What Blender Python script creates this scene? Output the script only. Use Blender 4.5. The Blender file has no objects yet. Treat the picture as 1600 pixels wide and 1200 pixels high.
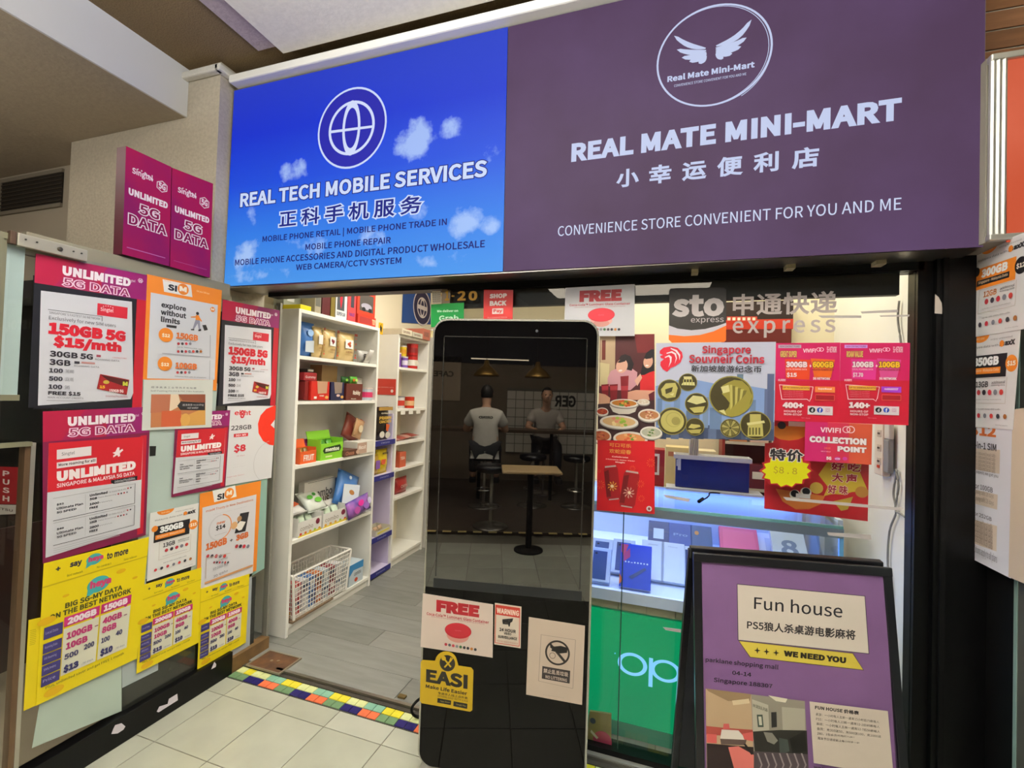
import bpy, bmesh, math, random
from mathutils import Vector, Matrix, Quaternion
random.seed(7)
SC = bpy.context.scene
COL = SC.collection
R = math.radians
# ------------------------------------------------------------------ camera
FPX = 720.85                                   # focal length for a frame 1600 wide
YAW, PITCH, ROLL = R(-18.319), R(1.1985), R(1.8834)
CAM = Vector((0, 0, 1.5))
_f = Vector((math.sin(YAW)*math.cos(PITCH), math.cos(YAW)*math.cos(PITCH), math.sin(PITCH)))
_r0 = Vector((math.cos(YAW), -math.sin(YAW), 0)); _u0 = _r0.cross(_f)
_r = _r0*math.cos(ROLL) + _u0*math.sin(ROLL)
_u = _u0*math.cos(ROLL) - _r0*math.sin(ROLL)
cam = bpy.data.cameras.new('camera'); camo = bpy.data.objects.new('camera', cam); COL.objects.link(camo)
cam.sensor_width = 36; cam.lens = 36*FPX/1600; cam.clip_start = .02
camo.matrix_world = Matrix(((_r.x, _u.x, -_f.x, CAM.x), (_r.y, _u.y, -_f.y, CAM.y), (_r.z, _u.z, -_f.z, CAM.z), (0, 0, 0, 1)))
SC.camera = camo
# ------------------------------------------------------------------ light and exposure
SC.view_settings.view_transform = 'Standard'; SC.view_settings.look = 'None'
SC.view_settings.gamma = 1; SC.view_settings.exposure = 0; SC.view_settings.use_curve_mapping = False
W = bpy.data.worlds.new('world'); SC.world = W; W.use_nodes = True
W.node_tree.nodes['Background'].inputs[0].default_value = (.93, .93, .9, 1)
W.node_tree.nodes['Background'].inputs[1].default_value = .3
def area(name, loc, sx, sy, power, col, rot=(0, 0, 0)):
    l = bpy.data.lights.new(name, 'AREA'); l.shape = 'RECTANGLE'; l.size = sx; l.size_y = sy; l.energy = power; l.color = col
    o = bpy.data.objects.new(name, l); o.location = loc; o.rotation_euler = rot; COL.objects.link(o); return o
area('mall_ceiling_light', (-.9, .75, 3.1), .9, .3, 14, (.97, 1, 1))
area('mall_ceiling_light', (.5, -.5, 3.1), .9, .6, 15, (.97, 1, 1))
area('mall_ceiling_light', (-3.3, .6, 2.85), .8, .8, 6, (1, .95, .86))
area('cafe_ceiling_light', (-.5, -2.2, 2.9), 2.0, .6, 40, (1, .88, .7))
area('shop_ceiling_light', (-1.3, 2.95, 2.75), .5, 1.2, 30, (1, .96, .87))
area('shop_ceiling_light', (.1, 2.5, 2.75), 1.1, .4, 17, (1, .93, .76))
area('added_fill_light', (-.3, .35, 2.8), 1.8, .2, 150, (.98, .98, .96), (math.pi, 0, 0))  # added unseen uplight that brightens the ceiling
area('added_fill_light', (-1.6, -1.2, 2.95), 1.6, .12, 12, (.98, 1, 1), (R(62), 0, 0))  # added soft fill from behind the camera, no fitting seen
area('added_fill_light', (-3.2, -.4, 2.3), 1.6, .4, 46, (1, .95, .86), (math.pi, 0, 0))  # added upward fill for the left soffit, out of view
# ------------------------------------------------------------------ materials
_M = {}
def lin(c): return c/12.92 if c <= .04045 else ((c+.055)/1.055)**2.4
def rgb(h):
    h = h.lstrip('#'); return tuple(lin(int(h[i:i+2], 16)/255) for i in (0, 2, 4)) + (1,)
def M(h, rough=.5, metal=0, emit=0, spec=.5, ior=1.5, noise=0, scale=30, bump=0, coat=0, h2=None, stretch=None, trans=0):
    if not isinstance(h, str): return h
    k = (h, rough, metal, emit, spec, ior, noise, scale, bump, coat, h2, stretch)
    if k in _M: return _M[k]
    m = bpy.data.materials.new('paint_' + h.lstrip('#')); m.use_nodes = True; nt = m.node_tree; b = nt.nodes['Principled BSDF']
    b.inputs['Base Color'].default_value = rgb(h); b.inputs['Roughness'].default_value = rough; b.inputs['Metallic'].default_value = metal
    b.inputs['Specular IOR Level'].default_value = spec; b.inputs['IOR'].default_value = ior; b.inputs['Coat Weight'].default_value = coat
    if emit:
        b.inputs['Emission Color'].default_value = rgb(h); b.inputs['Emission Strength'].default_value = emit
        b.inputs['Base Color'].default_value = tuple(x*.05 for x in rgb(h)[:3]) + (1,); b.inputs['Specular IOR Level'].default_value = .12; b.inputs['Roughness'].default_value = .6
    if noise or bump or h2:
        tc = nt.nodes.new('ShaderNodeTexCoord'); mp = nt.nodes.new('ShaderNodeMapping'); n = nt.nodes.new('ShaderNodeTexNoise')
        nt.links.new(tc.outputs['Object'], mp.inputs[0]); nt.links.new(mp.outputs[0], n.inputs['Vector'])
        if stretch: mp.inputs['Scale'].default_value = stretch
        n.inputs['Scale'].default_value = scale; n.inputs['Detail'].default_value = 5
        if noise or h2:
            mx = nt.nodes.new('ShaderNodeMix'); mx.data_type = 'RGBA'
            c = rgb(h); c2 = rgb(h2) if h2 else tuple(x*(1-noise) for x in c[:3]) + (1,)
            mx.inputs[6].default_value = c; mx.inputs[7].default_value = c2
            rp = nt.nodes.new('ShaderNodeMapRange'); rp.inputs[1].default_value = .35; rp.inputs[2].default_value = .65
            nt.links.new(n.outputs[0], rp.inputs[0]); nt.links.new(rp.outputs[0], mx.inputs[0]); nt.links.new(mx.outputs[2], b.inputs['Emission Color' if emit else 'Base Color'])
            if 0: nt.links.new(mx.outputs[2], b.inputs['Emission Color'])
        if bump:
            bp = nt.nodes.new('ShaderNodeBump'); bp.inputs['Strength'].default_value = bump; bp.inputs['Distance'].default_value = .004
            nt.links.new(n.outputs[0], bp.inputs['Height']); nt.links.new(bp.outputs[0], b.inputs['Normal'])
    _M[k] = m; return m
def glass_mat(name, tint, refl=1.0, haze=0.0):
    m = bpy.data.materials.new(name); m.use_nodes = True; nt = m.node_tree; nt.nodes.clear()
    out = nt.nodes.new('ShaderNodeOutputMaterial'); mix = nt.nodes.new('ShaderNodeMixShader'); fr = nt.nodes.new('ShaderNodeFresnel')
    t = nt.nodes.new('ShaderNodeBsdfTransparent'); g = nt.nodes.new('ShaderNodeBsdfGlossy')
    t.inputs[0].default_value = tint; g.inputs['Roughness'].default_value = .01; g.inputs[0].default_value = (refl, refl, refl, 1); fr.inputs[0].default_value = 1.45
    ge = nt.nodes.new('ShaderNodeNewGeometry'); mm = nt.nodes.new('ShaderNodeMath'); mm.operation = 'SUBTRACT'; mm.inputs[0].default_value = 1; nt.links.new(ge.outputs['Backfacing'], mm.inputs[1])   # mirror only the outer face of each pane
    m3 = nt.nodes.new('ShaderNodeMath'); m3.operation = 'MULTIPLY'; nt.links.new(fr.outputs[0], m3.inputs[0]); nt.links.new(mm.outputs[0], m3.inputs[1]); nt.links.new(m3.outputs[0], mix.inputs[0]); nt.links.new(t.outputs[0], mix.inputs[1]); nt.links.new(g.outputs[0], mix.inputs[2])
    last = mix.outputs[0]
    if haze:
        d = nt.nodes.new('ShaderNodeBsdfDiffuse'); d.inputs[0].default_value = (.6, .62, .6, 1); m2 = nt.nodes.new('ShaderNodeMixShader'); m2.inputs[0].default_value = haze
        nt.links.new(last, m2.inputs[1]); nt.links.new(d.outputs[0], m2.inputs[2]); last = m2.outputs[0]
    nt.links.new(last, out.inputs[0]); return m
GLASS = glass_mat('clear_glass', (.97, .985, .975, 1)); GLASS_SOFT = glass_mat('thin_counter_glass', (.93, .97, 1, 1), .7); GLASS_SOFT.node_tree.nodes['Fresnel'].inputs[0].default_value = 1.25; GLASS_EDGE = M('#6fae9f', .2)
FILM = glass_mat('clear_film', (.97, .97, .97, 1), .8, .10)
# ------------------------------------------------------------------ object helpers
def tag(o, label=None, cat=None, group=None, kind=None):
    if label: o['label'] = label
    if cat: o['category'] = cat
    if group: o['group'] = group
    if kind: o['kind'] = kind
    return o
def link(o, parent=None):
    COL.objects.link(o)
    if parent: o.parent = parent
    return o
def empty(name, loc, label=None, cat=None, group=None, kind=None, rz=0):
    o = bpy.data.objects.new(name, None); o.location = loc; o.rotation_euler = (0, 0, rz); o.empty_display_size = .05
    link(o); return tag(o, label, cat, group, kind)
def obj(name, bm, mats, parent=None, loc=(0, 0, 0), rot=(0, 0, 0), smooth=False):
    me = bpy.data.meshes.new(name); bm.to_mesh(me); bm.free()
    if not isinstance(mats, (list, tuple)): mats = [mats]
    for m in mats: me.materials.append(m)
    if smooth:
        for p in me.polygons: p.use_smooth = True
    o = bpy.data.objects.new(name, me); o.location = loc; o.rotation_euler = rot
    return link(o, parent)
def box(bm, x0, y0, z0, x1, y1, z1, bev=0, mi=0):
    vs = [bm.verts.new((x, y, z)) for x in (x0, x1) for y in (y0, y1) for z in (z0, z1)]
    fs = [bm.faces.new([vs[i] for i in q]) for q in ((0, 1, 3, 2), (4, 6, 7, 5), (0, 4, 5, 1), (2, 3, 7, 6), (0, 2, 6, 4), (1, 5, 7, 3))]
    for f in fs: f.material_index = mi
    if bev:
        es = list({e for f in fs for e in f.edges})
        r = bmesh.ops.bevel(bm, geom=es, offset=bev, segments=2, affect='EDGES', profile=.5)
        for f in r['faces']: f.material_index = mi
    return bm
def bx(*a, **k): return box(bmesh.new(), *a, **k)
def block(name, a, b, mat, parent=None, bev=0):
    """axis aligned box from corner a to corner b (parent space), its origin at its centre"""
    c = [(a[i]+b[i])/2 for i in range(3)]; h = [abs(a[i]-b[i])/2 for i in range(3)]
    return obj(name, bx(-h[0], -h[1], -h[2], h[0], h[1], h[2], bev=bev), mat, parent, c)
def tube(bm, pts, r, n=8, cap=True, mi=0):
    pts = [Vector(p) for p in pts]; rings = []; up = Vector((0, 0, 1))
    for i, p in enumerate(pts):
        t = (pts[min(i+1, len(pts)-1)] - pts[max(i-1, 0)]).normalized()
        a = t.cross(up if abs(t.z) < .95 else Vector((1, 0, 0))).normalized(); b = t.cross(a)
        rr = r[i] if isinstance(r, (list, tuple)) else r
        rings.append([bm.verts.new(p + a*math.cos(2*math.pi*k/n)*rr + b*math.sin(2*math.pi*k/n)*rr) for k in range(n)])
    for A, B in zip(rings, rings[1:]):
        for k in range(n): bm.faces.new((A[k], A[(k+1) % n], B[(k+1) % n], B[k])).material_index = mi
    if cap:
        bm.faces.new(rings[0][::-1]).material_index = mi; bm.faces.new(rings[-1]).material_index = mi
    return bm
def lathe(bm, prof, n=20, c=(0, 0, 0), mi=0, axis='z'):
    rings = []
    for r, z in prof:
        ring = []
        for k in range(n):
            a = 2*math.pi*k/n; v = (r*math.cos(a), r*math.sin(a), z)
            if axis == 'x': v = (z, v[0], v[1])
            ring.append(bm.verts.new((v[0]+c[0], v[1]+c[1], v[2]+c[2])))
        rings.append(ring)
    for A, B in zip(rings, rings[1:]):
        for k in range(n): bm.faces.new((A[k], A[(k+1) % n], B[(k+1) % n], B[k])).material_index = mi
    bm.faces.new(rings[0][::-1]).material_index = mi; bm.faces.new(rings[-1]).material_index = mi
    return bm
def spline(pts, n=6):
    P = [Vector(p) for p in pts]; out = []
    for i in range(len(P)-1):
        a, b, c, d = P[max(i-1, 0)], P[i], P[i+1], P[min(i+2, len(P)-1)]
        for k in range(n):
            t = k/n; out.append(.5*((2*b)+(c-a)*t+(2*a-5*b+4*c-d)*t*t+(3*b-a-3*c+d)*t**3))
    return out + [P[-1]]
# ------------------------------------------------------------------ real planes of the place, and points on them
def proj(p):
    q = p-CAM; z = q.dot(_f); return 800+FPX*q.dot(_r)/z, 600-FPX*q.dot(_u)/z
class Plane:
    def __init__(s, p, a, b=(0, 0, 1)):
        s.p = Vector(p); s.a = Vector(a).normalized(); s.b = Vector(b).normalized(); s.n = s.a.cross(s.b).normalized()
    def at(s, px, py):
        d = _r*(px-800) - _u*(py-600) + _f*FPX
        return CAM + d*((s.p-CAM).dot(s.n)/d.dot(s.n))
    def shifted(s, h): return Plane(s.p + s.n*h, s.a, s.b)
def LEFT(x): return Plane((x, 0, 0), (0, 1, 0))
def RIGHT(x): return Plane((x, 0, 0), (0, -1, 0))
def FRONT(y): return Plane((0, y, 0), (1, 0, 0))
FLOOR = Plane((0, 0, 0), (1, 0, 0), (0, 1, 0))
# ------------------------------------------------------------------ lettering
_T = {}; _G = {}
try: FONT = bpy.data.fonts.load(bpy.utils.system_resource('DATAFILES', path='fonts') + '/Noto Sans CJK Regular.woff2')      # the sans serif that ships inside Blender
except Exception: FONT = None
LATIN = ''.join(chr(i) for i in range(32, 127) if chr(i) not in '|"#@[]\\^_`{}~;<=>?'); HANZI = '•™一上专业丢乐乱五人价会便充八净利前加务包华卖口可吃后员周味品圾坡垃声外多大天好宵导将小工币幸店影快念手才打折提新旅日时春服末机杀格桌欢止正每清游点热然特狼用申电禁科纪线膜节蛇表请贴超迎运送递通食高麻！，：'
def load_glyphs(chars, res):
    """the outlines and widths of many characters from one text object: a line for each, closed by an upright bar"""
    rows = [''] + list(chars); c = bpy.data.curves.new('t', 'FONT'); c.body = '\n'.join(r+'|' for r in rows); c.resolution_u = res; c.space_line = 2
    own = FONT and ord(chars[0]) < 127; k = 1 if own or not FONT else .3502
    if own: c.font = FONT
    o = bpy.data.objects.new('t', c); COL.objects.link(o); bpy.context.view_layer.update()
    me = bpy.data.meshes.new_from_object(o.evaluated_get(bpy.context.evaluated_depsgraph_get()))
    b = bmesh.new(); b.from_mesh(me); bmesh.ops.remove_doubles(b, verts=b.verts, dist=1e-4); bmesh.ops.recalc_face_normals(b, faces=b.faces)
    for f in b.faces:
        if f.normal.z < 0: f.normal_flip()
    b.verts.index_update(); seen = set(); L = {}
    for v in b.verts:
        if v.index in seen: continue
        st, comp = [v], []; seen.add(v.index)
        while st:
            w = st.pop(); comp.append(w)
            for e in w.link_edges:
                x = e.other_vert(w)
                if x.index not in seen: seen.add(x.index); st.append(x)
        cy = (min(w.co.y for w in comp)+max(w.co.y for w in comp))/2; L.setdefault(round((.35-cy)/2), []).append(comp)
    lsb = min(w.co.x for w in L[0][0]); q = L[0][0]; ix = {w.index: k for k, w in enumerate(q)}
    _G[('|', res)] = ([(w.co.x, w.co.y, 0) for w in q], [tuple(ix[w.index] for w in f.verts) for f in {f for w in q for f in w.link_faces}], .1)
    for i, r in enumerate(rows):
        if not r or i not in L: continue
        bar = max(L[i], key=lambda q: min(w.co.x for w in q)); V, Fc, ix = [], [], {}
        for comp in L[i]:
            if comp is bar: continue
            for w in comp: ix[w.index] = len(V); V.append((w.co.x*k, (w.co.y+2*i)*k, 0))
            Fc += [tuple(ix[w.index] for w in f.verts) for f in {f for w in comp for f in w.link_faces}]
        _G[(r, res)] = (V, Fc, (min(w.co.x for w in bar)-lsb)*k)
    b.free(); bpy.data.objects.remove(o); bpy.data.curves.remove(c); bpy.data.meshes.remove(me)
def glyphs(s, off=0.0, res=2, sp=1.0):
    """flat letters (x, y, rim) and their faces; off > 0 adds a mitred rim that makes them bolder"""
    res = 3
    if FONT: off *= .6
    k = (s, round(off, 4), res, sp)
    if k in _T: return _T[k]
    k0 = (s, 0.0, res, sp)
    if k0 not in _T:
        if ('A', res) not in _G: load_glyphs(HANZI, res); load_glyphs(LATIN, res)
        V, Fc, X, Y = [], [], 0, 0
        for ch in s:
            if ch == '\n': X = 0; Y -= 1; continue
            if (ch, res) not in _G: load_glyphs(ch, res)
            gv, gf, w = _G.get((ch, res), ((), (), .5)); n = len(V)
            V += [(v[0]+X, v[1]+Y, 0) for v in gv]; Fc += [tuple(i+n for i in f) for f in gf]; X += w*sp
        bb = (min(v[0] for v in V), min(v[1] for v in V), max(v[0] for v in V), max(v[1] for v in V)) if V else (0, 0, 1, 1)
        _T[k0] = (V, Fc, bb)
    V, Fc, bb = _T[k0]
    if k == k0: return _T[k0]
    V2 = list(V); F2 = list(Fc); H = {}
    for f in Fc:
        for i, j in zip(f, f[1:]+f[:1]): H[(i, j)] = 1
    nx, pv = {}, {}
    for (i, j) in H:
        if (j, i) not in H: nx.setdefault(i, []).append(j); pv.setdefault(j, []).append(i)
    new = {}
    def nrm(i, j):
        dx_, dy_ = V[j][0]-V[i][0], V[j][1]-V[i][1]; L = math.hypot(dx_, dy_) or 1; return dy_/L, -dx_/L
    for i in nx:
        if len(nx[i]) != 1 or len(pv.get(i, ())) != 1: continue
        a, c = nrm(pv[i][0], i), nrm(i, nx[i][0]); d = max(.35, 1+a[0]*c[0]+a[1]*c[1])
        new[i] = len(V2); V2.append((V[i][0]+(a[0]+c[0])/d*off, V[i][1]+(a[1]+c[1])/d*off, 1))
    for i in new:
        j = nx[i][0]
        if j in new: F2.append((j, i, new[i], new[j]))
    _T[k] = (V2, F2, (bb[0]-off, bb[1]-off, bb[2]+off, bb[3]+off)); return _T[k]
STEP = .00007
class Sheet:
    """a flat printed thing on a real plane; print is laid on it in thin real layers"""
    def __init__(s, name, label, cat, quad, plane, col='#ffffff', thick=.0015, lift=0, group=None, Z=(0, 0, 1), emit=0, rough=.45, mat=None, parent=None, side=None, kind=None):
        s.Z = Z; s.pl = plane.shifted(lift+thick); s.emit = emit; s.rough = rough; s.shapes = {}; s.k = 0; s.part = 'printed_artwork'
        s.Q = [s.P3(p) for p in quad]; s.c = sum(s.Q, Vector())/len(s.Q)
        s.origin = Vector(parent.location) if parent else s.c
        bm = bmesh.new(); n = s.pl.n
        f = [bm.verts.new(q-s.c) for q in s.Q]; b = [bm.verts.new(q-s.c-n*thick) for q in s.Q]
        bm.faces.new(f[::-1]).material_index = 0
        bm.faces.new(b).material_index = 1; N = len(f)
        for i in range(N): bm.faces.new((f[i], f[(i+1) % N], b[(i+1) % N], b[i])).material_index = 1
        bmesh.ops.recalc_face_normals(bm, faces=bm.faces)
        s.o = obj(name, bm, [mat or s.m(col), side or M('#d8d8d8' if col == '#ffffff' else col, .6)], parent, s.c - (Vector(parent.location) if parent else Vector()))
        if not parent: tag(s.o, label, cat, group, kind)
    def m(s, c): return c if not isinstance(c, str) else (M(c, .5, emit=s.emit) if s.emit else M(c, s.rough))
    def P3(s, p): return s.pl.at(s.Z[0]+p[0]*s.Z[2], s.Z[1]+p[1]*s.Z[2])
    def px(s, p): return s.P3(p)-s.c                       # a point of the photograph brought onto this sheet's plane
    def uv(s, p):
        u, v = p; a, b, c, d = s.Q[:4]
        return (a*(1-u)*(1-v)+b*u*(1-v)+c*u*v+d*(1-u)*v)-s.c
    def _add(s, part, verts, faces, col):
        s.k += 1; L = s.shapes.setdefault(part, []); L.append(([v+s.pl.n*(STEP*s.k) for v in verts], faces, s.m(col)))
    def np(s, name): s.part = (name, s.k); return s
    def poly(s, pts, col, f='px'):
        g = getattr(s, f); V = [g(p) for p in pts]; s._add(s.part, V, [tuple(range(len(V)))], col); return s
    def rect(s, x0, y0, x1, y1, col, f='px'): return s.poly([(x0, y0), (x1, y0), (x1, y1), (x0, y1)], col, f)
    def prect(s, x0, y0, x1, y1, col, f='px'):              # upright rectangle of the plane from two opposite corners
        g = getattr(s, f); A, B = g((x0, y1)), g((x1, y0)); w = (B-A).dot(s.pl.a); h = (B-A).dot(s.pl.b)
        s._add(s.part, [A, A+s.pl.a*w, B, A+s.pl.b*h], [(0, 1, 2, 3)], col); return s
    def disc(s, x, y, r, col, f='px', ry=None, n=28, a0=0, a1=360, ring=0, tilt=0, ang=0):
        g = getattr(s, f); c = g((x, y)); rr = abs((g((x+r, y))-c).dot(s.pl.a)); r2 = rr if ry is None else ry*rr
        ca, sa = math.cos(R(ang)), math.sin(R(ang))
        def pt(k, q):
            t = R(a0+(a1-a0)*k/n); X, Y = rr*q*math.cos(t), r2*q*math.sin(t)
            return c + s.pl.a*(X*ca-Y*sa) + s.pl.b*(X*sa+Y*ca)
        if ring:
            V = [pt(k, 1) for k in range(n+1)] + [pt(k, 1-ring) for k in range(n+1)]
            s._add(s.part, V, [(k, k+1, n+2+k, n+1+k) for k in range(n)], col)
        else:
            V = [pt(k, 1) for k in range(n if a1-a0 == 360 else n+1)]; s._add(s.part, V, [tuple(range(len(V)))], col)
        return s
    def text(s, x0, y0, x1, y1, st, col, b=0.0, f='px', out=None, ow=.05, res=2, part='lettering', sp=1.0, hollow=None, hh=None):
        """fit the words on the plane; in px mode the four numbers are the words' extent in the photograph, hh their height at the left end"""
        g = getattr(s, f)
        if f == 'px':
            P, Q = s.P3((x0, y0)), s.P3((x0, y0))+s.pl.a*.01; m = (proj(Q)[1]-proj(P)[1])/(proj(Q)[0]-proj(P)[0])
            A, B = (g((x0, y1)), g((x1, y0))) if m < 0 else (g((x0, y1-min(m*(x1-x0), (y1-y0)*.7))), g((x1, y0+min(m*(x1-x0), (y1-y0)*.7))))
            U = s.pl.a*((B-A).dot(s.pl.a)); Vv = s.pl.b*((B-A).dot(s.pl.b))
            if hh: Vv = s.pl.b*((g((x0, y1-hh))-g((x0, y1))).dot(s.pl.b))
        else: A, B = g((x0, y1)), g((x1, y0)); U = g((x1, y1))-A; Vv = g((x0, y0))-A
        s.letter(A, lambda u, w: A + U*u + Vv*w, Vv.length, st, col, b, out, ow, res, part, sp, hollow); return s
    def letter(s, A, put, height, st, col, b=0, out=None, ow=.05, res=2, part='lettering', sp=1.0, hollow=None):
        if part == 'lettering': part = ('lettering', s.k) if height > .017 and len(st) > 1 else 'small_print'
        sp *= 1+1.3*b
        bb = glyphs(st, b, res, sp)[2]; w, h = max(bb[2]-bb[0], 1e-4), max(bb[3]-bb[1], 1e-4); dn = s.pl.n*(STEP*.55)
        def lay(off, c):
            V, Fc, _ = glyphs(st, off, res, sp); s._add(part, [put((v[0]-bb[0])/w, (v[1]-bb[1])/h) - dn*v[2] for v in V], Fc, c)
        if out: lay(b+ow, out)
        lay(b, col)
        if hollow: lay(max(0, b-ow*.6), hollow)
    def done(s):
        for part, L in s.shapes.items():
            bm = bmesh.new(); mats = []
            for V, Fc, m in L:
                if m not in mats: mats.append(m)
                i = mats.index(m); vs = [bm.verts.new(v) for v in V]
                for fc in Fc:
                    try: bm.faces.new([vs[j] for j in fc]).material_index = i
                    except ValueError: pass
            for fc in bm.faces:
                fc.normal_update()
                if fc.normal.dot(s.pl.n) < 0: fc.normal_flip()
            o = obj(part if isinstance(part, str) else part[0], bm, mats, s.o)
            if part in ('small_print', 'printed_artwork'): o['kind'] = 'stuff'
        return s.o
# ================================================================== THE SETTING
PLASTER = M('#c3b9a6', .9, noise=.12, scale=60, bump=.9, spec=.1)
PLASTER_L = M('#d9d5cb', .85, noise=.06, scale=70, bump=.5, spec=.1)
CEIL = M('#8a7658', .95, noise=.25, scale=160, bump=.8, spec=.05)
WHITE_C = M('#efe9d8', .85, noise=.06, scale=40, bump=.3, spec=.1)
BLACK = M('#060607', .35, spec=.25); BLACKM = M('#050506', .6, spec=.2); ALU = M('#b9b5ab', .32, 1, noise=.1, scale=8, stretch=(1, 1, 14))
WHITE_LAM = M('#eeece4', .4, noise=.03, scale=9)
def S(o, k='structure'): o['kind'] = k; return o
def shared(name, mesh, parent, loc, rot=(0, 0, 0), scale=(1, 1, 1)):
    o = bpy.data.objects.new(name, mesh); o.location = loc; o.rotation_euler = rot; o.scale = scale; return link(o, parent)
# floor of beige tiles
fl = empty('floor', (0, 0, 0), kind='structure')
block('grout', (-2.3, -1.42, -.05), (1.6, 1.955, -.0035), M('#6d675a', .9), fl)
dx, dy = .295, .317
TILE = [M(c, .22, noise=.10, scale=5, spec=.55) for c in ('#b1b2a2', '#abac9c', '#b5b6a7')]
cache = {}
for j in range(-1, 11):
    for i in range(-1, 12):
        x0, x1 = -1.985+dx*(i-1), -1.985+dx*i; y1 = 1.722-dy*j; y0 = y1-dy
        if j == -1: y0, y1 = 1.722, 1.832
        x0 = max(x0, -2.11); x1 = min(x1, 1.3)
        if x1-x0 < .03 or y0 < -1.42: continue
        g = .0018; k = (round(x1-x0, 3), round(y1-y0, 3), random.randrange(3))
        if k not in cache:
            w, h = k[0]/2-g, k[1]/2-g
            me = bpy.data.meshes.new('tile'); b = bx(-w, -h, -.004, w, h, 0, bev=.0012); b.to_mesh(me); b.free(); me.materials.append(TILE[k[2]]); cache[k] = me
        shared('tile', cache[k], fl, ((x0+x1)/2, (y0+y1)/2, 0))
# mosaic border, two rows of coloured glass tiles in pairs
mz = empty('trim_1', (-.6, 1.879, 0), kind='structure')
block('mortar', (-1.49, -.047, -.01), (1.9, .047, .0015), M('#4c4a42', .9), mz)
MC = {k: M(v, .18, noise=.12, scale=25) for k, v in dict(t='#86b8a0', y='#e8dc3c', l='#dfe6a4', n='#241f63', o='#e8744c', g='#6c8d66').items()}
cache = {}
def mtile(c):
    if c not in cache:
        me = bpy.data.meshes.new('mosaic_tile'); b = bx(-.0232, -.0215, -.003, .0232, .0215, .003, bev=.001); b.to_mesh(me); b.free(); me.materials.append(MC[c]); cache[c] = me
    return cache[c]
for i in range(66):
    x = -2.065+.049*i
    shared('mosaic_tile', mtile('lltyty'[0] if i < 0 else 'tyl'[((i+2)//2) % 3] if i > 0 else 'l'), mz, (x+.6, .0235, .0022))
    shared('mosaic_tile', mtile('gno'[(i//2) % 3]), mz, (x+.6, -.0235, .0022))
S(block('trim_2', (-2.1, 1.928, 0), (1.0, 1.950, .006), M('#3b362e', .8)))
S(block('trim_3', (-1.9, 1.951, -.002), (-.96, 1.968, .018), ALU))
# shop floor: grey vinyl planks
sf = empty('floor', (0, 0, 0), kind='structure')
block('underlay', (-2.42, 1.966, -.05), (1.0, 5.1, .007), M('#55534c', .9), sf)
PK = [M(c, .45, noise=.18, scale=3, stretch=(1.2, 9, 1)) for c in ('#858580', '#7f7f79', '#8c8b85', '#7b7b75')]
pm = []
for m in PK:
    me = bpy.data.meshes.new('floor_plank'); b = bx(-.5985, -.0885, -.004, .5985, .0885, .003, bev=.0008); b.to_mesh(me); b.free(); me.materials.append(m); pm.append(me)
for j in range(16):
    for i in range(3):
        x0 = -2.4+1.2*i-(.4*(j*2 % 3)); x1 = min(x0+1.2, .96); xs = max(x0, -2.4)
        if x1-xs < .08: continue
        y = 2.058+.179*j
        if y > 4.95: continue
        shared('floor_plank', pm[(i*3+j*5+j//2) % 4], sf, ((xs+x1)/2, y, .0095), scale=((x1-xs)/1.2, 1, 1))
# corridor floor left of the glass, cafe floor behind the camera
S(block('floor', (-8, -1.42, -.05), (-2.14, 2.6, -.002), M('#a89c86', .5, noise=.1, scale=4)))
cfl = empty('floor', (0, 0, 0), kind='structure')
block('cafe_slab', (-8, -4.4, -.05), (4, -1.42, .03), M('#4a3f36', .5, noise=.2, scale=6), cfl)
for i in range(34):
    block('edge_stripe', (-3.2+.16*i, -1.425, .0305), (-3.2+.16*i+.09, -1.375, .034), M('#d7c27a', .5), cfl)
S(block('floor', (1.3, -1.42, -.05), (4, 1.95, -.002), M('#cfccbd', .3)))
# walls
S(block('wall_front', (-2.265, 1.99, 2.035), (1.25, 2.12, 3.25), PLASTER_L))
S(block('wall_left', (-2.46, 2.12, 0), (-2.40, 5.1, 2.85), M('#f3e9cf', .8)))
S(block('wall_back', (-2.46, 5.1, 0), (-.5, 5.16, 2.85), M('#f3e9cf', .8)))
S(block('wall_back', (-.56, 2.98, 0), (1.0, 3.04, 2.85), M('#efe6c8', .8)))
S(block('wall_back', (-.56, 3.04, 0), (-.5, 5.1, 2.85), M('#f3e9cf', .8)))
S(block('wall_right', (.885, 2.06, 0), (.985, 2.98, 2.85), M('#efece2', .8, noise=.04, scale=5)))
S(block('ceiling', (-2.46, 2.12, 2.82), (1.0, 5.16, 2.9), M('#f1eee4', .8)))
cl = empty('ceiling', (0, 0, 0), kind='structure')
block('rough_ceiling', (-2.52, -4.4, 3.20), (4, 2.0, 3.3), CEIL, cl)
block('painted_strip', (-1.99, -2.4, 3.188), (-1.86, 1.76, 3.2), M('#b7a7a8', .9, noise=.15, scale=90, bump=.6), cl)
block('cream_panel', (-1.86, -2.4, 3.17), (4, 1.79, 3.2), WHITE_C, cl)  # lighter paint stands in for the light on this underside
so = empty('ceiling', (0, 0, 0), kind='structure')
block('soffit', (-8, -4.4, 2.94), (-2.507, 1.779, 3.28), M('#b0a38f', .9, noise=.08, scale=50, bump=.5), so)
block('beam_face', (-2.507, -4.4, 2.94), (-2.495, 1.779, 3.2), M('#dcdcdc', .7), so)  # same paint as the soffit; light on this side put into its colour
block('soffit', (-8, 1.779, 2.94), (-3.462, 2.5, 3.28), M('#b0a38f', .9, noise=.08, scale=50, bump=.5), so)
S(block('trim_4', (-3.3, 1.74, 3.13), (-2.235, 1.779, 3.165), PLASTER_L, bev=.008))
S(block('trim_5', (-2.265, 1.74, 3.13), (-2.225, 1.87, 3.165), PLASTER_L, bev=.008))
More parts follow.
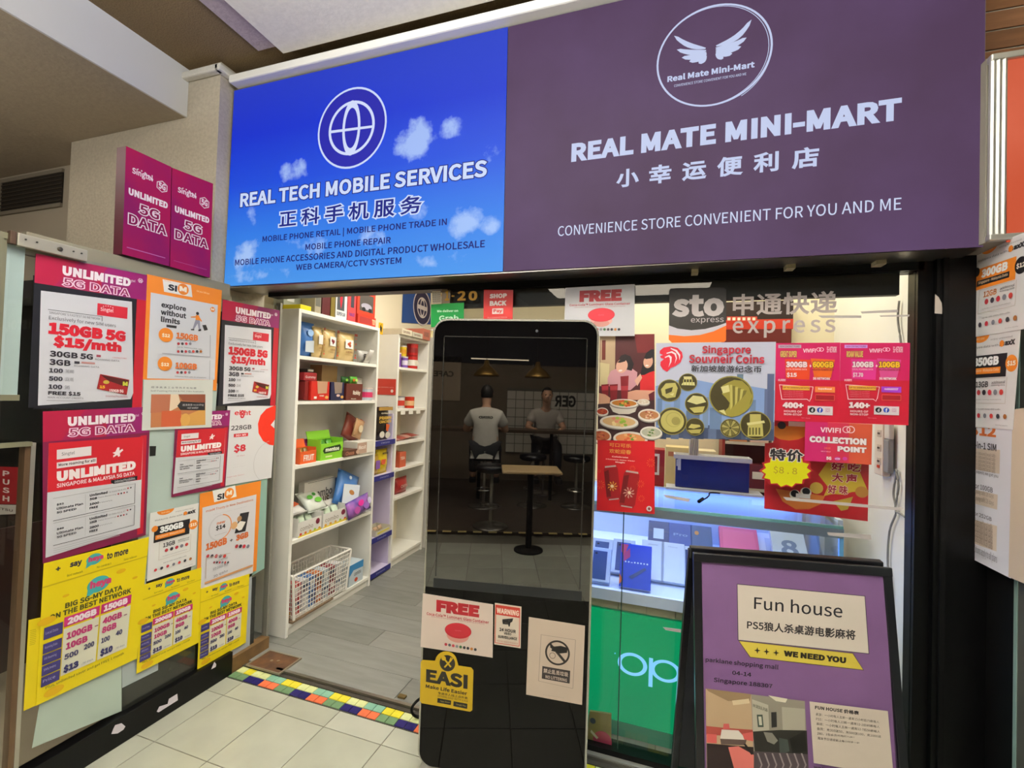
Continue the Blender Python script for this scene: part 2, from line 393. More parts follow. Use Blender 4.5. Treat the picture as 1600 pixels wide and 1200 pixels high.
S(block('trim_6', (-2.235, 1.80, 3.098), (1.0, 1.87, 3.14), M('#e9e7e0', .6), bev=.008))
S(block('wall_pillar', (-3.462, 1.78, 0), (-2.265, 2.12, 3.2), PLASTER))
S(block('wall_left', (-8, 1.97, 2.0), (-3.45, 2.05, 2.94), M('#b9ae9b', .9)))
S(block('wall_left', (-8, 2.5, 0), (-3.2, 2.58, 2.94), M('#8f9698', .9)))
S(block('wall_left', (-8, -4.4, 0), (-7.9, 2.5, 3.2), M('#9a958b', .9)))
S(block('wall_right', (3.9, -4.4, 0), (4, 2.0, 3.2), M('#b8ad98', .9)))
# vent grille on the far left wall
vt = empty('air_vent', (-4.25, 1.96, 2.79), 'dark rectangular air vent high on the far left wall', 'vent')
block('frame', (-.34, -.005, -.13), (.36, .01, -.105), M('#8f8676', .8), vt); block('frame', (-.34, -.005, .105), (.36, .01, .13), M('#8f8676', .8), vt)
block('frame', (-.34, -.005, -.105), (-.32, .01, .105), M('#8f8676', .8), vt); block('backing', (-.32, .002, -.105), (.36, .009, .105), M('#2a231b', .9), vt)
for k in range(7): block('slat', (-.32, -.004, -.09+.028*k), (.36, .002, -.082+.028*k), M('#40372b', .7), vt)
# ------------------------------------------------------------------ window_1: the glass side panel on the left
w1 = empty('window_1', (-2.12, 1.55, 0), kind='structure')
def wb(name, y0, z0, y1, z1, mat, x0=-.012, x1=.006, bev=0): return block(name, (x0, y0-1.55, z0), (x1, y1-1.55, z1), mat, w1, bev)
wb('pane', .94, .13, 2.10, 1.96, GLASS, -.012, -.004)
wb('kick_plate', .55, 0, 2.02 - .16, .115, BLACK, -.03, .028, bev=.002)
wb('wood_block', 1.865, 0, 2.1, .075, M('#7a5c37', .6, noise=.3, scale=20), -.03, .022)
wb('top_rail', .98, 1.93, 1.775, 2.01, M('#8d8674', .5, .3), -.03, -.005)
wb('stile', 1.004, .12, 1.02, 1.27, M('#6e5640', .3, .5), -.03, .003); wb('stile', 1.021, .12, 1.034, 1.27, M('#b9b4a6', .3, .7), -.028, .002)
wb('stile', 2.095, .03, 2.11, 1.98, M('#8f8d84', .4, .4), -.03, .004)
LP = LEFT(-2.123)
def lblock(name, quad, col, lift=0, th=.001, **k):
    s = Sheet(name, None, None, quad, LP, col, th, lift, parent=w1, **k); return s.o
PALE = M('#b4c4be', .35, noise=.06, scale=4)
lblock('backing_sheet', [(224, 455), (340, 600), (316, 905), (214, 930)], PALE)
lblock('backing_sheet', [(316, 745), (418, 735), (413, 888), (385, 905)], M('#8db0a5', .35))
lblock('backing_sheet', [(72, 1040), (190, 1000), (190, 1111), (50, 1169)], M('#b9c9bc', .35, noise=.06, scale=5))
lblock('backing_sheet', [(190, 985), (249, 960), (247, 1047), (191, 1075)], M('#a9b3b4', .35))
lblock('backing_sheet', [(388, 890), (394, 892), (390, 1014), (318, 1054), (318, 1020), (385, 985)], M('#a9b1b5', .35))
lblock('shade_sheet', [(52, 430), (415, 500), (415, 640), (52, 640)], M('#23242a', .3), -.004)  # added sheet; darkness behind the upper glass put into its colour
lblock('shade_sheet', [(190, 1000), (400, 900), (396, 1012), (190, 1112)], M('#2b2c29', .25, noise=.3, scale=3), -.003)  # added dark sheet for the unlit space seen through the lower glass
lblock('black_tape', [(234, 697), (244, 697), (243, 712), (234, 713)], M('#101012'), .001); lblock('black_tape', [(228, 905), (300, 880), (298, 892), (229, 916)], M('#101012'), .001)
kp = LEFT(-2.0905)
for n_, q in enumerate(([(245, 1112), (249, 1104), (262, 1100), (264, 1092), (277, 1084), (278, 1094), (262, 1104), (248, 1113)], [(330, 1046), (335, 1034), (338, 1038), (337, 1042)],
          [(174, 1147), (177, 1139), (180, 1133), (190, 1130), (196, 1135), (193, 1140), (184, 1146)])):
    Sheet('torn_sticker', None, None, q, kp, '#dfd6df', .0004, parent=w1)
S(block('wall_left', (-2.9, 1.02, .13), (-2.88, 1.75, .8), M('#3a2320', .6)))  # added maroon block standing in for a red reflection in the glass
# small side pane and door closer left of the posters
sp_ = empty('window_2', (-2.12, .93, 0), kind='structure')
FR = M('#8b8871', .4, .5)
for a, b in (((-.02, -.03, 1.27), (.01, -.012, 1.985)), ((-.02, -.012, 1.965), (.01, .05, 1.985)), ((-.02, -.012, 1.42), (.008, .05, 1.44)), ((-.02, -.012, 1.26), (.01, .09, 1.275)), ((-.02, -.012, 1.44), (.006, -.002, 1.965))):
    block('frame_bar', a, b, FR, sp_)
block('pane', (-.012, -.002, 1.44), (-.006, .05, 1.965), M('#b7c8c6', .25), sp_)
block('pane', (-.012, -.002, 1.275), (-.006, .05, 1.42), GLASS, sp_)
dc = empty('door_closer', (-2.113, .945, 1.97), 'pale metal door closer bar above the top left poster on the glass', 'door closer')
obj('casing', bx(-.005, 0, -.022, .018, .2, .022, bev=.003), M('#b4ae9e', .4, .5), dc)
obj('end_cap', bx(-.005, -.018, -.02, .016, -.001, .024, bev=.002), M('#5a4638', .4, .5), dc)
b = bmesh.new(); lathe(b, [(.008, .018), (.008, .021), (.004, .022)], 16, (0, .115, 0), axis='x')
for y in (.02, .05, .155, .18): lathe(b, [(.003, .018), (.003, .0205)], 8, (0, y, .004), axis='x')
obj('screw', b, M('#4a463e', .4, .6), dc)
# ------------------------------------------------------------------ door_1: glass door far left with PUSH plate
d1 = empty('door_1', (-3.1, 1.6, 0), kind='structure')
block('pane', (-1.2, 0, .05), (.45, .01, 2.05), glass_mat('dark_glass', (.32, .34, .36, 1)), d1)
block('stile', (.03, -.02, .3), (.075, .03, 1.28), M('#6d6a58', .4, .4), d1)
block('rail', (-1.2, -.02, 0), (.45, .03, .07), M('#7a7466', .4, .4), d1)
S(block('wall_left', (-5.4, 2.2, 0), (-2.9, 2.25, 1.0), M('#20253a', .8)))
dp = FRONT(1.595)
s = Sheet('push_plate', 'red plate reading PUSH on the dark glass door at left', 'sign', [(-40, 728), (28, 730), (27, 788), (-40, 787)], dp, '#a51f2a', .002)
for k, ch in enumerate('PUSH'): s.text(4, 735+13*k, 15, 745+13*k, ch, '#e8dcdc', .02)
s.done()
s = Sheet('white_strip', 'narrow white strip under the red PUSH plate', 'sticker', [(-40, 788), (27, 789), (27, 803), (-40, 806)], dp, '#cfcac6', .002)
s.text(-4, 792, 20, 800, 'ETSU', '#5b4a4c', .02).done()
s = Sheet('door_lettering', 'pale curved letters on the dark glass door at left', 'sticker', [(-30, 880), (-28, 880), (-28, 882), (-30, 882)], dp, '#b9b6ac', .001)
s.text(-14, 890, 14, 914, 'V', '#c9c6bc', .03, part='lettering'); s.disc(38, 907, 9, '#b9b6ac', ring=.25, a0=-60, a1=150).done()
# ------------------------------------------------------------------ shopfront frame and glass
w3 = empty('window_3', (0, 2.0, 0), kind='structure')
def fb(name, x0, z0, x1, z1, mat, y0=-.01, y1=.06, bev=0): return block(name, (x0, y0, z0), (x1, y1, z1), mat, w3, bev)
fb('header', -2.1, 1.992, -1.0, 2.034, BLACK); fb('header', -1.0, 1.985, .86, 2.034, BLACK)
fb('bulkhead', -1.0, 1.905, .80, 1.985, M('#1b1613', .5), .02, .05)
fb('jamb', .842, .0, .885, 2.034, BLACK); fb('jamb', -1.03, .0, -.985, 1.99, M('#8b7a66', .3, .8))
fb('sill', -.985, .0, .845, .035, BLACK); fb('pane', -.985, .035, .842, 1.985, GLASS, .004, .012)
fb('glass_joint', -.152, .035, -.148, 1.905, M('#18342c', .3), .003, .013)
S(block('wall_right', (.885, 1.965, 0), (1.09, 2.06, 2.034), BLACK)); S(block('trim_7', (.90, 1.955, 0), (.915, 1.965, 2.03), BLACKM))
S(block('wall_right', (1.03, 1.84, 0), (1.10, 1.965, 2.034), BLACKM)); 
# neighbour's glass front on the right, seen edge on
w4 = empty('window_4', (1.03, 1.5, 0), kind='structure')
block('edge_stile', (-.002, .325, 0), (.012, .338, 2.0), M('#7d9690', .3), w4)
block('grey_post', (.0, .2, 0), (.05, .324, 2.0), M('#77766f', .35, .6, noise=.1, scale=3), w4)
block('pane', (.01, -.6, .05), (.02, .2, 2.0), GLASS, w4); block('backing_sheet', (.022, -.6, .05), (.026, .2, 2.0), M('#8e9a98', .5), w4)
# timber slats upper right
wr = empty('wall_right', (1.0, 2.0, 0), kind='structure')
block('batten', (-.02, .0, 2.03), (1.6, .03, 3.2), M('#2c1d12', .9), wr)
for k in range(17):
    block('slat', (-.03, -.016, 2.05+.0685*k), (1.6, .0, 2.05+.0685*k+.061), M(('#9a6b45', '#8d6140', '#a37350')[k % 3], .6, noise=.25, scale=8, stretch=(1, 1, 9)), wr)
# ================================================================== SIGNS
def frame_of(parent, x0, z0, x1, z1, y0, y1, t, mat, name='frame'):
    for a, b in (((x0, y0, z0), (x1, y1, z0+t)), ((x0, y0, z1-t), (x1, y1, z1)), ((x0, y0, z0+t), (x0+t, y1, z1-t)), ((x1-t, y0, z0+t), (x1, y1, z1-t))): block(name, a, b, mat, parent)
# one long light box with a blue face and a purple face
YS = 1.85
sg = empty('fascia_sign', (-.655, 1.92, 2.555), 'long illuminated fascia sign, blue left half and purple right half, over the shopfront', 'sign')
block('housing', (-1.6, -.064, -.53), (1.6, .068, .53), M('#a59d8d', .4, .4), sg)
frame_of(sg, -1.605, -.540, 1.607, .540, -.0665, .07, .008, ALU)
SB = M('#0d3ad8', .3, emit=1)
def cloudy_sky():
    m = bpy.data.materials.new('sky_print'); m.use_nodes = True; nt = m.node_tree; b = nt.nodes['Principled BSDF']; N = nt.nodes.new; L = nt.links.new
    tc = N('ShaderNodeTexCoord'); sp = N('ShaderNodeSeparateXYZ'); L(tc.outputs['Object'], sp.inputs[0])
    def math_(op, a, b_=None, c=None, clamp=False):
        n = N('ShaderNodeMath'); n.operation = op; n.use_clamp = clamp
        for i, v in enumerate((a, b_, c)):
            if v is None: continue
            if isinstance(v, (int, float)): n.inputs[i].default_value = v
            else: L(v, n.inputs[i])
        return n.outputs[0]
    X, Z = sp.outputs[0], sp.outputs[2]
    rp = N('ShaderNodeValToRGB'); L(math_('DIVIDE', math_('ADD', Z, .535), 1.07, clamp=True), rp.inputs[0]); cr = rp.color_ramp
    for i, (p, c) in enumerate(((0, '#4592e2'), (.25, '#2a76de'), (.5, '#0a42d4'), (.75, '#0424c8'), (1, '#1c2eba'))):
        e = cr.elements[i] if i < 2 else cr.elements.new(p); e.position = p; e.color = rgb(c)
    ns = N('ShaderNodeTexNoise'); ns.inputs['Scale'].default_value = 9; ns.inputs['Detail'].default_value = 8; ns.inputs['Roughness'].default_value = .6; L(tc.outputs['Object'], ns.inputs[0])
    tot = None
    for cx, cz, rx, rz, a in ((.34, .10, .14, .13, 1), (.53, .13, .09, .08, .75), (-.37, .04, .13, .09, .7), (-.62, -.16, .07, .08, .5), (-.66, -.37, .16, .12, .8), (.60, -.30, .13, .10, .95), (-.3, .3, .05, .05, .0),
                              (.12, -.34, .14, .08, .7), (-.25, -.35, .2, .08, .55), (.72, .0, .07, .07, .6), (.72, -.33, .1, .06, .7), (.5, -.46, .25, .05, .5), (-.6, -.48, .4, .06, .55), (-.42, .42, .05, .06, .45), (.32, -.24, .2, .06, .45)):
        d = math_('ADD', math_('POWER', math_('ABSOLUTE', math_('DIVIDE', math_('SUBTRACT', X, cx), rx)), 2.0), math_('POWER', math_('ABSOLUTE', math_('DIVIDE', math_('SUBTRACT', Z, cz), rz)), 2.0))
        f = math_('MULTIPLY', math_('SUBTRACT', 1.0, d, clamp=True), a); tot = f if tot is None else math_('MAXIMUM', tot, f)
    v = math_('MULTIPLY', math_('SUBTRACT', math_('ADD', ns.outputs[0], math_('MULTIPLY', tot, .5)), .70), 4.5, clamp=True)
    v = math_('MULTIPLY', math_('MULTIPLY', v, math_('MINIMUM', math_('MULTIPLY', tot, 4), 1.0)), .75)
    mx = N('ShaderNodeMix'); mx.data_type = 'RGBA'; L(v, mx.inputs[0]); L(rp.outputs[0], mx.inputs[6]); mx.inputs[7].default_value = rgb('#b4cdf2')
    L(mx.outputs[2], b.inputs['Emission Color']); b.inputs['Emission Strength'].default_value = 1; b.inputs['Base Color'].default_value = (.01, .02, .06, 1); b.inputs['Roughness'].default_value = .6; b.inputs['Specular IOR Level'].default_value = .12
    return m
SP = FRONT(YS)
def sign_face(name, quad, col, mat, Z=(0, 0, 1)):
    s = Sheet(name, None, None, quad, SP, col, .003, 0, parent=sg, emit=1, mat=mat, Z=Z); return s
CLOUD = cloudy_sky(); LT = '#c6d3f2'; NV = '#1c2480'
s = sign_face('blue_face', [(366, 142), (793.5, 42), (785.5, 424), (350, 447.5)], '#1040d8', CLOUD)
s.Z = (340, 40, .35)
s.part = 'globe_logo'
c0 = (597, 457)
s.disc(*c0, 157, LT, ry=1.0, n=48); s.disc(*c0, 149, '#2a2aa8', n=48)
s.disc(*c0, 104, '#ccd6f4', n=44, ring=.105)
s.disc(*c0, 40, '#ccd6f4', n=36, ry=2.62, ring=.27)
A = s.px((494, 482)); 
s.poly([(497, 470), (693, 445), (693, 456), (497, 482)], '#ccd6f4')
s.disc(*c0, 104, '#ccd6f4', n=44, ring=.105)
s.text(100, 598, 1204, 812, 'REAL TECH MOBILE SERVICES', LT, .025, out=NV, ow=.028, res=3)
s.text(275, 755, 912, 902, '正 科 手 机 服 务', NV, .012, out=LT, ow=.04, res=3)
for st, a, b_ in (('MOBILE PHONE RETAIL | MOBILE PHONE TRADE IN', (200, 975), (1024, 875)), ('MOBILE PHONE REPAIR', (392, 1003), (774, 945)),
                  ('MOBILE PHONE ACCESSORIES AND DIGITAL PRODUCT WHOLESALE', (78, 1072), (1194, 962)), ('WEB CAMERA/CCTV SYSTEM', (350, 1098), (821, 1041))):
    s.text(a[0], b_[1], b_[0], a[1], st, '#1e2070', .014, hh={'M': 27, 'W': 33}[st[0]] if '|' not in st else 37)
s.done()
PURP = M('#594264', .4, emit=1, noise=.13, scale=2.2, h2='#503a55')
s = sign_face('purple_face', [(794.5, 42), (1541, -133), (1536.5, 385.5), (786.5, 424)], '#5c4063', PURP); s.Z = (790, 0, .35)
LP2 = '#bcc6e6'
s.part = 'winged_logo'
c0 = (924, 247)
s.disc(*c0, 268, LP2, n=64, ring=.035, ry=.96); s.disc(918, 250, 258, LP2, n=64, ring=.012, ry=.965)
s.disc(928, 250, 262, LP2, n=40, ring=.012, a0=-60, a1=40)
def feathers(root, tips, w):
    for (tx, ty), (rx, ry), bl in tips:
        dxx, dyy = tx-rx, ty-ry; L_ = math.hypot(dxx, dyy); nx, ny = -dyy/L_, dxx/L_; pts = []
        for k in range(9):
            t = k/8; bow = math.sin(t*math.pi)*bl; ww = w*math.sin(min(1, t*1.15+.05)*math.pi*.8)**.7 if t < 1 else 0
            pts.append((rx+dxx*t+nx*(bow+ww/2), ry+dyy*t+ny*(bow+ww/2), rx+dxx*t+nx*(bow-ww/2), ry+dyy*t+ny*(bow-ww/2)))
        s.poly([(p[0], p[1]) for p in pts]+[(p[2], p[3]) for p in pts[::-1]], LP2)
feathers(None, [((752, 160), (893, 216), 14*-1), ((764, 222), (895, 226), -10), ((786, 258), (896, 234), -8), ((820, 276), (897, 240), -5), ((862, 284), (896, 248), -3)], 24)
feathers(None, [((1098, 88), (940, 206), 22), ((1076, 168), (938, 216), 12), ((1052, 208), (938, 224), 9), ((1012, 240), (938, 232), 6), ((972, 262), (938, 240), 3)], 24)
s.text(722, 272, 1112, 368, 'Real Mate Mini-Mart', LP2, .028, res=3)
s.text(752, 324, 1075, 390, 'CONVENIENCE STORE CONVENIENT FOR YOU AND ME', LP2, .005)
s.Z = (0, 0, 1)
s.text(892.5, 152.5, 1409, 253.5, 'REAL MATE MINI-MART', LP2, .035, res=3, sp=1.03)
s.text(963, 228, 1280, 294, '小 幸 运 便 利 店', LP2, .018, res=3, sp=1.15)
s.text(871.5, 308.5, 1408.5, 369.5, 'CONVENIENCE STORE CONVENIENT FOR YOU AND ME', '#c4cde8', .003, res=3)
s.done()
# two small magenta light boxes side by side above the glass
def mag_box(label, quad, pts):
    s = Sheet('lightbox_sign', label, 'sign', quad, LEFT(-2.165), '#a01860', .055, 0, side=M('#4c0f24', .4), group='magenta blade signs above the glass', emit=.7, mat=M('#b01a50', .35, emit=.8, noise=.2, scale=3, h2='#861a62'))
    q = quad; s.text(.14, .165, .58, .24, 'Singtel', '#f3d8ea', .02, f='uv')
    for k in range(5): s.disc(.26+.075*k, .165-.012*math.sin(k/4*3.14)+.01*k, .012+.004*k, '#f3d8ea', f='uv', n=10)
    s.disc(.79, .235, .14, '#f3d8ea', f='uv', n=6, ring=.14, ang=30); s.text(.71, .2, .87, .265, '5G', '#f3d8ea', .03, f='uv')
    s.text(.08, .37, .93, .435, 'UNLIMITED', '#f6e4f0', .04, f='uv')
    s.text(.29, .475, .76, .585, '5G', '#f4dcec', .06, f='uv', hollow='#8e1650', ow=.07); s.text(.08, .6, .93, .71, 'DATA', '#f4dcec', .06, f='uv', hollow='#881654', ow=.07)
    s.prect(.08, .925, .9, .93, '#c46ab0', f='uv'); s.done()
mag_box('larger magenta lit sign reading UNLIMITED 5G DATA, left of the pair on the pillar', [(197, 228), (268, 261), (264.5, 416), (191, 397)], 0)
mag_box('magenta lit sign reading UNLIMITED 5G DATA next to the blue fascia edge', [(269, 262), (333, 287), (328, 434), (265.5, 416.5)], 0)
# orange framed light box, right edge
ob = empty('orange_sign', (1.2, 1.84, 2.31), 'orange red light box in a rounded aluminium frame at the far right', 'sign')
s = Sheet('orange_face', None, None, [(1573, 92), (1700, 60), (1700, 380), (1573, 378)], FRONT(1.81), '#d9583e', .004, parent=ob, emit=.55, mat=M('#dc6a4e', .35, emit=.9, noise=.1, scale=2, h2='#cc5638')); s.done()
fr = bmesh.new()
for k in range(3): tube(fr, [(-.255+.014*k, -.035, -.275), (-.255+.014*k, -.035, .285)], .0085, 8)
obj('frame', fr, M('#c9c9c4', .3, .7), ob)
block('frame', (-.262, -.044, .272), (.5, -.02, .295), M('#c9c9c4', .3, .7), ob, bev=.004); block('frame', (-.262, -.044, -.29), (.5, -.02, -.27), M('#c9c9c4', .3, .7), ob, bev=.004)
block('housing', (-.262, -.02, -.29), (.5, .12, .295), M('#8f8a80', .6), ob)
# cable tails under the fascia
for k, (x, w) in enumerate(((.42, .03), (.09, .025), (.70, .03))): tag(block('cardboard_wedge', (x, 1.94, 2.0), (x+w, 1.985, 2.02), M('#a5987a', .8)), 'small pale wedge under the purple sign' + (', rightmost' if k == 2 else ', leftmost' if k == 1 else ', middle'), 'wedge')
# ================================================================== POSTERS ON THE LEFT GLASS
UV = 'uv'
def pp(name, label, quad, lift, col='#ffffff', Z=(0, 0, 1), group='posters on the left glass', **k):
    return Sheet(name, label, 'poster', quad, LEFT(-2.1225), col, .0015, lift, group=group, Z=Z, **k)
DK = '#2a2630'; RD = '#c8202f'; MG = '#a3164c'; OR = '#e8862a'
def lines(s, x0, y0, x1, n, dy_, col='#777777', h=.006, f=UV, ragged=True):
    for k in range(n): s.prect(x0, y0+dy_*k, x1-(random.random()*.15*(x1-x0) if ragged else 0), y0+dy_*k+h, col, f) if f == 'px' else s.rect(x0, y0+dy_*k, x1-(random.random()*.15*(x1-x0) if ragged else 0), y0+dy_*k+h, col, f)
def dots(s, x0, y, dx_, n, r, f=UV, cols=('#b0303a', '#3b3440', '#c03040', '#7a7a86', '#c8403c', '#30303a', '#a0602c')):
    for k in range(n): s.disc(x0+dx_*k, y, r, cols[k % len(cols)], f=f, n=12)
def magenta_head(s, y1, x0=.21, x1=.83, t0=.045, t1=.185, hx=('#a5123c', '#8a1462', '#74145f')):
    s.part = 'header_panel'
    s.rect(0, 0, .55, y1, hx[0], UV); s.rect(.55, 0, 1, y1, hx[1], UV); s.poly([(.35, 0), (.6, 0), (.45, y1), (.15, y1)], '#98134a', UV)
    m = (t0+t1)/2-.006
    s.text(x0, t0, x1, m, 'UNLIMITED', '#f7eef4', .045, UV); s.text(x0, m+.012, x1, t1, '5G DATA', '#f0d6e6', .055, UV, hollow='#8f1450', ow=.08)
    s.disc(.93, .05, .028, '#f0dfea', f=UV, n=6, ring=.2); s.text(.915, .042, .945, .06, '5G', '#f0dfea', .03, UV); s.text(.79, .052, .875, .075, 'Singtel', '#f0dfea', .0, UV)
    s.part = 'printed_artwork'
def offer_poster(s):
    magenta_head(s, .19)
    s.part = 'header_panel'; s.rect(.9, .19, 1, 1, '#b3152a', UV)
    s.part = 'white_leaflet'; s.poly([(.05, .235), (.85, .215), (.905, .88), (.88, .925), (.07, .985)], '#d6d5dd', UV)
    s.part = 'printed_artwork'
    s.rect(.52, .262, .81, .345, '#c22236', UV); s.text(.55, .285, .67, .32, 'Singtel', '#f6dfe2', .01, UV)
    for k in range(5): s.disc(.575+.022*k, .278-.006*math.sin(k/4*3.1), .005, '#f6dfe2', UV, n=8)
    s.text(.12, .362, .55, .378, "SINGAPORE'S FASTEST 5G NETWORK", '#55525c', 0, UV); s.rect(.11, .35, .57, .353, '#3a3840', UV); s.rect(.565, .35, .57, .385, '#3a3840', UV)
    s.text(.12, .39, .7, .422, 'Exclusively for new SIM users', '#403c46', .0, UV)
    s.text(.12, .432, .8, .512, '150GB 5G', '#c4182c', .05, UV); s.text(.165, .515, .765, .602, '$15/mth', '#c4182c', .05, UV)
    s.text(.14, .62, .5, .66, '30GB 5G', DK, .03, UV); s.text(.14, .675, .31, .715, '3GB', DK, .03, UV)
    s.text(.52, .648, .75, .66, 'ROAMING DATA', '#55525c', 0, UV); s.text(.34, .703, .56, .715, 'ROAMING DATA', '#55525c', 0, UV)
    s.rect(.53, .622, .57, .638, '#9a3a50', UV); s.rect(.34, .678, .385, .695, '#33303a', UV); s.rect(.40, .678, .52, .69, '#c28a86', UV); s.text(.68, .628, .82, .636, 'CONTRACT FREE', '#c03a4a', 0, UV)
    for k, (w, c) in enumerate((('100', 'THIS MINS'), ('500', 'LOCAL MINS'), ('100', 'SMS'))):
        s.text(.14, .735+.054*k, .25, .765+.054*k, w, '#3a3742', .03, UV); s.text(.27, .738+.054*k, .34 if k < 2 else .31, .762+.054*k, c, '#6a6772', 0, UV)
    s.text(.14, .885, .405, .915, 'FREE $15', DK, .03, UV); s.text(.14, .923, .43, .935, 'MAIN ACCOUNT CREDITS', '#55525c', 0, UV); s.rect(.13, .948, .55, .951, '#99969c', UV)
    s.text(.63, .9, .85, .915, 'Unlimited Possibilities.', '#a03040', .0, UV)
    s.part = 'sim_card_picture'; s.poly([(.57, .755), (.855, .785), (.835, .895), (.545, .86)], '#9a1c24', UV); s.poly([(.575, .76), (.85, .79), (.84, .84), (.65, .8)], '#4a1416', UV)
    s.disc(.63, .81, .03, '#c8b046', UV, n=8, ry=.7); s.text(.79, .80, .84, .83, 'M', '#c8c846', .05, UV); s.text(.57, .835, .62, .855, '15', '#e0b02c', .04, UV); s.text(.66, .858, .8, .88, '150GB 5G', '#f0dcdc', .03, UV)
    return s.done()
s = pp('offer_poster', 'large red and magenta 150GB 5G $15/mth poster, topmost left on the glass', [(56, 396), (230, 430), (221, 640), (44, 637)], .004, '#15161f'); offer_poster(s)
s = pp('offer_poster', 'smaller 150GB 5G $15/mth poster beside the doorway under the blue sign', [(348, 468), (437, 485), (430, 634), (341, 634)], .0045, '#1c1d28'); offer_poster(s)
def roam_poster(s):
    magenta_head(s, .2, .2, .84)
    s.part = 'header_panel'; s.rect(0, .2, 1, 1, '#74143f', UV); s.rect(.9, .22, .97, .98, '#b5182e', UV)
    s.part = 'white_leaflet'; s.poly([(.045, .21), (.93, .23), (.93, .93), (.02, .965)], '#d2d2d8', UV)
    s.part = 'red_panel'; s.poly([(.045, .21), (.93, .23), (.925, .56), (.035, .535)], '#c31b2a', UV)
    s.part = 'printed_artwork'
    s.rect(.11, .26, .41, .325, '#ece4e6', UV); s.text(.15, .28, .26, .31, 'Singtel', '#3a3640', .0, UV); s.rect(.11, .345, .46, .385, '#ece4e6', UV); s.text(.125, .352, .45, .378, 'More roaming for all!', '#2a2630', .02, UV)
    s.text(.11, .405, .86, .475, 'UNLIMITED', '#faf0f1', .055, UV); s.text(.11, .487, .85, .515, 'SINGAPORE & MALAYSIA 5G DATA', '#f6dfe2', .02, UV)
    s.poly([(.61, .325), (.64, .32), (.66, .29), (.68, .29), (.68, .315), (.71, .305), (.72, .315), (.685, .335), (.69, .355), (.67, .36), (.66, .345), (.62, .36), (.62, .345), (.64, .338)], '#f6e4e6', UV)
    s.poly([(.6, .525), (.88, .525), (.88, .555), (.63, .555), (.605, .545)], '#15151f', UV); s.text(.64, .53, .86, .55, 'Unlimited Possibilities.', '#e8e8ee', .0, UV)
    for k, (p, g, m) in enumerate((('$32', '5GB', '1000'), ('$40', '10GB', '2000'))):
        y = .58+.165*k
        s.rect(.08, y, .86, y+.003, '#aaaaae', UV); s.rect(.08, y+.15, .86, y+.153, '#3a3a40', UV); s.rect(.855, y, .86, y+.15, '#3a3a40', UV); s.rect(.36, y+.01, .362, y+.14, '#b0b0b4', UV)
        s.text(.11, y+.04, .17, y+.055, p, DK, .03, UV); s.text(.11, y+.066, .34, y+.083, 'Ultimate Plan', DK, .02, UV); s.text(.11, y+.094, .28, y+.108, '5G SPEED', DK, .02, UV)
        s.text(.4, y+.018, .57, y+.036, 'Unlimited', DK, .03, UV); s.text(.4, y+.046, .47, y+.062, g, DK, .03, UV); s.text(.4, y+.082, .49, y+.098, m, DK, .03, UV); s.text(.4, y+.11, .48, y+.125, 'FREE', DK, .03, UV)
        s.text(.58, y+.024, .76, y+.034, '5G Data SG & MY', '#77757c', 0, UV); s.text(.48, y+.05, .66, y+.06, 'Data Roaming', '#77757c', 0, UV); s.text(.5, y+.088, .62, y+.096, 'mins', '#77757c', 0, UV)
        dots(s, .78, y+.026, .03, 2, .009); dots(s, .68, y+.055, .03, 4, .009)
    lines(s, .08, .915, .75, 3, .014, '#b0b0b4', .003)
    return s.done()
s = pp('roaming_poster', 'large magenta UNLIMITED Singapore & Malaysia poster in the lower left of the glass', [(67, 643), (235, 635.5), (227.5, 836), (67, 881)], .006, '#8a1462'); roam_poster(s)
s = pp('roaming_poster', 'small magenta UNLIMITED roaming poster below the taped photo note', [(275, 645), (359.8, 641), (351.8, 761), (268, 777)], .005, '#8a1462'); roam_poster(s)
# SIM posters with orange surrounds
z = (220, 420, .21675)
s = pp('sim_poster', 'orange SIM poster reading explore without limits', [(45, 38), (585, 155), (545, 880), (12, 795)], .003, OR, Z=z)
s.part = 'white_tab'; s.poly([(157, 75), (362, 118), (372, 205), (168, 165)], '#ece9e6')
s.part = 'white_leaflet'; s.poly([(72, 170), (555, 262), (532, 800), (45, 790)], '#d5d6de'); s.part = 'printed_artwork'
s.text(195, 118, 262, 168, 'SI', '#20222c', .04, hh=46); s.disc(306, 148, 40, OR); s.text(278, 122, 332, 172, 'M', '#f6ead8', .04, hollow=None); s.text(170, 84, 215, 98, 'MYSIM', OR, .01)
s.text(402, 152, 495, 190, 'Get your SIM now', '#f8dcb8', 0)
s.text(146, 238, 327, 320, 'explore', '#2c2c34', .03, hh=50); s.text(143, 292, 327, 362, 'without', '#2c2c34', .03, hh=42); s.text(143, 342, 283, 405, 'limits', '#2c2c34', .03, hh=42)
s.poly([(184, 402), (258, 412), (256, 430), (184, 420)], '#2a2a30'); s.disc(517, 293, 17, OR, ry=1); s.text(506, 282, 528, 302, 'M', '#f6ead8', .03)
s.part = 'walking_figure_print'
s.disc(408, 322, 11, '#2a2a30'); s.poly([(396, 332), (420, 338), (425, 372), (393, 368)], OR); s.poly([(357, 345), (362, 352), (398, 352), (398, 342)], OR); s.poly([(420, 345), (440, 378), (434, 382), (415, 355)], OR)
s.poly([(393, 368), (424, 372), (428, 440), (417, 440), (408, 395), (382, 436), (372, 432)], '#8f8fa4'); s.poly([(360, 434), (384, 434), (384, 444), (360, 442)], '#25252c'); s.poly([(412, 440), (432, 432), (434, 448), (414, 450)], '#25252c'); s.poly([(442, 406), (468, 404), (482, 440), (456, 446)], '#25252c')
s.part = 'printed_artwork'
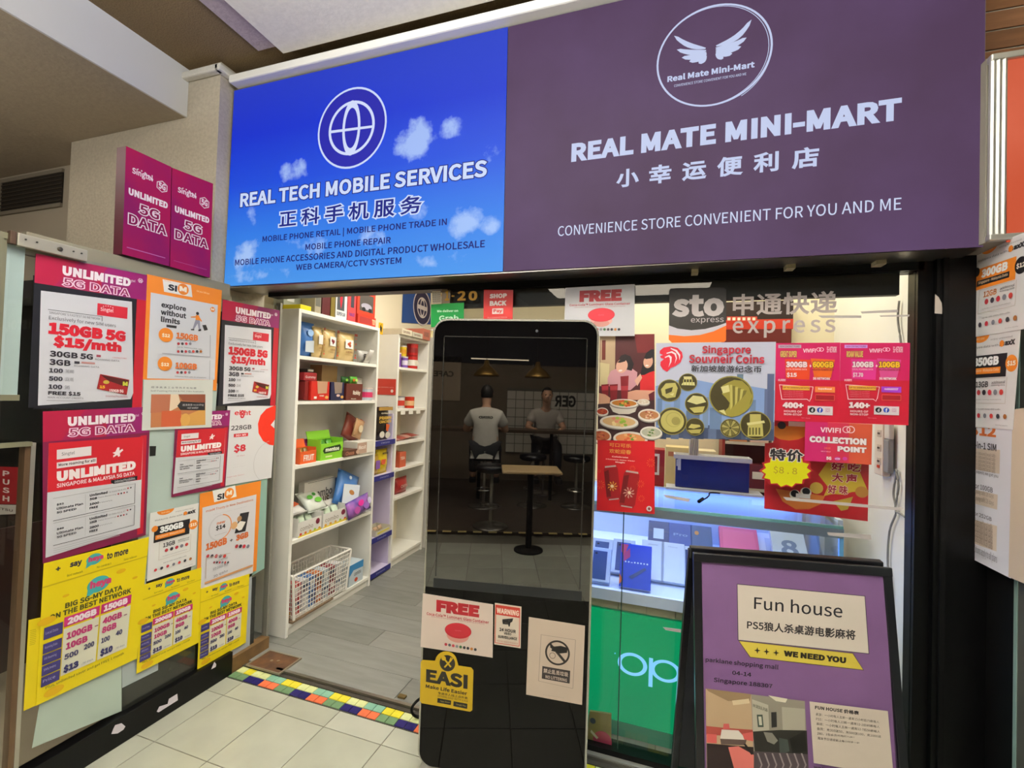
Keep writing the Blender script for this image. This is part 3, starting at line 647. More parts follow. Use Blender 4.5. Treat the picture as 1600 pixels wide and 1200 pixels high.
for k, (g, yy) in enumerate((('150GB', 0), ('100GB', 207))):
    xo = -8*k
    s.disc(180+xo, 477+yy, 52, OR); s.text(150+xo, 457+yy, 210+xo, 500+yy, '$12', '#fbe9d0', .04, hh=30); s.text(253+xo, 455+yy, 412+xo, 524+yy, g, '#d9743a', .04, hh=46)
    s.text(262+xo, 508+yy, 395+xo, 528+yy, '+1GB roaming data', '#5a5a64', .01); dots(s, 270+xo, 540+yy, 28, 4, 10, 'px')
    if not k: s.text(262, 560, 440, 584, 'up to 700mins IDD calls', '#5a5a64', .01); dots(s, 268, 596, 27, 7, 10, 'px')
s.text(240, 770, 468, 790, '700mins IDD calls to anywhere', '#5a5a64', .01)
s.poly([(495, 478), (500, 478), (498, 638), (493, 638)], '#a6a6b0'); s.poly([(150, 606), (495, 633), (495, 638), (150, 611)], '#a6a6b0'); s.poly([(493, 660), (497, 660), (494, 800), (490, 800)], '#a6a6b0')
s.done()
s = pp('note_card', 'white card with handwritten lines and an orange photo, taped below the explore poster', [(22, 800), (522, 800), (510, 1142), (8, 1166)], .007, '#d5d8d2', Z=z)
s.text(75, 846, 400, 868, '超 净 高 清 工 业 导 热 手 机 贴 膜', '#3a3a44', .0); s.text(70, 874, 455, 894, 'Self Pasting PH PH & PVC Film Available', '#3a3a44', .0)
s.part = 'photo'; s.poly([(75, 905), (465, 905), (465, 1125), (70, 1145)], '#b8754c'); s.poly([(75, 905), (215, 905), (205, 1030), (70, 1040)], '#b06a50'); s.poly([(215, 905), (270, 905), (290, 985), (205, 1030)], '#e8d0b4')
s.poly([(150, 1025), (290, 1022), (290, 1135), (145, 1140)], '#c45a38'); s.poly([(290, 1050), (345, 1050), (465, 1000), (465, 1125), (290, 1132)], '#d09a50'); s.disc(320, 1088, 34, '#dba657', ry=1.3); s.poly([(270, 905), (465, 905), (465, 965), (300, 950)], '#8a4a36')
s.part = 'black_arrow_label'; s.poly([(262, 988), (288, 955), (462, 965), (462, 1020), (285, 1018)], '#24242a'); s.text(300, 972, 452, 992, '超净高清 recording', '#d0ccd0', 0); s.text(335, 994, 415, 1010, 'not water', '#d0ccd0', 0)
s.done()
s = pp('mobile_poster', 'white poster with eight, 228GB, $8 and a red circle, beside the doorway', [(355.5, 634.6), (431, 633.5), (424, 746.5), (351.6, 759)], .0035, '#d8d7db')
s.part = 'red_circle'; s.poly([(431, 634), (428, 634), (416, 639), (407, 649), (403, 662), (404, 677), (411, 689), (421, 695), (428, 696), (429.5, 670), (423, 664), (430, 655)], '#e8301c'); s.part = 'printed_artwork'
s.Z = z; s.text(675, 1018, 722, 1056, 'ei', RD, .02); s.text(716, 1018, 748, 1078, '8', RD, .03); s.text(745, 1018, 795, 1056, 'ht', RD, .02)
s.text(650, 1128, 798, 1166, '228GB', '#3a3038', .015, hh=34)
s.Z = (220, 660, .225)
s.prect(645, 72, 745, 104, RD); s.text(658, 78, 733, 98, '5G+ MY', '#f6e2e4', .02); s.text(645, 145, 730, 215, '$8', '#c8283a', .035); s.text(665, 222, 722, 240, '30 days', '#c07078', 0)
for k in range(3): s.text(640, 266+18*k, 722, 278+18*k, ('SG Unlimited', 'Data & Calls', 'Free caller')[k], '#6a6468', 0)
s.text(596, 358, 717, 386, 'Sign Up Now!', '#c84858', 0); s.text(596, 380, 748, 408, 'www.eight.com.sg', '#a07078', 0)
s.disc(905, 270, 112, '#b8b4b8', ring=.015, a0=100, a1=235); s.done()
def maxx_poster(s, amount, extra, price, col, off=(0, 0)):
    s.disc(.3, .0, .17, OR, UV, a0=180, a1=360, ry=.55); s.text(.22, .02, .38, .045, 'best value', '#fbe3c4', 0, UV)
    s.text(.5, .05, .88, .075, 'enjoy unlimited', '#8a8088', 0, UV); s.text(.1, .115, .65, .145, 'Malaysia data with', '#4a4248', .0, UV); s.text(.67, .09, .93, .145, 'maxX', '#2a262c', .05, UV); s.disc(.71, .118, .04, OR, UV)
    s.part = 'price_panel'; s.rect(.09, .22, .82, .46, col, UV); s.disc(.9, .33 if off else .3, .1, '#1b1a20' if col == OR else OR, UV); s.part = 'printed_artwork'
    s.text(.2, .24, .68, .335, amount, '#ffffff', .045, UV); s.rect(.12, .355, .72, .42, OR if col != OR else '#1b1a20', UV); s.text(.15, .365, .69, .405, 'Singapore - Malaysia Data', '#f0d0b0', .01, UV); s.text(.83, .3, .97, .36, price, '#fff4e4', .03, UV)
    s.disc(.1, .25, .06, OR if col != OR else '#1b1a20', UV)
    s.text(.28, .5, .52, .565, extra, '#2a262c' if col != OR else '#c87838', .02, UV); s.text(.58, .5, .82, .53, 'additional', '#4a4248', .0, UV); s.text(.58, .535, .82, .56, 'roaming data', '#4a4248', .0, UV)
    dots(s, .35, .62, .105, 5, .035)
    for a in ((.2, .47, .82, .473), (.2, .735, .85, .738), (.2, .47, .205, .735), (.85, .47, .855, .735)): s.rect(*a, '#b8a898', UV)
    s.text(.28, .69, .78, .705, 'Includes roaming destinations', '#8a8088', 0, UV)
    s.text(.3, .79, .78, .81, 'up to 100 mins IDD calls', '#5a545c', .0, UV); dots(s, .15, .87, .12, 7, .03); s.text(.72, .955, .93, .968, 'terms apply', '#8a8088', 0, UV); return s.done()
s = pp('data_poster', 'small white 350GB poster above the yellow posters', [(234.6, 801.8), (310.7, 786), (305.5, 882.8), (229.5, 908.6)], .005, '#e6e4e2'); maxx_poster(s, '350GB', '13GB', '$15', '#1b1a20')
z = (220, 660, .225)
s = pp('sim_poster', 'orange SIM poster with a $14 ring, lower right of the glass', [(412, 495), (835, 405), (802, 1030), (385, 1180)], .006, OR, Z=z)
s.part = 'white_tab'; s.poly([(498, 475), (655, 437), (665, 515), (510, 555)], '#ece9e6'); s.part = 'white_leaflet'; s.poly([(428, 592), (803, 500), (778, 1045), (415, 1170)], '#d6d4da'); s.part = 'printed_artwork'
s.text(528, 490, 580, 542, 'SI', '#20222c', .04, hh=42); s.disc(614, 492, 32, OR); s.text(594, 470, 634, 510, 'M', '#f6ead8', .04)
s.text(452, 545, 780, 630, 'maxM Trusty in New Destinations', '#c86a3a', .01, hh=22); s.text(500, 582, 735, 645, 'Thailand | India | Philippines', '#77707a', 0)
s.disc(552, 728, 78, '#c9c6cc', ring=.1); s.disc(552, 728, 78, OR, ring=.07, a0=-80, a1=80)
s.text(528, 680, 586, 712, 'new', '#d07038', .02); s.text(520, 712, 588, 755, '$14', '#2a262c', .03, hh=36); s.text(512, 762, 596, 785, '36GB/7days', '#2a262c', .02)
s.part = 'phone_picture'; s.poly([(690, 632), (752, 620), (726, 755), (650, 772)], '#26242a'); s.poly([(652, 725), (690, 685), (728, 690), (700, 745), (680, 752)], '#efe8e0'); s.disc(648, 715, 22, '#d9a878'); s.disc(684, 668, 16, '#b98a60'); s.part = 'printed_artwork'
s.text(450, 815, 598, 893, '150GB', '#d06a34', .045, hh=50); s.text(618, 806, 638, 830, '+', '#4a4248', .03); s.text(660, 765, 747, 825, '3GB', '#d06a34', .045, hh=42); s.text(510, 880, 562, 898, 'local data', '#4a4248', .0); s.text(660, 825, 735, 848, 'roaming data', '#4a4248', .0)
dots(s, 464, 928, 29, 5, 11, 'px'); dots(s, 664, 860, 26, 4, 11, 'px'); dots(s, 508, 972, 19, 6, 7, 'px')
s.poly([(450, 940), (620, 905), (620, 908), (453, 944)], '#b9a89c'); s.poly([(450, 940), (455, 940), (450, 1085), (445, 1085)], '#b9a89c')
for k in range(3): s.text(500, 945+48*k, 600, 962+48*k, ('up to 700 mins IDD', 'no contract', '30 days')[k], '#77707a', 0)
s.poly([(440, 1110), (775, 985), (775, 998), (440, 1125)], '#c89060'); s.done()
def yellow_poster(s):
    YB = '#4a4a1c'
    s.text(.22, .045, .325, .09, 'say', '#2c2a3a', .04, UV); s.text(.1, .05, .14, .08, '+', '#2c2a3a', .03, UV); s.text(.56, .045, .78, .095, 'to more', '#2c2a3a', .03, UV)
    def bubble(cx, cy, r):
        s.disc(cx, cy, r, '#3fa0a0', UV, ry=.8); s.poly([(cx-r*.9, cy+.0), (cx-r*1.0, cy+r*.75), (cx-r*.3, cy+r*.5)], '#3fa0a0', UV); s.text(cx-r*.75, cy-r*.35, cx+r*1.15, cy+r*.3, 'heya', '#c23a6a', .05, UV)
    s.np('speech_bubble'); bubble(.44, .065, .075); s.np('speech_bubble'); bubble(.5, .27, .11); s.part = 'printed_artwork'
    for k, t in enumerate(('Best network', 'No contract', 'Data rollover')): s.text(.2+.27*k, .125, .34+.27*k, .143, t, YB, 0, UV)
    s.poly([(0, .165), (1, .155), (1, .163), (0, .175)], '#c8ae10', UV)
    s.text(.2, .335, .75, .375, 'BIG SG-MY DATA', YB, .03, UV); s.text(.07, .385, .85, .425, 'ON THE BEST NETWORK', YB, .03, UV)
    for x, y, r in ((.72, .22, .05), (.2, .28, .03), (.05, .42, .08), (.88, .31, .03), (.15, .95, .09)): s.disc(x, y, r, '#e0b010', UV, ry=.5)
    s.np('magenta_tag'); s.rect(.2, .44, .53, .512, '#c02870', UV); s.poly([(.45, .51), (.5, .51), (.475, .53)], '#c02870', UV); s.np('magenta_tag'); s.rect(.545, .44, .86, .512, '#c02870', UV); s.poly([(.78, .51), (.83, .51), (.805, .53)], '#c02870', UV)
    s.np('price_cell'); s.rect(.2, .525, .53, .865, '#dcd9c4', UV); s.np('price_cell'); s.rect(.545, .525, .86, .865, '#dcd9c4', UV)
    s.np('navy_cell'); s.rect(.03, .465, .19, .55, '#3a3372', UV)
    for k in range(4): s.np('navy_cell').rect(.03, .58+.078*k, .19, .65+.078*k, '#3a3372', UV)
    s.part = 'printed_artwork'
    for k, t in enumerate(('Local Data', 'Roaming Data', 'IDD Roaming', 'SMS/mins', 'Price')): s.text(.045, (.495 if not k else .6+.078*(k-1)), .15, (.515 if not k else .622+.078*(k-1)), t, '#c4bfe0', 0, UV)
    s.text(.23, .452, .5, .502, '200GB', '#fbe8f2', .05, UV); s.text(.57, .452, .82, .502, '150GB', '#fbe8f2', .05, UV)
    s.text(.23, .56, .47, .61, '100GB', '#b5306e', .04, UV); s.text(.23, .635, .43, .685, '10GB', '#b5306e', .04, UV); s.text(.57, .55, .77, .6, '40GB', '#b5306e', .04, UV); s.text(.57, .62, .72, .67, '8GB', '#b5306e', .04, UV)
    s.text(.22, .715, .35, .755, '500', '#3f3c66', .03, UV); s.text(.4, .7, .5, .74, '200', '#3f3c66', .03, UV); s.text(.57, .705, .66, .745, '100', '#3f3c66', .03, UV); s.text(.72, .695, .79, .735, '40', '#3f3c66', .03, UV)
    s.text(.22, .795, .36, .855, '$13', '#332f62', .05, UV); s.text(.57, .79, .7, .85, '$10', '#332f62', .05, UV); s.text(.39, .83, .5, .85, '/30 days', '#6a6890', 0, UV); s.text(.73, .825, .83, .845, '/30 days', '#6a6890', 0, UV)
    for x in (.49, .79): s.rect(x, .585, x+.035, .593, '#8a5a6a', UV)
    s.text(.07, .89, .83, .915, 'Plus, unlimited saver and get FREE 1 month', YB, .005, UV); return s.done()
s = pp('yellow_sheet', 'plain yellow poster edge sticking out behind the largest yellow poster', [(45, 969), (75, 962), (66, 1098), (37, 1111)], .006, '#e8cf10'); lines(s, .1, .12, .45, 9, .02, '#b8a010', .006); s.done()
s = pp('data_poster', 'largest yellow poster with 200GB and 150GB, lower left', [(68.6, 880.5), (233, 839), (213.8, 1029), (56, 1103)], .0085, '#ecd30e'); yellow_poster(s)
s = pp('data_poster', 'middle yellow poster with 200GB and 150GB, under the 350GB poster', [(221.3, 914.7), (315, 886.7), (310, 1004), (213.3, 1053)], .0075, '#ecd30e'); yellow_poster(s)
s = pp('data_poster', 'rightmost yellow poster with 200GB and 150GB, under the $14 SIM poster', [(314, 920), (389.9, 896.5), (384, 1004), (308.5, 1046)], .008, '#ecd30e'); yellow_poster(s)
# posters on the right hand glass
RP = RIGHT(1.0)
z = (1460, 360, .4667)
s = Sheet('price_list', 'long white paper list with $12, $14 and $49 plans, bottom of the right glass', 'poster', [(88, 650), (265, 600), (255, 1165), (72, 1072)], RP, '#dcdbe6', .001, .002, group='papers on the right glass', Z=z)
s.part = 'side_strip'; s.poly([(262, 600), (330, 590), (330, 1195), (248, 1160)], '#cdbba8')
for a in ([(108, 728), (220, 735), (218, 815), (105, 795)], [(103, 860), (212, 885), (210, 935), (100, 905)], [(98, 958), (210, 990), (208, 1075), (96, 1035)]): s.np('shaded_box').poly(a, '#cdbcae')
s.part = 'printed_artwork'
s.text(122, 645, 207, 695, '$12', '#c86a34', .03); s.text(116, 702, 208, 738, 'All-in-1 SIM', '#3a3640', .02); s.text(108, 836, 196, 880, '$14 for 100GB', '#5a5660', .01); s.text(106, 928, 192, 975, '$49 for 252GB', '#5a5660', .01)
for k in range(5): s.text(118, 742+12*k, 205, 752+13*k, 'unlimited data and local calls', '#8a7a70', 0)
for k in range(2): s.text(112, 870+22*k, 200, 888+22*k, 'free incoming calls 28 days', '#8a7a70', 0)
for k in range(4): s.text(108, 968+18*k, 196, 990+18*k, 'unlimited data and local calls', '#8a7a70', 0)
s.text(112, 800, 215, 825, 'what to expect, we got you', '#4a4650', 0); s.text(95, 1045, 212, 1105, 'terms and conditions apply to all plans', '#77737c', 0); s.done()
s = Sheet('data_poster', 'white 350GB $15 poster with a black price panel on the right glass', 'poster', [(107, 360), (288, 330), (262, 668), (85, 655)], RP, '#e0dee0', .001, .004, group='papers on the right glass', Z=z); maxx_poster(s, '350GB', '13GB', '$15', '#1b1a20')
s = Sheet('data_poster', 'white 300GB $12 poster with an orange price panel, top of the right glass', 'poster', [(135, 72), (318, 0), (300, 330), (105, 362)], RP, '#e0dee0', .001, .006, group='papers on the right glass', Z=z); maxx_poster(s, '300GB', '12GB', '$12', OR)
# ================================================================== STICKERS AND POSTERS ON THE SHOPFRONT GLASS
GP = FRONT(2.0035); GF = FRONT(1.989)
def gs(name, label, quad, col, Z=(0, 0, 1), lift=0, cat='poster', pl=None, th=.0012, **k):
    return Sheet(name, label, cat, quad, pl or GP, col, th, lift, Z=Z, **k)
z = (660, 440, .2166)
def free_poster(s, wz, q):
    pass
s = gs('gold_number', 'gold door number 01-20 on the black header', [(118, 100), (120, 100), (120, 102), (118, 102)], '#b88a1c', z, cat='number', pl=GF)
for ch, x0_, x1_ in (('0', 84, 140), ('1', 162, 194), ('-', 210, 232), ('2', 252, 314), ('0', 332, 398)): s.text(x0_, 66 if ch != '-' else 98, x1_, 138 if ch != '-' else 110, ch, '#c9961f', .03, part=('numeral', x0_))
s.done()
s = gs('notice', 'small white notice with rows of print at the left end of the header', [(68, 68), (130, 68), (140, 155), (75, 158)], '#c9c0ac', z, lift=.002, pl=GF, cat='sticker')
for k in range(5): s.text(74, 76+15*k, 132, 86+15*k, 'IN USE 24HRS', '#4c4636', .01)
s.done()
s = gs('delivery_sticker', 'green sticker saying We deliver on, behind the top left of the tall screen', [(62, 165), (300, 150), (298, 310), (62, 330)], '#0f8a3c', z, lift=.004, cat='sticker', pl=GF)
s.text(105, 200, 258, 222, "We deliver on", '#d8ecd8', .02); s.text(120, 240, 262, 285, 'Grab', '#d0e8d0', .02).done()
s = gs('payment_sticker', 'red sticker reading SHOP BACK Pay under the fascia', [(443, 58), (655, 60), (650, 285), (440, 285)], '#cf3230', z, lift=.002, cat='sticker', pl=GF)
s.text(485, 84, 610, 122, 'SHOP', '#f0e4e0', .045); s.text(485, 136, 606, 176, 'BACK', '#f0e4e0', .045); s.prect(503, 192, 584, 234, '#eadbd6'); s.text(512, 198, 576, 230, 'Pay', '#cf3230', .03); s.text(468, 250, 612, 268, 'Accepted Here', '#eab0ac', 0).done()
# FREE container poster, once on the window and once on the tall screen
def free_art(s, pts):
    """pts: dict of zoom coordinates measured on this copy"""
    s.text(*pts['free'], 'FREE', '#a81c28', .055); s.text(*pts['l1'], 'Coca-Cola™ Luminarc Glass Container', '#b02c3c', .02); s.text(*pts['l2'], 'with every $18 purchase of participating products', '#a05860', 0)
    (cx, cy), r = pts['bowl']; s.part = 'bowl_picture'; s.disc(cx, cy+r*.42, r*.82, '#d9a59c', ry=.52); s.disc(cx, cy+r*.62, r*.6, '#c88a80', ry=.45); s.disc(cx, cy, r, '#c21f30', ry=.52); s.disc(cx, cy, r*.93, '#cc2436', ry=.48); s.part = 'printed_artwork'
    s.text(cx-r*.2, cy-r*.05, cx+r*.2, cy+r*.06, 'GLASS', '#d8707c', 0)
    x, y, d = pts['dots']; cols = ('#b02c3c', '#5a5a60', '#c0404a', '#8a8a90', '#3a6a3a', '#4a3a40', '#25252c', '#c07830', '#2a2a30')
    for k in range(9): s.disc(x+d*k, y+pts.get('dy', 0)*k, d*.38, cols[k], n=12)
s = gs('free_gift_poster', 'white FREE glass container poster on the window above the tall screen', [(1033, 45), (1531, 18), (1531, 392), (1020, 395)], '#cfcdd2', z, lift=.006, pl=GF)
free_art(s, dict(free=(1132, 54, 1440, 148), l1=(1062, 148, 1500, 178), l2=(1095, 172, 1462, 192), bowl=((1290, 240), 98), dots=(1210, 345, 26)))
s.done()
# courier lettering
z = (920, 430, .2166)
s = gs('courier_sticker', 'black and orange rounded square sticker reading sto express', [(590, 95), (975, 88), (992, 105), (990, 470), (975, 482), (600, 487), (577, 465), (580, 110)], '#2a2422', z, cat='sticker')
s.part = 'white_band'; s.poly([(577, 362), (640, 385), (740, 397), (840, 388), (930, 365), (991, 343), (991, 365), (900, 405), (800, 432), (690, 440), (577, 430)], '#cfc8d4')
s.part = 'orange_band'; s.poly([(577, 430), (690, 440), (800, 432), (900, 405), (991, 362), (990, 470), (975, 482), (600, 487), (577, 465)], '#ee6c12')
s.text(605, 135, 978, 303, 'sto', '#cdc3c4', .035, res=4, sp=1.06); s.text(735, 306, 974, 353, 'express', '#b4a9ac', .005).done()
z2 = (1180, 430, .2166)
s = gs('vinyl_lettering', 'large pale Chinese characters and express cut in vinyl on the glass', [(400, 300), (402, 300), (402, 302), (400, 302)], '#c4b8b6', z2, cat='lettering')
s.text(-163, 112, 594, 292, '申通快递', '#b9acaa', .014, res=3); s.text(-165, 318, 580, 452, 'express', '#b9acac', .01, sp=1.3).done()
z = (920, 430, .2166)
# souvenir coins poster
s = gs('coin_poster', 'souvenir coins poster with a red lion head and gold coins over a skyline', [(485, 490), (1350, 480), (1336, 1195), (480, 1170)], '#c4c6dc', z, lift=.001)
s.part = 'skyline_picture'; s.poly([(482, 800), (700, 740), (900, 780), (1100, 790), (1340, 830), (1337, 1100), (482, 1100)], '#7d96c8'); s.poly([(482, 1100), (1337, 1060), (1336, 1195), (480, 1170)], '#3f4a66')
for a in ((490, 890, 530, 1080, '#5f779c'), (545, 930, 590, 1080, '#8298b4'), (610, 870, 660, 1080, '#6f88b0'), (700, 980, 800, 1110, '#56688a'), (870, 960, 960, 1110, '#62789c'), (1065, 715, 1115, 900, '#5b7086'), (1160, 900, 1205, 1060, '#63789a'),
          (1280, 712, 1338, 1110, '#50597c'), (1262, 822, 1290, 1110, '#5d668a'), (820, 880, 865, 1100, '#7286a6')): s.prect(*a)
for k in range(9): s.prect(500+90*k, 1105+6*(k % 3), 560+90*k, 1180, ('#2f3a55', '#566484', '#454f6c')[k % 3])
s.part = 'lion_head_logo'; LR = '#cf1d35'
s.poly([(513, 545), (540, 522), (590, 514), (640, 524), (672, 555), (678, 590), (662, 628), (625, 655), (590, 670), (565, 697), (535, 680), (516, 650), (518, 625), (542, 605), (522, 598), (513, 585), (535, 575), (512, 565)], LR)
for a in ([(560, 560), (600, 548), (630, 565), (636, 600), (620, 640), (628, 600), (618, 572), (596, 560), (562, 568)], [(548, 590), (580, 575), (598, 590), (596, 625), (575, 665), (586, 622), (584, 598), (574, 588), (550, 598)], [(590, 524), (635, 540), (660, 575), (655, 615), (648, 580), (625, 550), (590, 532)]): s.poly(a, '#f0e8f0')
def coin(cx, cy, r, k):
    s.np('coin_picture'); s.disc(cx, cy, r, '#8d8340', n=32); s.disc(cx, cy, r*.94, '#3c3416', n=32); G, G2 = '#b6ab62', '#d0c98e'
    q = lambda *p: [(cx+a*r, cy+b*r) for a, b in p]
    if k == 0: s.poly(q((-.7, -.1), (-.3, -.6), (.5, -.65), (.7, -.2), (.5, .55), (-.2, .65), (-.6, .4)), G); s.poly(q((-.35, -.1), (.3, -.3), (.2, .1), (-.3, .3)), '#3c3416'); s.poly(q((0, .3), (.4, .2), (.3, .45)), G2)
    if k == 1: s.poly(q((-.45, -.6), (.4, -.6), (.45, -.3), (-.4, -.3)), G2); s.poly(q((-.7, .3), (-.5, 0), (.7, 0), (.75, .35)), G2); [s.poly(q((-.5+.3*j, -.3), (-.4+.3*j, -.3), (-.4+.3*j, .3), (-.5+.3*j, .3)), G) for j in range(4)]
    if k == 2: s.poly(q((-.8, -.2), (-.3, -.7), (.5, -.6), (.8, -.15), (0, .05)), G2); s.poly(q((-.6, .35), (.1, .25), (.7, .2), (.5, .7), (-.2, .75)), G)
    if k == 3: s.disc(cx, cy, r*.8, G, n=28); s.disc(cx+.1*r, cy-.1*r, r*.55, '#a59b56', n=24, ring=.12); s.disc(cx+.25*r, cy, r*.3, '#8f8548', n=20)
    if k == 4: s.poly(q((-.7, .1), (-.4, -.3), (.5, -.2), (.6, 0), (-.1, .2)), G); s.poly(q((-.8, .35), (.7, .25), (.5, .7), (-.4, .7)), '#a49a54')
    if k == 5:
        s.poly(q((-.4, -.45), (-.1, -.62), (.15, -.72), (.5, -.68), (.8, -.4), (.95, 0), (.8, .5), (.4, .85), (0, .95), (-.35, .75), (-.1, .5), (-.05, .3), (-.25, .05), (-.4, -.1), (-.35, -.22)), '#8f8438')
        for j in range(6): s.poly(q((-.05+.12*j, -.5+.05*j), (.06+.13*j, -.5+.05*j), (.1+.11*j, .4-.1*j), (-.02+.1*j, .62-.1*j)), ('#b1a65c', '#6b6127')[j % 2])
        s.poly(q((-.45, -.4), (-.1, -.5), (-.05, -.2), (-.35, -.12)), G2); s.poly(q((-.55, .65), (-.3, .6), (-.2, .85)), G2)
    if k == 6:
        for j in range(14): s.disc(cx, cy, r*.85, ('#a1965a', '#6b6230')[j % 2], a0=j*25.7, a1=j*25.7+22, n=3, ring=.88)
    if k == 7: s.poly(q((-.5, .7), (-.45, -.1), (-.35, -.1), (-.35, -.7), (.35, -.7), (.35, -.1), (.45, -.1), (.5, .7)), G); s.poly(q((-.55, -.15), (.55, -.3), (.6, -.15), (-.5, 0)), G2); [s.poly(q((-.4+.2*j, .15), (-.3+.2*j, .15), (-.3+.2*j, .6), (-.4+.2*j, .6)), '#55501f') for j in range(4)]
for a in ((581, 832, 86, 0), (714, 772, 68, 1), (777, 928, 86, 2), (602, 1052, 106, 3), (765, 1093, 68, 4), (1024, 872, 162, 5), (1020, 1102, 74, 6), (1200, 1082, 114, 7)): coin(*a)
s.part = 'printed_artwork'
s.text(815, 508, 1168, 580, 'Singapore', '#a81830', .022); s.text(722, 572, 1265, 636, 'Souvneir Coins', '#a81830', .022); s.text(738, 648, 1245, 702, '新加坡旅游纪念币', '#26262e', .01); s.done()
# restaurant scene over a red festive panel
s = gs('festive_poster', 'tall red festive poster with a photo of friends eating and two drink cans', [(88, 430), (474, 424), (475, 1718), (60, 1690)], '#c4141f', z)
s.part = 'dining_photo'
s.poly([(80, 432), (474, 425), (476, 1190), (66, 1190)], '#4a1a1e'); s.poly([(84, 432), (192, 432), (188, 800), (80, 800)], '#b49a7c'); s.poly([(330, 432), (474, 426), (474, 560), (350, 560)], '#6a1418')
s.poly([(95, 470), (122, 468), (120, 610), (94, 612)], '#6a2a22'); s.poly([(80, 630), (150, 640), (140, 800), (78, 800)], '#c9b98e')
s.poly([(136, 740), (160, 690), (215, 668), (300, 665), (350, 700), (345, 790), (300, 830), (180, 830), (136, 790)], '#c9929c'); s.poly([(215, 610), (232, 580), (262, 570), (300, 585), (325, 640), (310, 690), (270, 680), (255, 640), (225, 620)], '#1c1216'); s.disc(238, 655, 42, '#dba893', ry=1.25, ang=-12); s.poly([(205, 630), (235, 600), (275, 600), (262, 622), (225, 632)], '#1c1216'); s.disc(228, 688, 14, '#f4e8e4', ry=.5, ang=10)
s.poly([(370, 720), (400, 690), (474, 680), (475, 840), (370, 830)], '#c01e24'); s.poly([(398, 600), (415, 560), (450, 535), (474, 535), (474, 690), (440, 700), (400, 720), (370, 720)], '#150e12'); s.disc(428, 625, 34, '#d9a38c', ry=1.4, ang=-8); s.disc(420, 652, 12, '#f4e8e4', ry=.5); s.poly([(400, 600), (425, 570), (462, 580), (450, 600), (415, 605)], '#150e12')
s.poly([(330, 760), (372, 710), (385, 740), (350, 800)], '#d9a893'); s.poly([(250, 850), (340, 828), (474, 832), (474, 900), (300, 900), (250, 880)], '#cf9880'); s.poly([(430, 860), (474, 835), (474, 930), (440, 910)], '#5c1420')
for x, w in ((90, 55), (150, 60), (228, 60)): s.poly([(x, 790-20*(x > 200)*3), (x+w, 785-20*(x > 200)*3), (x+w-8, 900), (x+8, 900)], '#7c1420'); s.poly([(x+4, 800), (x+w-4, 798), (x+w-6, 830), (x+6, 832)], '#a8303a')
s.poly([(74, 850), (120, 860), (155, 885), (150, 930), (110, 945), (70, 940)], '#d9a588')
s.poly([(66, 930), (474, 900), (476, 1190), (64, 1190)], '#3a2024')
def bowl(cx, cy, r, ry, food):
    s.disc(cx, cy+8, r*1.02, '#8f8580', ry=ry); s.disc(cx, cy, r, '#e4ddd4', ry=ry, n=32); s.disc(cx, cy-2, r*.86, food[0], ry=ry*.8, n=28)
    for k in range(16): t = k*2.4; s.disc(cx+math.cos(t)*r*.55*((k % 4+1)/4), cy+math.sin(t)*r*.42*ry*((k % 4+1)/3), r*.11, food[1+k % (len(food)-1)], n=8, ry=.7)
s.poly([(150, 940), (355, 930), (335, 985), (290, 1002), (220, 1002), (175, 985)], '#d8cfc6')
bowl(255, 925, 104, .32, ('#b8752c', '#d8a040', '#7a3a1c', '#5f8a30', '#c4502a')); bowl(98, 985, 44, .7, ('#a83a22', '#c4642c', '#8a2a1a')); bowl(395, 915, 45, .5, ('#d8c8b4', '#e8e0d4'))
bowl(435, 1010, 80, .6, ('#b0764a', '#d8a080', '#9a4a3a', '#e0c8a8')); bowl(218, 1058, 140, .36, ('#d8b07c', '#a8c048', '#e0c080', '#e09078', '#8aa83c', '#f0d8a0')); bowl(90, 1160, 74, .72, ('#b0603a', '#c86a48', '#9a3a2a')); bowl(300, 1180, 125, .45, ('#e0925c', '#d86a40', '#e8b078', '#6a9a3a')); bowl(450, 1135, 80, .6, ('#b4b4a0', '#5a7a3a', '#c8c0a8'))
s.part = 'red_panel'; s.poly([(66, 1188), (476, 1196), (475, 1718), (60, 1690)], '#c4141f')
s.Z = (900, 660, .25); s.part = 'printed_artwork'
s.text(210, 125, 346, 158, '可口可乐', '#d8a24c', .01); s.text(210, 162, 346, 198, '欢蛇迎春', '#d8a24c', .01); s.text(226, 206, 328, 222, 'Celebrate', '#f0d8d0', .03); s.text(188, 223, 370, 242, 'Chinese New Year', '#f0d8d0', .03); s.text(248, 240, 308, 256, 'Magic', '#f0d8d0', .03)
s.part = 'drink_can_picture'
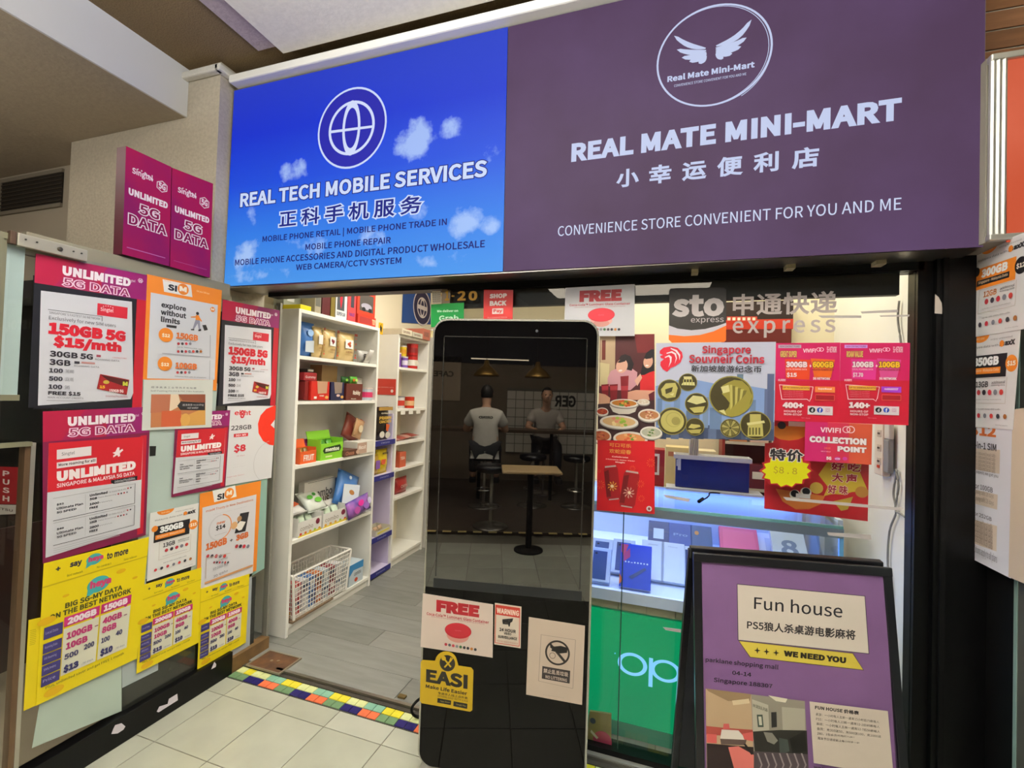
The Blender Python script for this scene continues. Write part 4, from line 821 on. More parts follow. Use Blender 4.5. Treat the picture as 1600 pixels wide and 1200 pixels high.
for (cx, cy, a, w, h, c2) in ((228, 375, 6, 44, 105, '#e0a040'), (335, 415, -9, 50, 112, '#c89a8c')):
    s.np('drink_can_picture')
    def cp(x, y): t = R(-a); return (cx+x*math.cos(t)-y*math.sin(t), cy+x*math.sin(t)+y*math.cos(t))
    s.poly([cp(-w*.8, -h), cp(w*.8, -h), cp(w, -h*.8), cp(w, h*.8), cp(w*.8, h), cp(-w*.8, h), cp(-w, h*.8), cp(-w, -h*.8)], '#96131c'); s.poly([cp(-w*.75, -h*1.03), cp(w*.75, -h*1.03), cp(w*.8, -h*.93), cp(-w*.8, -h*.93)], '#b8a8a4'); s.poly([cp(-w*.95, -h*.7), cp(-w*.3, -h*.8), cp(-w*.35, h*.8), cp(-w*.95, h*.8)], '#6d0c14')
    s.poly([cp(-w*.7, h*1.0), cp(w*.7, h*1.0), cp(w*.7, h*.93), cp(-w*.7, h*.93)], '#b8a8a4')
    for k in range(9): t = k*.7; s.poly([cp(0, 20), cp(math.cos(t)*w*.75, 20+math.sin(t)*w*.75), cp(math.cos(t+.3)*w*.6, 20+math.sin(t+.3)*w*.6)], c2)
    s.disc(cx, cy+20, 10, '#f0e0c0')
s.part = 'printed_artwork'
for cx, cy, r in ((468, 250, 26), (155, 385, 26), (405, 380, 22), (355, 285, 18), (410, 470, 20), (150, 300, 10)):
    for k in range(10): t = k*.628; s.poly([(cx+math.cos(t)*r*.35, cy+math.sin(t)*r*.35), (cx+math.cos(t-.06)*r, cy+math.sin(t-.06)*r), (cx+math.cos(t+.06)*r, cy+math.sin(t+.06)*r)], '#e0883c')
s.disc(458, 533, 17, '#d8d0d0'); s.disc(458, 533, 8, '#8a3a40', ry=1.2); s.done()
# two magenta data posters, collection point
z = z2
def viv(label, q, g1, g2, pr_, n, dx0, pc, vn):
    s = gs('data_poster', label, q, '#bc1230', z, lift=.002, group='magenta data posters side by side')
    x = lambda v: v+dx0
    s.part = 'gradient_panel'; s.poly([q[0], q[1], ((q[1][0]+q[2][0])/2, 760), ((q[0][0]+q[3][0])/2, 760)], '#c01258'); s.part = 'printed_artwork'
    s.text(x(345), 530, x(436), 558, 'VIVIFI', '#f2dfe8', .02); s.disc(x(458), 536, 17, '#f2dfe8', ring=.25); s.disc(x(478), 536, 17, '#f2dfe8', ring=.25); s.text(x(516), 515, x(588), 558, '5G+ NETWORK', '#f2dfe8', .01)
    s.prect(x(166), 502, x(332), 526, '#b9a4b8' if not dx0 else '#c890e0'); s.text(x(180), 508, x(320), 520, 'NON-CONTRACT PLANS', '#5a3a5c', .01)
    s.text(x(180), 546, x(300), 592, pc, '#d8b060', .04, out='#5c1228', ow=.03)
    s.np('offer_panel'); s.poly([(x(215), 605), (x(400), 610), (x(390), 755), (x(220), 745)], '#d8401c' if not dx0 else '#d8308a'); s.np('offer_panel'); s.poly([(x(400), 600), (x(575), 610), (x(545), 740), (x(425), 740)], '#e0601c' if not dx0 else '#d0488c'); s.part = 'printed_artwork'
    s.text(x(222), 622, x(376), 666, g1, '#f4dfe4', .045, out='#8a1838', ow=.03); s.text(x(412), 622, x(566), 668, g2, '#e8b424', .045, out='#3c1420', ow=.04)
    s.text(x(390), 645, x(404), 665, '+', '#f4dfe4', .04); s.text(x(226), 700, x(300), 738, pr_, '#f4dfe4', .035); s.text(x(222), 672, x(372), 686, 'LOCAL ROAMING DATA', '#f0c0c8', .01); s.text(x(412), 674, x(568), 690, 'MALAYSIA ROAMING DATA', '#8a2030', .02); s.text(x(416), 736, x(540), 756, '5G NETWORK', '#f4dfe4', .03)
    s.text(x(165), 748, x(218), 766, 'HURRY!', '#f4dfe4', .02)
    for a in ([(x(172), 788), (x(418), 804), (x(418), 808), (x(172), 793)], [(x(172), 788), (x(176), 788), (x(194), 892), (x(188), 892)], [(x(188), 892), (x(375), 892), (x(390), 908), (x(395), 892), (x(400), 892), (x(392), 912), (x(372), 897), (x(188), 897)], [(x(414), 806), (x(419), 806), (x(404), 892), (x(398), 892)]): s.poly(a, '#f0d8dc')
    s.prect(x(196), 800, x(392), 826, '#e0a83c'); s.text(x(200), 804, x(388), 822, 'UP TO 200MINS/MONTH', '#7a2028', .02)
    for k in range(4): s.text(x(204), 832+13*k, x(345), 842+13*k, 'roaming to 10 countries', '#eab0b8', .0)
    s.prect(x(430), 806, x(574), 844, '#e88040' if not dx0 else '#a038c8'); s.text(x(452), 812, x(552), 830, 'SuperBoost' if not dx0 else 'mobileBOOST', '#f4e8ea', .02); s.prect(x(432), 864, x(572), 902, '#d85a48'); s.prect(x(436), 868, x(568), 898, '#9a1420')
    s.text(x(196), 914, x(348), 962, n, '#f6e6e8', .05, out='#8a1838', ow=.02); s.text(x(206), 972, x(336), 992, 'HOURS OF', '#f0d0d4', .02); s.text(x(206), 994, x(336), 1014, 'NON-STOP', '#f0d0d4', .02)
    s.part = 'social_badge'; s.prect(x(376), 948, x(558), 1004, '#e4d8dc'); s.disc(x(409), 972, 23, '#15151c'); s.text(x(402), 960, x(416), 984, 'd', '#e8e8f0', .03); s.disc(x(465), 973, 22, '#2848b0'); s.text(x(459), 960, x(473), 990, 'f', '#f0f0f8', .04); s.disc(x(521), 974, 21, '#b03c8c', ring=.12, n=4, ang=45); s.disc(x(521), 974, 9, '#b03c8c', ring=.25)
    s.text(x(330), 1025, x(395), 1036, 'T&Cs apply', '#e0a0a8', 0); return s.done()
viv('magenta poster with 300GB + 600GB and 400+ hours, left of its twin', [(150, 490), (613, 486), (608, 1065), (140, 1048)], '300GB', '600GB', '$15', '400+', 0, 'GREAT SUPER', '')
viv('magenta poster with 100GB + 100GB and 140+ hours, right of its twin', [(615, 488), (1118, 488), (1106, 1083), (608, 1065)], '100GB', '100GB', '$7.70', '140+', 478, 'ROAM VALUE', '')
z = (1160, 650, .20833)
s = gs('collection_sign', 'magenta and orange sign reading COLLECTION POINT', [(472, 42), (975, 62), (968, 366), (465, 335)], '#c22a4a', z, lift=.003, cat='sign')
s.part = 'gradient_panel'; s.poly([(472, 42), (640, 48), (630, 345), (465, 335)], '#bb1e62'); s.poly([(800, 55), (975, 62), (968, 366), (800, 355)], '#c24e34'); s.part = 'printed_artwork'
s.text(585, 84, 738, 128, 'VIVIFI', '#f0e2e8', .02); s.disc(780, 102, 30, '#e8d4dc', ring=.22); s.disc(812, 102, 32, '#e8d4dc', ring=.22)
s.text(502, 148, 930, 218, 'COLLECTION', '#f2eaec', .05, out='#6a1c34', ow=.02); s.text(712, 224, 930, 278, 'POINT', '#f2eaec', .05, out='#6a1c34', ow=.02)
s.text(628, 303, 667, 330, '5G', '#f2eaec', .04); s.disc(712, 320, 24, '#c23a9c', ry=.7); s.text(694, 312, 730, 328, 'eSIM', '#f0dff0', .02); s.disc(768, 320, 18, '#c23a9c', ry=.9); s.text(588, 260, 662, 272, 'SELF HELP', '#eab8c4', .02); s.text(612, 232, 660, 250, '24HR', '#d8685c', .02); s.done()
# snack display panel standing behind the glass
s = gs('snack_display_panel', 'red and yellow snack display card behind the starburst price tag', [(232, 30), (475, 35), (475, 330), (950, 330), (940, 790), (165, 695), (170, 205), (232, 200)], '#b5202c', z, pl=FRONT(2.06), th=.004, cat='panel')
s.part = 'orange_shape'; s.poly([(236, 75), (475, 75), (475, 150), (420, 175), (350, 185), (280, 175), (236, 150)], '#d0762a'); s.poly([(250, 545), (620, 600), (590, 660), (500, 700), (400, 700), (300, 640)], '#cf7638')
s.part = 'eyes_picture'; s.disc(295, 70, 32, '#2c2a30'); s.disc(380, 45, 28, '#2c2a30'); s.prect(345, 45, 475, 75, '#e8e4dc'); s.disc(395, 590, 42, '#e8e0d8'); s.disc(392, 582, 30, '#24222c'); s.disc(475, 572, 42, '#e8e0d8'); s.disc(478, 565, 30, '#24222c')
s.part = 'yellow_splash'; s.poly([(570, 440), (640, 340), (900, 335), (880, 420), (940, 560), (820, 570), (760, 590), (680, 585), (610, 600), (640, 530), (600, 480)], '#c9a93a'); s.poly([(680, 640), (830, 605), (790, 700), (740, 712)], '#b89a44'); s.disc(555, 540, 50, '#d0ac50'); s.disc(895, 570, 50, '#b8803c')
s.part = 'printed_artwork'; s.text(665, 345, 885, 420, '好 吃', '#9c1c3c', .022, out='#f0e0d0', ow=.022); s.text(670, 425, 860, 505, '大 声', '#9c1c3c', .022, out='#f0e0d0', ow=.022); s.text(640, 512, 790, 590, '好 味', '#9c1c3c', .022, out='#f0e0d0', ow=.022); s.prect(400, 588, 508, 612, '#e4dfe0'); s.done()
pts = []
for k in range(28):
    a = 2*math.pi*k/28; q = 1 if k % 2 == 0 else .84; pts.append((330+205*q*math.cos(a), 410+135*q*math.sin(a)))
s = gs('price_starburst', 'yellow starburst price tag with $8.8 and Chinese characters for special offer', pts, '#b02028', z, lift=.003, cat='price tag')
s.part = 'yellow_burst'; s.poly([(330+(x-330)*.91, 412+(y-410)*.9) for x, y in pts], '#d8d414'); s.part = 'character_backing'
s.text(205, 242, 456, 345, '特价', '#28242a', .022, out='#e4dcd4', ow=.03); s.text(232, 372, 412, 446, '$8 . 8', '#b09a28', .01); s.done()
# adhesive tape left on the glass
TP = M('#c2bab8', .5)
for k, (q, zz, d) in enumerate((([(760, 262), (1030, 248), (1030, 268), (770, 276)], z2, 'upper long pale tape strip right of the vinyl letters'), ([(455, 290), (765, 290), (765, 308), (480, 308)], z2, 'pale tape strip under the last vinyl character'), ([(895, 290), (1115, 284), (1110, 298), (905, 300)], z2, 'short pale tape strip crossing the cable by the window frame'),
        ([(305, 608), (1210, 690), (1190, 710), (330, 632)], z, 'long pale tape strip across the snack display card'), ([(635, 872), (965, 890), (968, 928), (645, 895)], z, 'pale tape strip low on the glass over the counter corner'), ([(545, 450), (715, 478), (705, 498), (560, 470)], (900, 660, .25), 'pale tape strip over the counter top near the red poster'),
        ([(543, 320), (660, 335), (660, 355), (560, 338)], (900, 900, .25), 'white torn tape on the glass over the green panel'))):
    gs('tape_strip', d, q, '#c2bab8', zz, lift=.004, cat='tape').done()
gs('tape_scrap', 'pale curved scrap on the black pillar right of the window', [(1298, 135), (1325, 160), (1345, 200), (1355, 280), (1295, 275)], '#b8aca4', z2, pl=FRONT(1.9645), cat='tape').done()
# ================================================================== TALL BLACK SCREEN KIOSK
kyaw = R(10.3); KU = Vector((math.cos(kyaw), math.sin(kyaw), 0)); KN = Vector((math.sin(kyaw), -math.cos(kyaw), 0))
K0 = Vector((-.888, 1.650, 0)); KW = .657; KC = K0+KU*(KW/2)
kx = empty('kiosk', KC, 'tall black glass touch screen kiosk with rounded silver edge in front of the doorway', 'kiosk', rz=kyaw)
def rrect(x0, z0, x1, z1, r, n=6):
    P = []
    for cx, cz, a in ((x1-r, z1-r, 0), (x0+r, z1-r, 90), (x0+r, z0+r, 180), (x1-r, z0+r, 270)):
        for k in range(n+1): t = R(a+90*k/n); P.append((cx+r*math.cos(t), cz+r*math.sin(t)))
    return P
def slab(outl, y0, y1, mi=0, bm=None):
    bm = bm or bmesh.new(); A = [bm.verts.new((x, y0, z_)) for x, z_ in outl]; B = [bm.verts.new((x, y1, z_)) for x, z_ in outl]; n = len(outl)
    bm.faces.new(A).material_index = mi; bm.faces.new(B[::-1]).material_index = mi
    for i in range(n): bm.faces.new((A[(i+1) % n], A[i], B[i], B[(i+1) % n])).material_index = mi
    bmesh.ops.recalc_face_normals(bm, faces=bm.faces); return bm
h = KW/2
obj('silver_edge', slab(rrect(-h, .024, h, 1.792, .06), .004, .05), M('#c9c6bd', .25, .85), kx)
obj('glass_front', slab(rrect(-h+.008, .032, h-.008, 1.784, .054), -.002, .006), M('#070606', .012, spec=1.0, ior=1.8), kx)
obj('lower_panel', slab([(h-.009, .727), (-h+.009, .727)]+[q for q in rrect(-h+.009, .033, h-.009, .9, .054) if q[1] < .4], -.0026, 0), M('#080707', .02, spec=.4, ior=1.32), kx)
sf_ = bmesh.new(); X0, X1, Z0, Z1 = -h+.051, h-.047, .771, 1.718
for a in ((X0-.004, Z0, X0, Z1), (X1, Z0, X1+.004, Z1), (X0, Z1, X1, Z1+.004)): box(sf_, a[0], -.0028, a[1], a[2], -.0015, a[3])
obj('screen_border', sf_, M('#2c2a28', .2), kx); obj('screen_lip', bx(X0-.01, -.0032, Z0-.045, X1+.01, -.0015, Z0-.008), M('#1d1f22', .35), kx)
obj('foot', bx(-h+.012, -.012, 0, h-.012, .24, .026, bev=.006), M('#b9b7b2', .35, .5), kx)
obj('sensor', lathe(bmesh.new(), [(.006, -.001), (.006, .001)], 14), M('#3a3a40', .2), kx, (.09, -.0025, 1.746), (R(90), 0, 0))
KP = Plane(K0+KN*.0035, KU)
z = (640, 900, .25)
def ks(name, label, q, col, cat='sticker', lift=0, zz=z, **k): return Sheet(name, label, cat, q, KP, col, .0006, lift, Z=zz, **k)
s = ks('free_gift_poster', 'white FREE glass container poster taped below the kiosk screen', [(83, 108), (522, 178), (519, 511), (68, 443)], '#d9c6ba', 'poster', zz=z)
def skewt(s, p00, p10, p11, p01, st, c, b=0):           # words inside a slanted box given by its four corners
    A, B, C_, D = (s.px(p) for p in (p00, p10, p11, p01))
    s.letter(A, lambda u, w: A*(1-u)*w+B*u*w+C_*u*(1-w)+D*(1-u)*(1-w), (A-D).length, st, c, b)
skewt(s, (168, 148), (438, 186), (434, 260), (166, 222), 'FREE', '#a81c28', .055); skewt(s, (107, 224), (496, 280), (495, 300), (106, 243), 'Coca-Cola™ Luminarc Glass Container', '#b02c3c', .02); skewt(s, (135, 248), (468, 296), (467, 306), (134, 258), 'with every $18 purchase of participating products', '#a05860')
s.part = 'bowl_picture'; s.disc(301, 372, 70, '#cf9184', ry=.62); s.disc(303, 342, 84, '#b3202c', ry=.56); s.disc(303, 338, 78, '#ba2432', ry=.52); s.text(283, 336, 322, 346, 'GLASS', '#d8707c'); s.part = 'printed_artwork'
for k in range(9): s.disc(227+23*k, 427+4*k, 9, ('#b02c3c', '#5a5a60', '#c0404a', '#8a8a90', '#3a6a3a', '#25252c', '#25252c', '#c07830', '#2a2a30')[k], n=12)
s.done()
s = ks('warning_sticker', 'WARNING 24 hour video surveillance sticker with a camera symbol on the kiosk', [(533, 168), (699, 192), (694, 452), (529, 427)], '#dccdbc')
s.part = 'red_panel'; s.poly([(540, 182), (688, 203), (686, 262), (538, 240)], '#c23a2c'); s.part = 'printed_artwork'
skewt(s, (545, 197), (684, 217), (683, 252), (544, 231), 'WARNING', '#eedccc', .03)
for a in ([(536, 178), (690, 200), (690, 204), (536, 182)], [(536, 178), (541, 179), (537, 418), (532, 417)], [(687, 203), (691, 203), (687, 440), (683, 440)], [(532, 414), (686, 437), (686, 441), (532, 418)]): s.poly(a, '#c23a2c')
s.part = 'camera_symbol'; s.poly([(580, 270), (648, 264), (642, 285), (630, 292), (626, 316), (618, 314), (616, 294), (580, 290)], '#1c1a1a'); s.disc(600, 288, 14, '#1c1a1a', ring=.3); s.poly([(582, 290), (618, 296), (618, 303), (582, 300)], '#1c1a1a')
skewt(s, (562, 322), (664, 337), (663, 358), (561, 343), '24 HOUR', '#2c2826', .03); skewt(s, (590, 350), (636, 357), (635, 371), (589, 364), 'VIDEO', '#2c2826', .03); skewt(s, (553, 368), (672, 385), (671, 402), (552, 385), 'SURVEILLANCE', '#2c2826', .03); skewt(s, (546, 398), (678, 418), (677, 428), (545, 408), 'PROPERTY UNDER 24 HR MONITOR', '#c26a5a'); s.done()
s = ks('littering_notice', 'cream NO LITTERING notice with a crossed out hand symbol, right side of the kiosk', [(745, 256), (1096, 311), (1078, 806), (728, 741)], '#cdb9a8', 'poster')
s.part = 'printed_artwork'
for a in ([(822, 365), (1038, 398), (1038, 401), (822, 368)], [(820, 365), (824, 366), (808, 655), (804, 655)], [(1035, 400), (1039, 400), (1022, 704), (1018, 704)], [(805, 654), (1020, 702), (1020, 705), (805, 657)]): s.poly(a, '#a8968a')
s.part = 'prohibition_symbol'; s.disc(924, 480, 78, '#2e2624', ring=.15, n=36); s.poly([(872, 428), (884, 420), (976, 530), (964, 540)], '#2e2624')
s.poly([(880, 430), (905, 440), (945, 436), (988, 448), (984, 480), (940, 484), (915, 474), (885, 468), (890, 455), (878, 446)], '#1c1817'); s.disc(893, 497, 20, '#4a3e3a', ring=.15, n=9)
s.part = 'dark_caption'; s.poly([(830, 562), (1004, 592), (1000, 672), (826, 640)], '#362e2e'); skewt(s, (838, 575), (992, 602), (990, 630), (836, 603), '禁止乱丢垃圾', '#d0bcae', .01); skewt(s, (850, 618), (984, 642), (983, 662), (849, 638), 'NO LITTERING', '#c4b0a4', .02)
skewt(s, (835, 738), (965, 758), (965, 764), (835, 744), 'www.signs.com.cn printing', '#a8968a'); s.done()
q = [(82, 525), (158, 530)] + [(228+68*math.cos(R(a)), 535+64*math.sin(R(a))) for a in range(190, 351, 16)] + [(305, 560), (385, 572), (399, 590), (392, 838), (378, 848), (76, 795), (64, 780), (70, 535)]
s = ks('food_delivery_sticker', 'yellow EASI sticker with a fork and spoon badge on the lower kiosk', q, '#c9a616')
s.part = 'cutlery_badge'; s.disc(236, 545, 49, '#26221c', n=28); s.poly([(212, 520), (220, 514), (262, 566), (254, 572)], '#c9a616'); s.poly([(258, 520), (266, 526), (222, 574), (214, 568)], '#c9a616'); s.disc(213, 514, 14, '#c9a616'); s.poly([(248, 528), (256, 508), (262, 508), (258, 524), (266, 510), (272, 514), (262, 530), (256, 538)], '#c9a616')
skewt(s, (104, 580), (364, 618), (362, 708), (102, 662), 'EASI', '#24201a', .035); skewt(s, (102, 674), (360, 722), (359, 746), (100, 698), 'Make Life Easier', '#24201a', .02)
skewt(s, (178, 722), (364, 756), (363, 772), (177, 738), '专送华人线上点外卖', '#3a3216', .01); skewt(s, (178, 742), (364, 776), (363, 788), (177, 754), 'DOWNLOAD WITH EASI', '#3a3216', .0)
s.np('store_button'); s.poly([(175, 762), (260, 778), (258, 806), (173, 790)], '#1f1c18'); s.np('store_button'); s.poly([(275, 782), (362, 798), (360, 830), (273, 812)], '#1f1c18'); skewt(s, (192, 774), (252, 785), (251, 798), (191, 787), 'App Store', '#b0a060'); skewt(s, (292, 794), (354, 806), (353, 820), (291, 808), 'Google Play', '#b0a060'); s.done()
c = bmesh.new(); tube(c, spline([(-.93, 1.84, .17), (-1.0, 1.86, .13), (-1.045, 1.875, .07), (-1.045, 1.90, .02), (-1.0, 1.915, .0105), (-.93, 1.92, .0105)]), .006, 8)
tag(obj('power_cable', c, BLACKM, smooth=True), 'black cable looping out beside the foot of the kiosk', 'cable')
# ================================================================== A-FRAME BOARD
ay = R(10.2528); tl_ = R(8.788); AU = Vector((math.cos(ay), math.sin(ay), 0)); AN0 = Vector((math.sin(ay), -math.cos(ay), 0)); AD = AN0*math.sin(tl_)-Vector((0, 0, 1))*math.cos(tl_)
A0 = Vector((.104, 1.674, .985)); AH = A0.z/math.cos(tl_); AW = .6
ab = empty('a_frame_board', A0+AU*AW/2+AD*AH, 'black A-frame board with a purple Fun house poster, front right', 'board')
ab.rotation_euler = (0, 0, 0)
def afr(name, u0, d0, u1, d1, t0, t1, mat, back=False, bev=.003):
    n = AU.cross(-AD).normalized(); O = A0-ab.location; dn = AD; nn = n; u = AU
    if back: dn = (-AN0*math.sin(tl_+R(3))-Vector((0, 0, 1))*math.cos(tl_+R(3))); nn = u.cross(-dn).normalized(); O = O - AN0*.045
    bm = bx(u0, -t1, -d1, u1, -t0, -d0, bev=bev); Mx = Matrix((( u.x, -nn.x, -dn.x, O.x), (u.y, -nn.y, -dn.y, O.y), (u.z, -nn.z, -dn.z, O.z), (0, 0, 0, 1)))
    bm.transform(Mx); return obj(name, bm, mat, ab)
BP = M('#15151a', .3, spec=.6)
afr('side_rail', 0, 0, .026, AH, -.01, .006, BP); afr('side_rail', AW-.026, .0, AW, AH, -.01, .006, BP); afr('top_rail', 0, -.004, AW, .024, -.012, .008, BP); afr('bottom_rail', .026, AH-.12, AW-.026, AH-.09, -.01, .006, BP)
afr('back_rail', -.005, 0, .02, AH*1.01, -.012, .004, BP, True); afr('back_rail', AW-.02, 0, AW+.005, AH*1.01, -.012, .004, BP, True); afr('back_top_rail', 0, -.01, AW, .03, -.012, .01, BP, True); afr('back_panel', .02, .03, AW-.02, AH-.1, -.004, 0, M('#20222c', .5), True)
afr('poster_backing', .024, .02, AW-.024, AH-.1, -.008, .0005, M('#3a2a3f', .6))
AP = Plane(A0+AU.cross(-AD)*.0005, AU, -AD)
z = (1050, 840, .3)
PU = '#785584'
s = Sheet('purple_poster', None, None, [(145, 117), (1105, 200), (1210, 1900), (185, 1800)], AP, PU, .0008, .0, Z=z, parent=ab, mat=M(PU, .5, noise=.08, scale=8), side=M(PU, .5))
s.part = 'white_title_card'; s.poly([(338, 240), (1006, 303), (1028, 607), (342, 535)], '#2e2832'); s.poly([(341, 244), (1003, 306), (1024, 603), (346, 532)], '#dccfc2')
s.part = 'yellow_ribbon'; s.poly([(346, 537), (942, 602), (1000, 692), (405, 624)], '#4a3a20'); s.poly([(350, 539), (940, 604), (995, 688), (408, 621)], '#d8c24e')
skewt(s, (428, 305), (888, 345), (887, 418), (427, 372), 'Fun house', '#26242a', .005); skewt(s, (391, 430), (956, 482), (955, 534), (390, 476), 'PS5狼人杀桌游电影麻将', '#2c2628', .015); skewt(s, (583, 587), (907, 624), (906, 656), (582, 617), 'WE NEED YOU', '#2a2418', .05)
for cx, cy in ((444, 587), (492, 593), (542, 599)): s.poly([(cx, cy-17), (cx+4, cy-3), (cx+17, cy+1), (cx+4, cy+5), (cx, cy+18), (cx-4, cy+4), (cx-17, cy), (cx-4, cy-4)], '#2a2418')
skewt(s, (175, 622), (555, 662), (553, 694), (174, 652), 'parklane shopping mall', '#191420', .012); skewt(s, (314, 692), (413, 703), (412, 725), (313, 713), '04-14', '#191420', .012); skewt(s, (218, 727), (523, 762), (522, 790), (217, 757), 'Singapore 188307', '#191420', .012)
s.part = 'room_photo'; s.poly([(175, 785), (412, 815), (428, 1240), (180, 1210)], '#b89c7c'); s.poly([(175, 785), (412, 815), (405, 850), (290, 850), (190, 800)], '#8f7658'); s.poly([(312, 848), (400, 838), (404, 862), (318, 872)], '#d8c4a0'); s.poly([(178, 980), (275, 990), (420, 1000), (422, 1040), (178, 1025)], '#a3453c')
s.poly([(180, 1070), (300, 1080), (428, 1090), (436, 1240), (182, 1210)], '#2a1c1c'); s.poly([(258, 998), (345, 1003), (388, 1052), (250, 1046)], '#e6dcd0'); s.poly([(250, 1046), (388, 1052), (380, 1080), (255, 1075)], '#5c4a44'); s.poly([(268, 968), (296, 968), (300, 996), (265, 996)], '#c85a58'); s.poly([(180, 1020), (232, 1024), (232, 1070), (180, 1066)], '#cc5a56'); s.poly([(365, 1020), (422, 1010), (424, 1060), (375, 1050)], '#cc5a56'); s.poly([(292, 1090), (345, 1085), (425, 1130), (425, 1205), (325, 1210)], '#d8736a'); s.poly([(372, 1075), (382, 1072), (425, 1125), (412, 1130)], '#1c1416')
s.poly([(412, 815), (690, 850), (712, 1270), (430, 1240)], '#8d8678'); s.poly([(415, 840), (500, 870), (505, 1000), (420, 1008)], '#b4ad9c'); s.poly([(500, 820), (600, 838), (590, 858), (540, 850)], '#e0d8c0'); s.poly([(570, 880), (690, 890), (692, 1000), (575, 1000)], '#a9a292'); s.poly([(515, 908), (543, 906), (545, 985), (517, 988)], '#2c2a28'); s.poly([(440, 920), (470, 920), (476, 985), (446, 985)], '#3f4a40'); s.poly([(448, 930), (464, 930), (468, 975), (453, 975)], '#c8c2b0')
s.poly([(420, 1008), (560, 1000), (700, 1003), (706, 1130), (430, 1120)], '#26241f'); s.poly([(475, 1010), (520, 1015), (550, 1055), (530, 1075), (495, 1060)], '#7a766c'); s.poly([(610, 1045), (690, 1005), (700, 1110), (625, 1120)], '#14120f'); s.poly([(555, 1040), (600, 1050), (610, 1110), (560, 1130)], '#3c4440')
s.poly([(425, 1110), (706, 1125), (712, 1270), (430, 1240)], '#4a3f44')
for k in range(7): s.poly([(440+38*k, 1120), (448+38*k, 1120), (470+38*k, 1180), (462+38*k, 1180)], '#8a7f80'); s.poly([(462+38*k, 1180), (470+38*k, 1180), (448+38*k, 1235), (440+38*k, 1235)], '#8a7f80')
skewt(s, (420, 862), (495, 888), (495, 905), (420, 878), 'IN SEOUL PUB', '#3c4038', .01)
s.part = 'price_card'; s.poly([(713, 850), (1120, 900), (1150, 1240), (735, 1170)], '#d4c5b6'); skewt(s, (742, 870), (970, 900), (969, 921), (741, 891), 'FUN HOUSE 价格表', '#2c2628', .03)
for k, (t, w) in enumerate((('桌游：一小时每人五新一通宵15小时后75新每人', 1.), ('PS5：一小时每人10新一通宵12-2后85新每人', 1.), ('麻将：一小时每人五新一通宵12-7后56新每人', 1.), ('会员：充300送50，充500送100，充1000送', 1.01), ('280，1包会员可用打八折！', .58), ('周末节日请提前上每小时多一折', .66))):
    x0, y0 = 745+2*k, 908+25*k; L_ = 330*w; skewt(s, (x0, y0), (x0+L_, y0+43*w), (x0+L_, y0+56*w), (x0, y0+15), t, '#3a3234', .0)
skewt(s, (735, 1185), (900, 1210), (900, 1232), (735, 1207), 'WE NEED YOU', '#2c2230', .03)
s.done()
# leaflet box leaning inside the window bottom, left
s = gs('leaflet_card', 'small green and pink leaflet card propped at the foot of the window', [(85, 845), (220, 865), (220, 1130), (60, 1100)], '#8a7c48', (900, 900, .25), pl=FRONT(2.03), th=.01, cat='card')
s.part = 'printed_artwork'; s.disc(165, 1030, 60, '#a83a5a'); s.poly([(80, 1080), (220, 1090), (220, 1128), (75, 1100)], '#8c2f44'); s.disc(105, 905, 18, '#2f3a4c'); s.poly([(95, 960), (140, 1010), (130, 1020), (90, 975)], '#c8c4b0'); s.done()
# ================================================================== GOODS BUILDERS
def face_text(o, items, W_, H_, plane='x', off=.0006, d=0):
    """print on the front of a carton: local front plane; items in 0..1 (v down)"""
    by = {}
    for n_, it in enumerate(items):
        e = off+.00012*n_
        def P(u, v):
            a = (u-.5)*W_; b = (1-v)*H_
            return Vector((d/2+e, a, b)) if plane == 'x' else Vector((a, -d/2-e, b))
        if it[0] == 't':
            _, u0, v0, u1, v1, st, c, b = it; V, Fc, bb = glyphs(st, b*.8); A = P(u0, v1); U = P(u1, v1)-A; Q = P(u0, v0)-A
            by.setdefault('lettering', []).append(([A+U*((v[0]-bb[0])/(bb[2]-bb[0]))+Q*((v[1]-bb[1])/(bb[3]-bb[1])) - Vector((.00005*v[2], 0, 0) if plane == 'x' else (0, -.00005*v[2], 0)) for v in V], Fc, c))
        elif it[0] == 'p':
            _, pts, c = it; by.setdefault('printed_artwork', []).append(([P(*p) for p in pts], [tuple(range(len(pts)))], c))
        elif it[0] == 'c':
            _, u, v, r, ry, c = it; by.setdefault('printed_artwork', []).append(([P(u+r*math.cos(k*.449), v+ry*math.sin(k*.449)) for k in range(14)], [tuple(range(14))], c))
        elif it[0] == 'w': by.setdefault('clear_window', []).append(([P(it[1], it[2]), P(it[3], it[2]), P(it[3], it[4]), P(it[1], it[4])], [(0, 1, 2, 3)], it[5]))
    for part, L in by.items():
        bm = bmesh.new(); mats = []
        for V, Fc, c in L:
            m = M(c, .4); 
            if m not in mats: mats.append(m)
            vs = [bm.verts.new(v) for v in V]
            for fc in Fc:
                try: bm.faces.new([vs[j] for j in fc]).material_index = mats.index(m)
                except ValueError: pass
        obj(part, bm, mats, o)
def fit(x, y, w, on):
    """slide an item along its shelf so that it stands between the panels"""
    if not on or not -2.3 < x < -2.1: return y
    for a, b, f in ((2.23, 3.005, 2.10), (3.06, 3.35, 2.135), (3.395, 3.875, 2.145)):
        if a-.03 < y < b+.03: return min(max(y*max(1, -x/f), a+w/2), max(b-w/2, a+w/2))
    return y
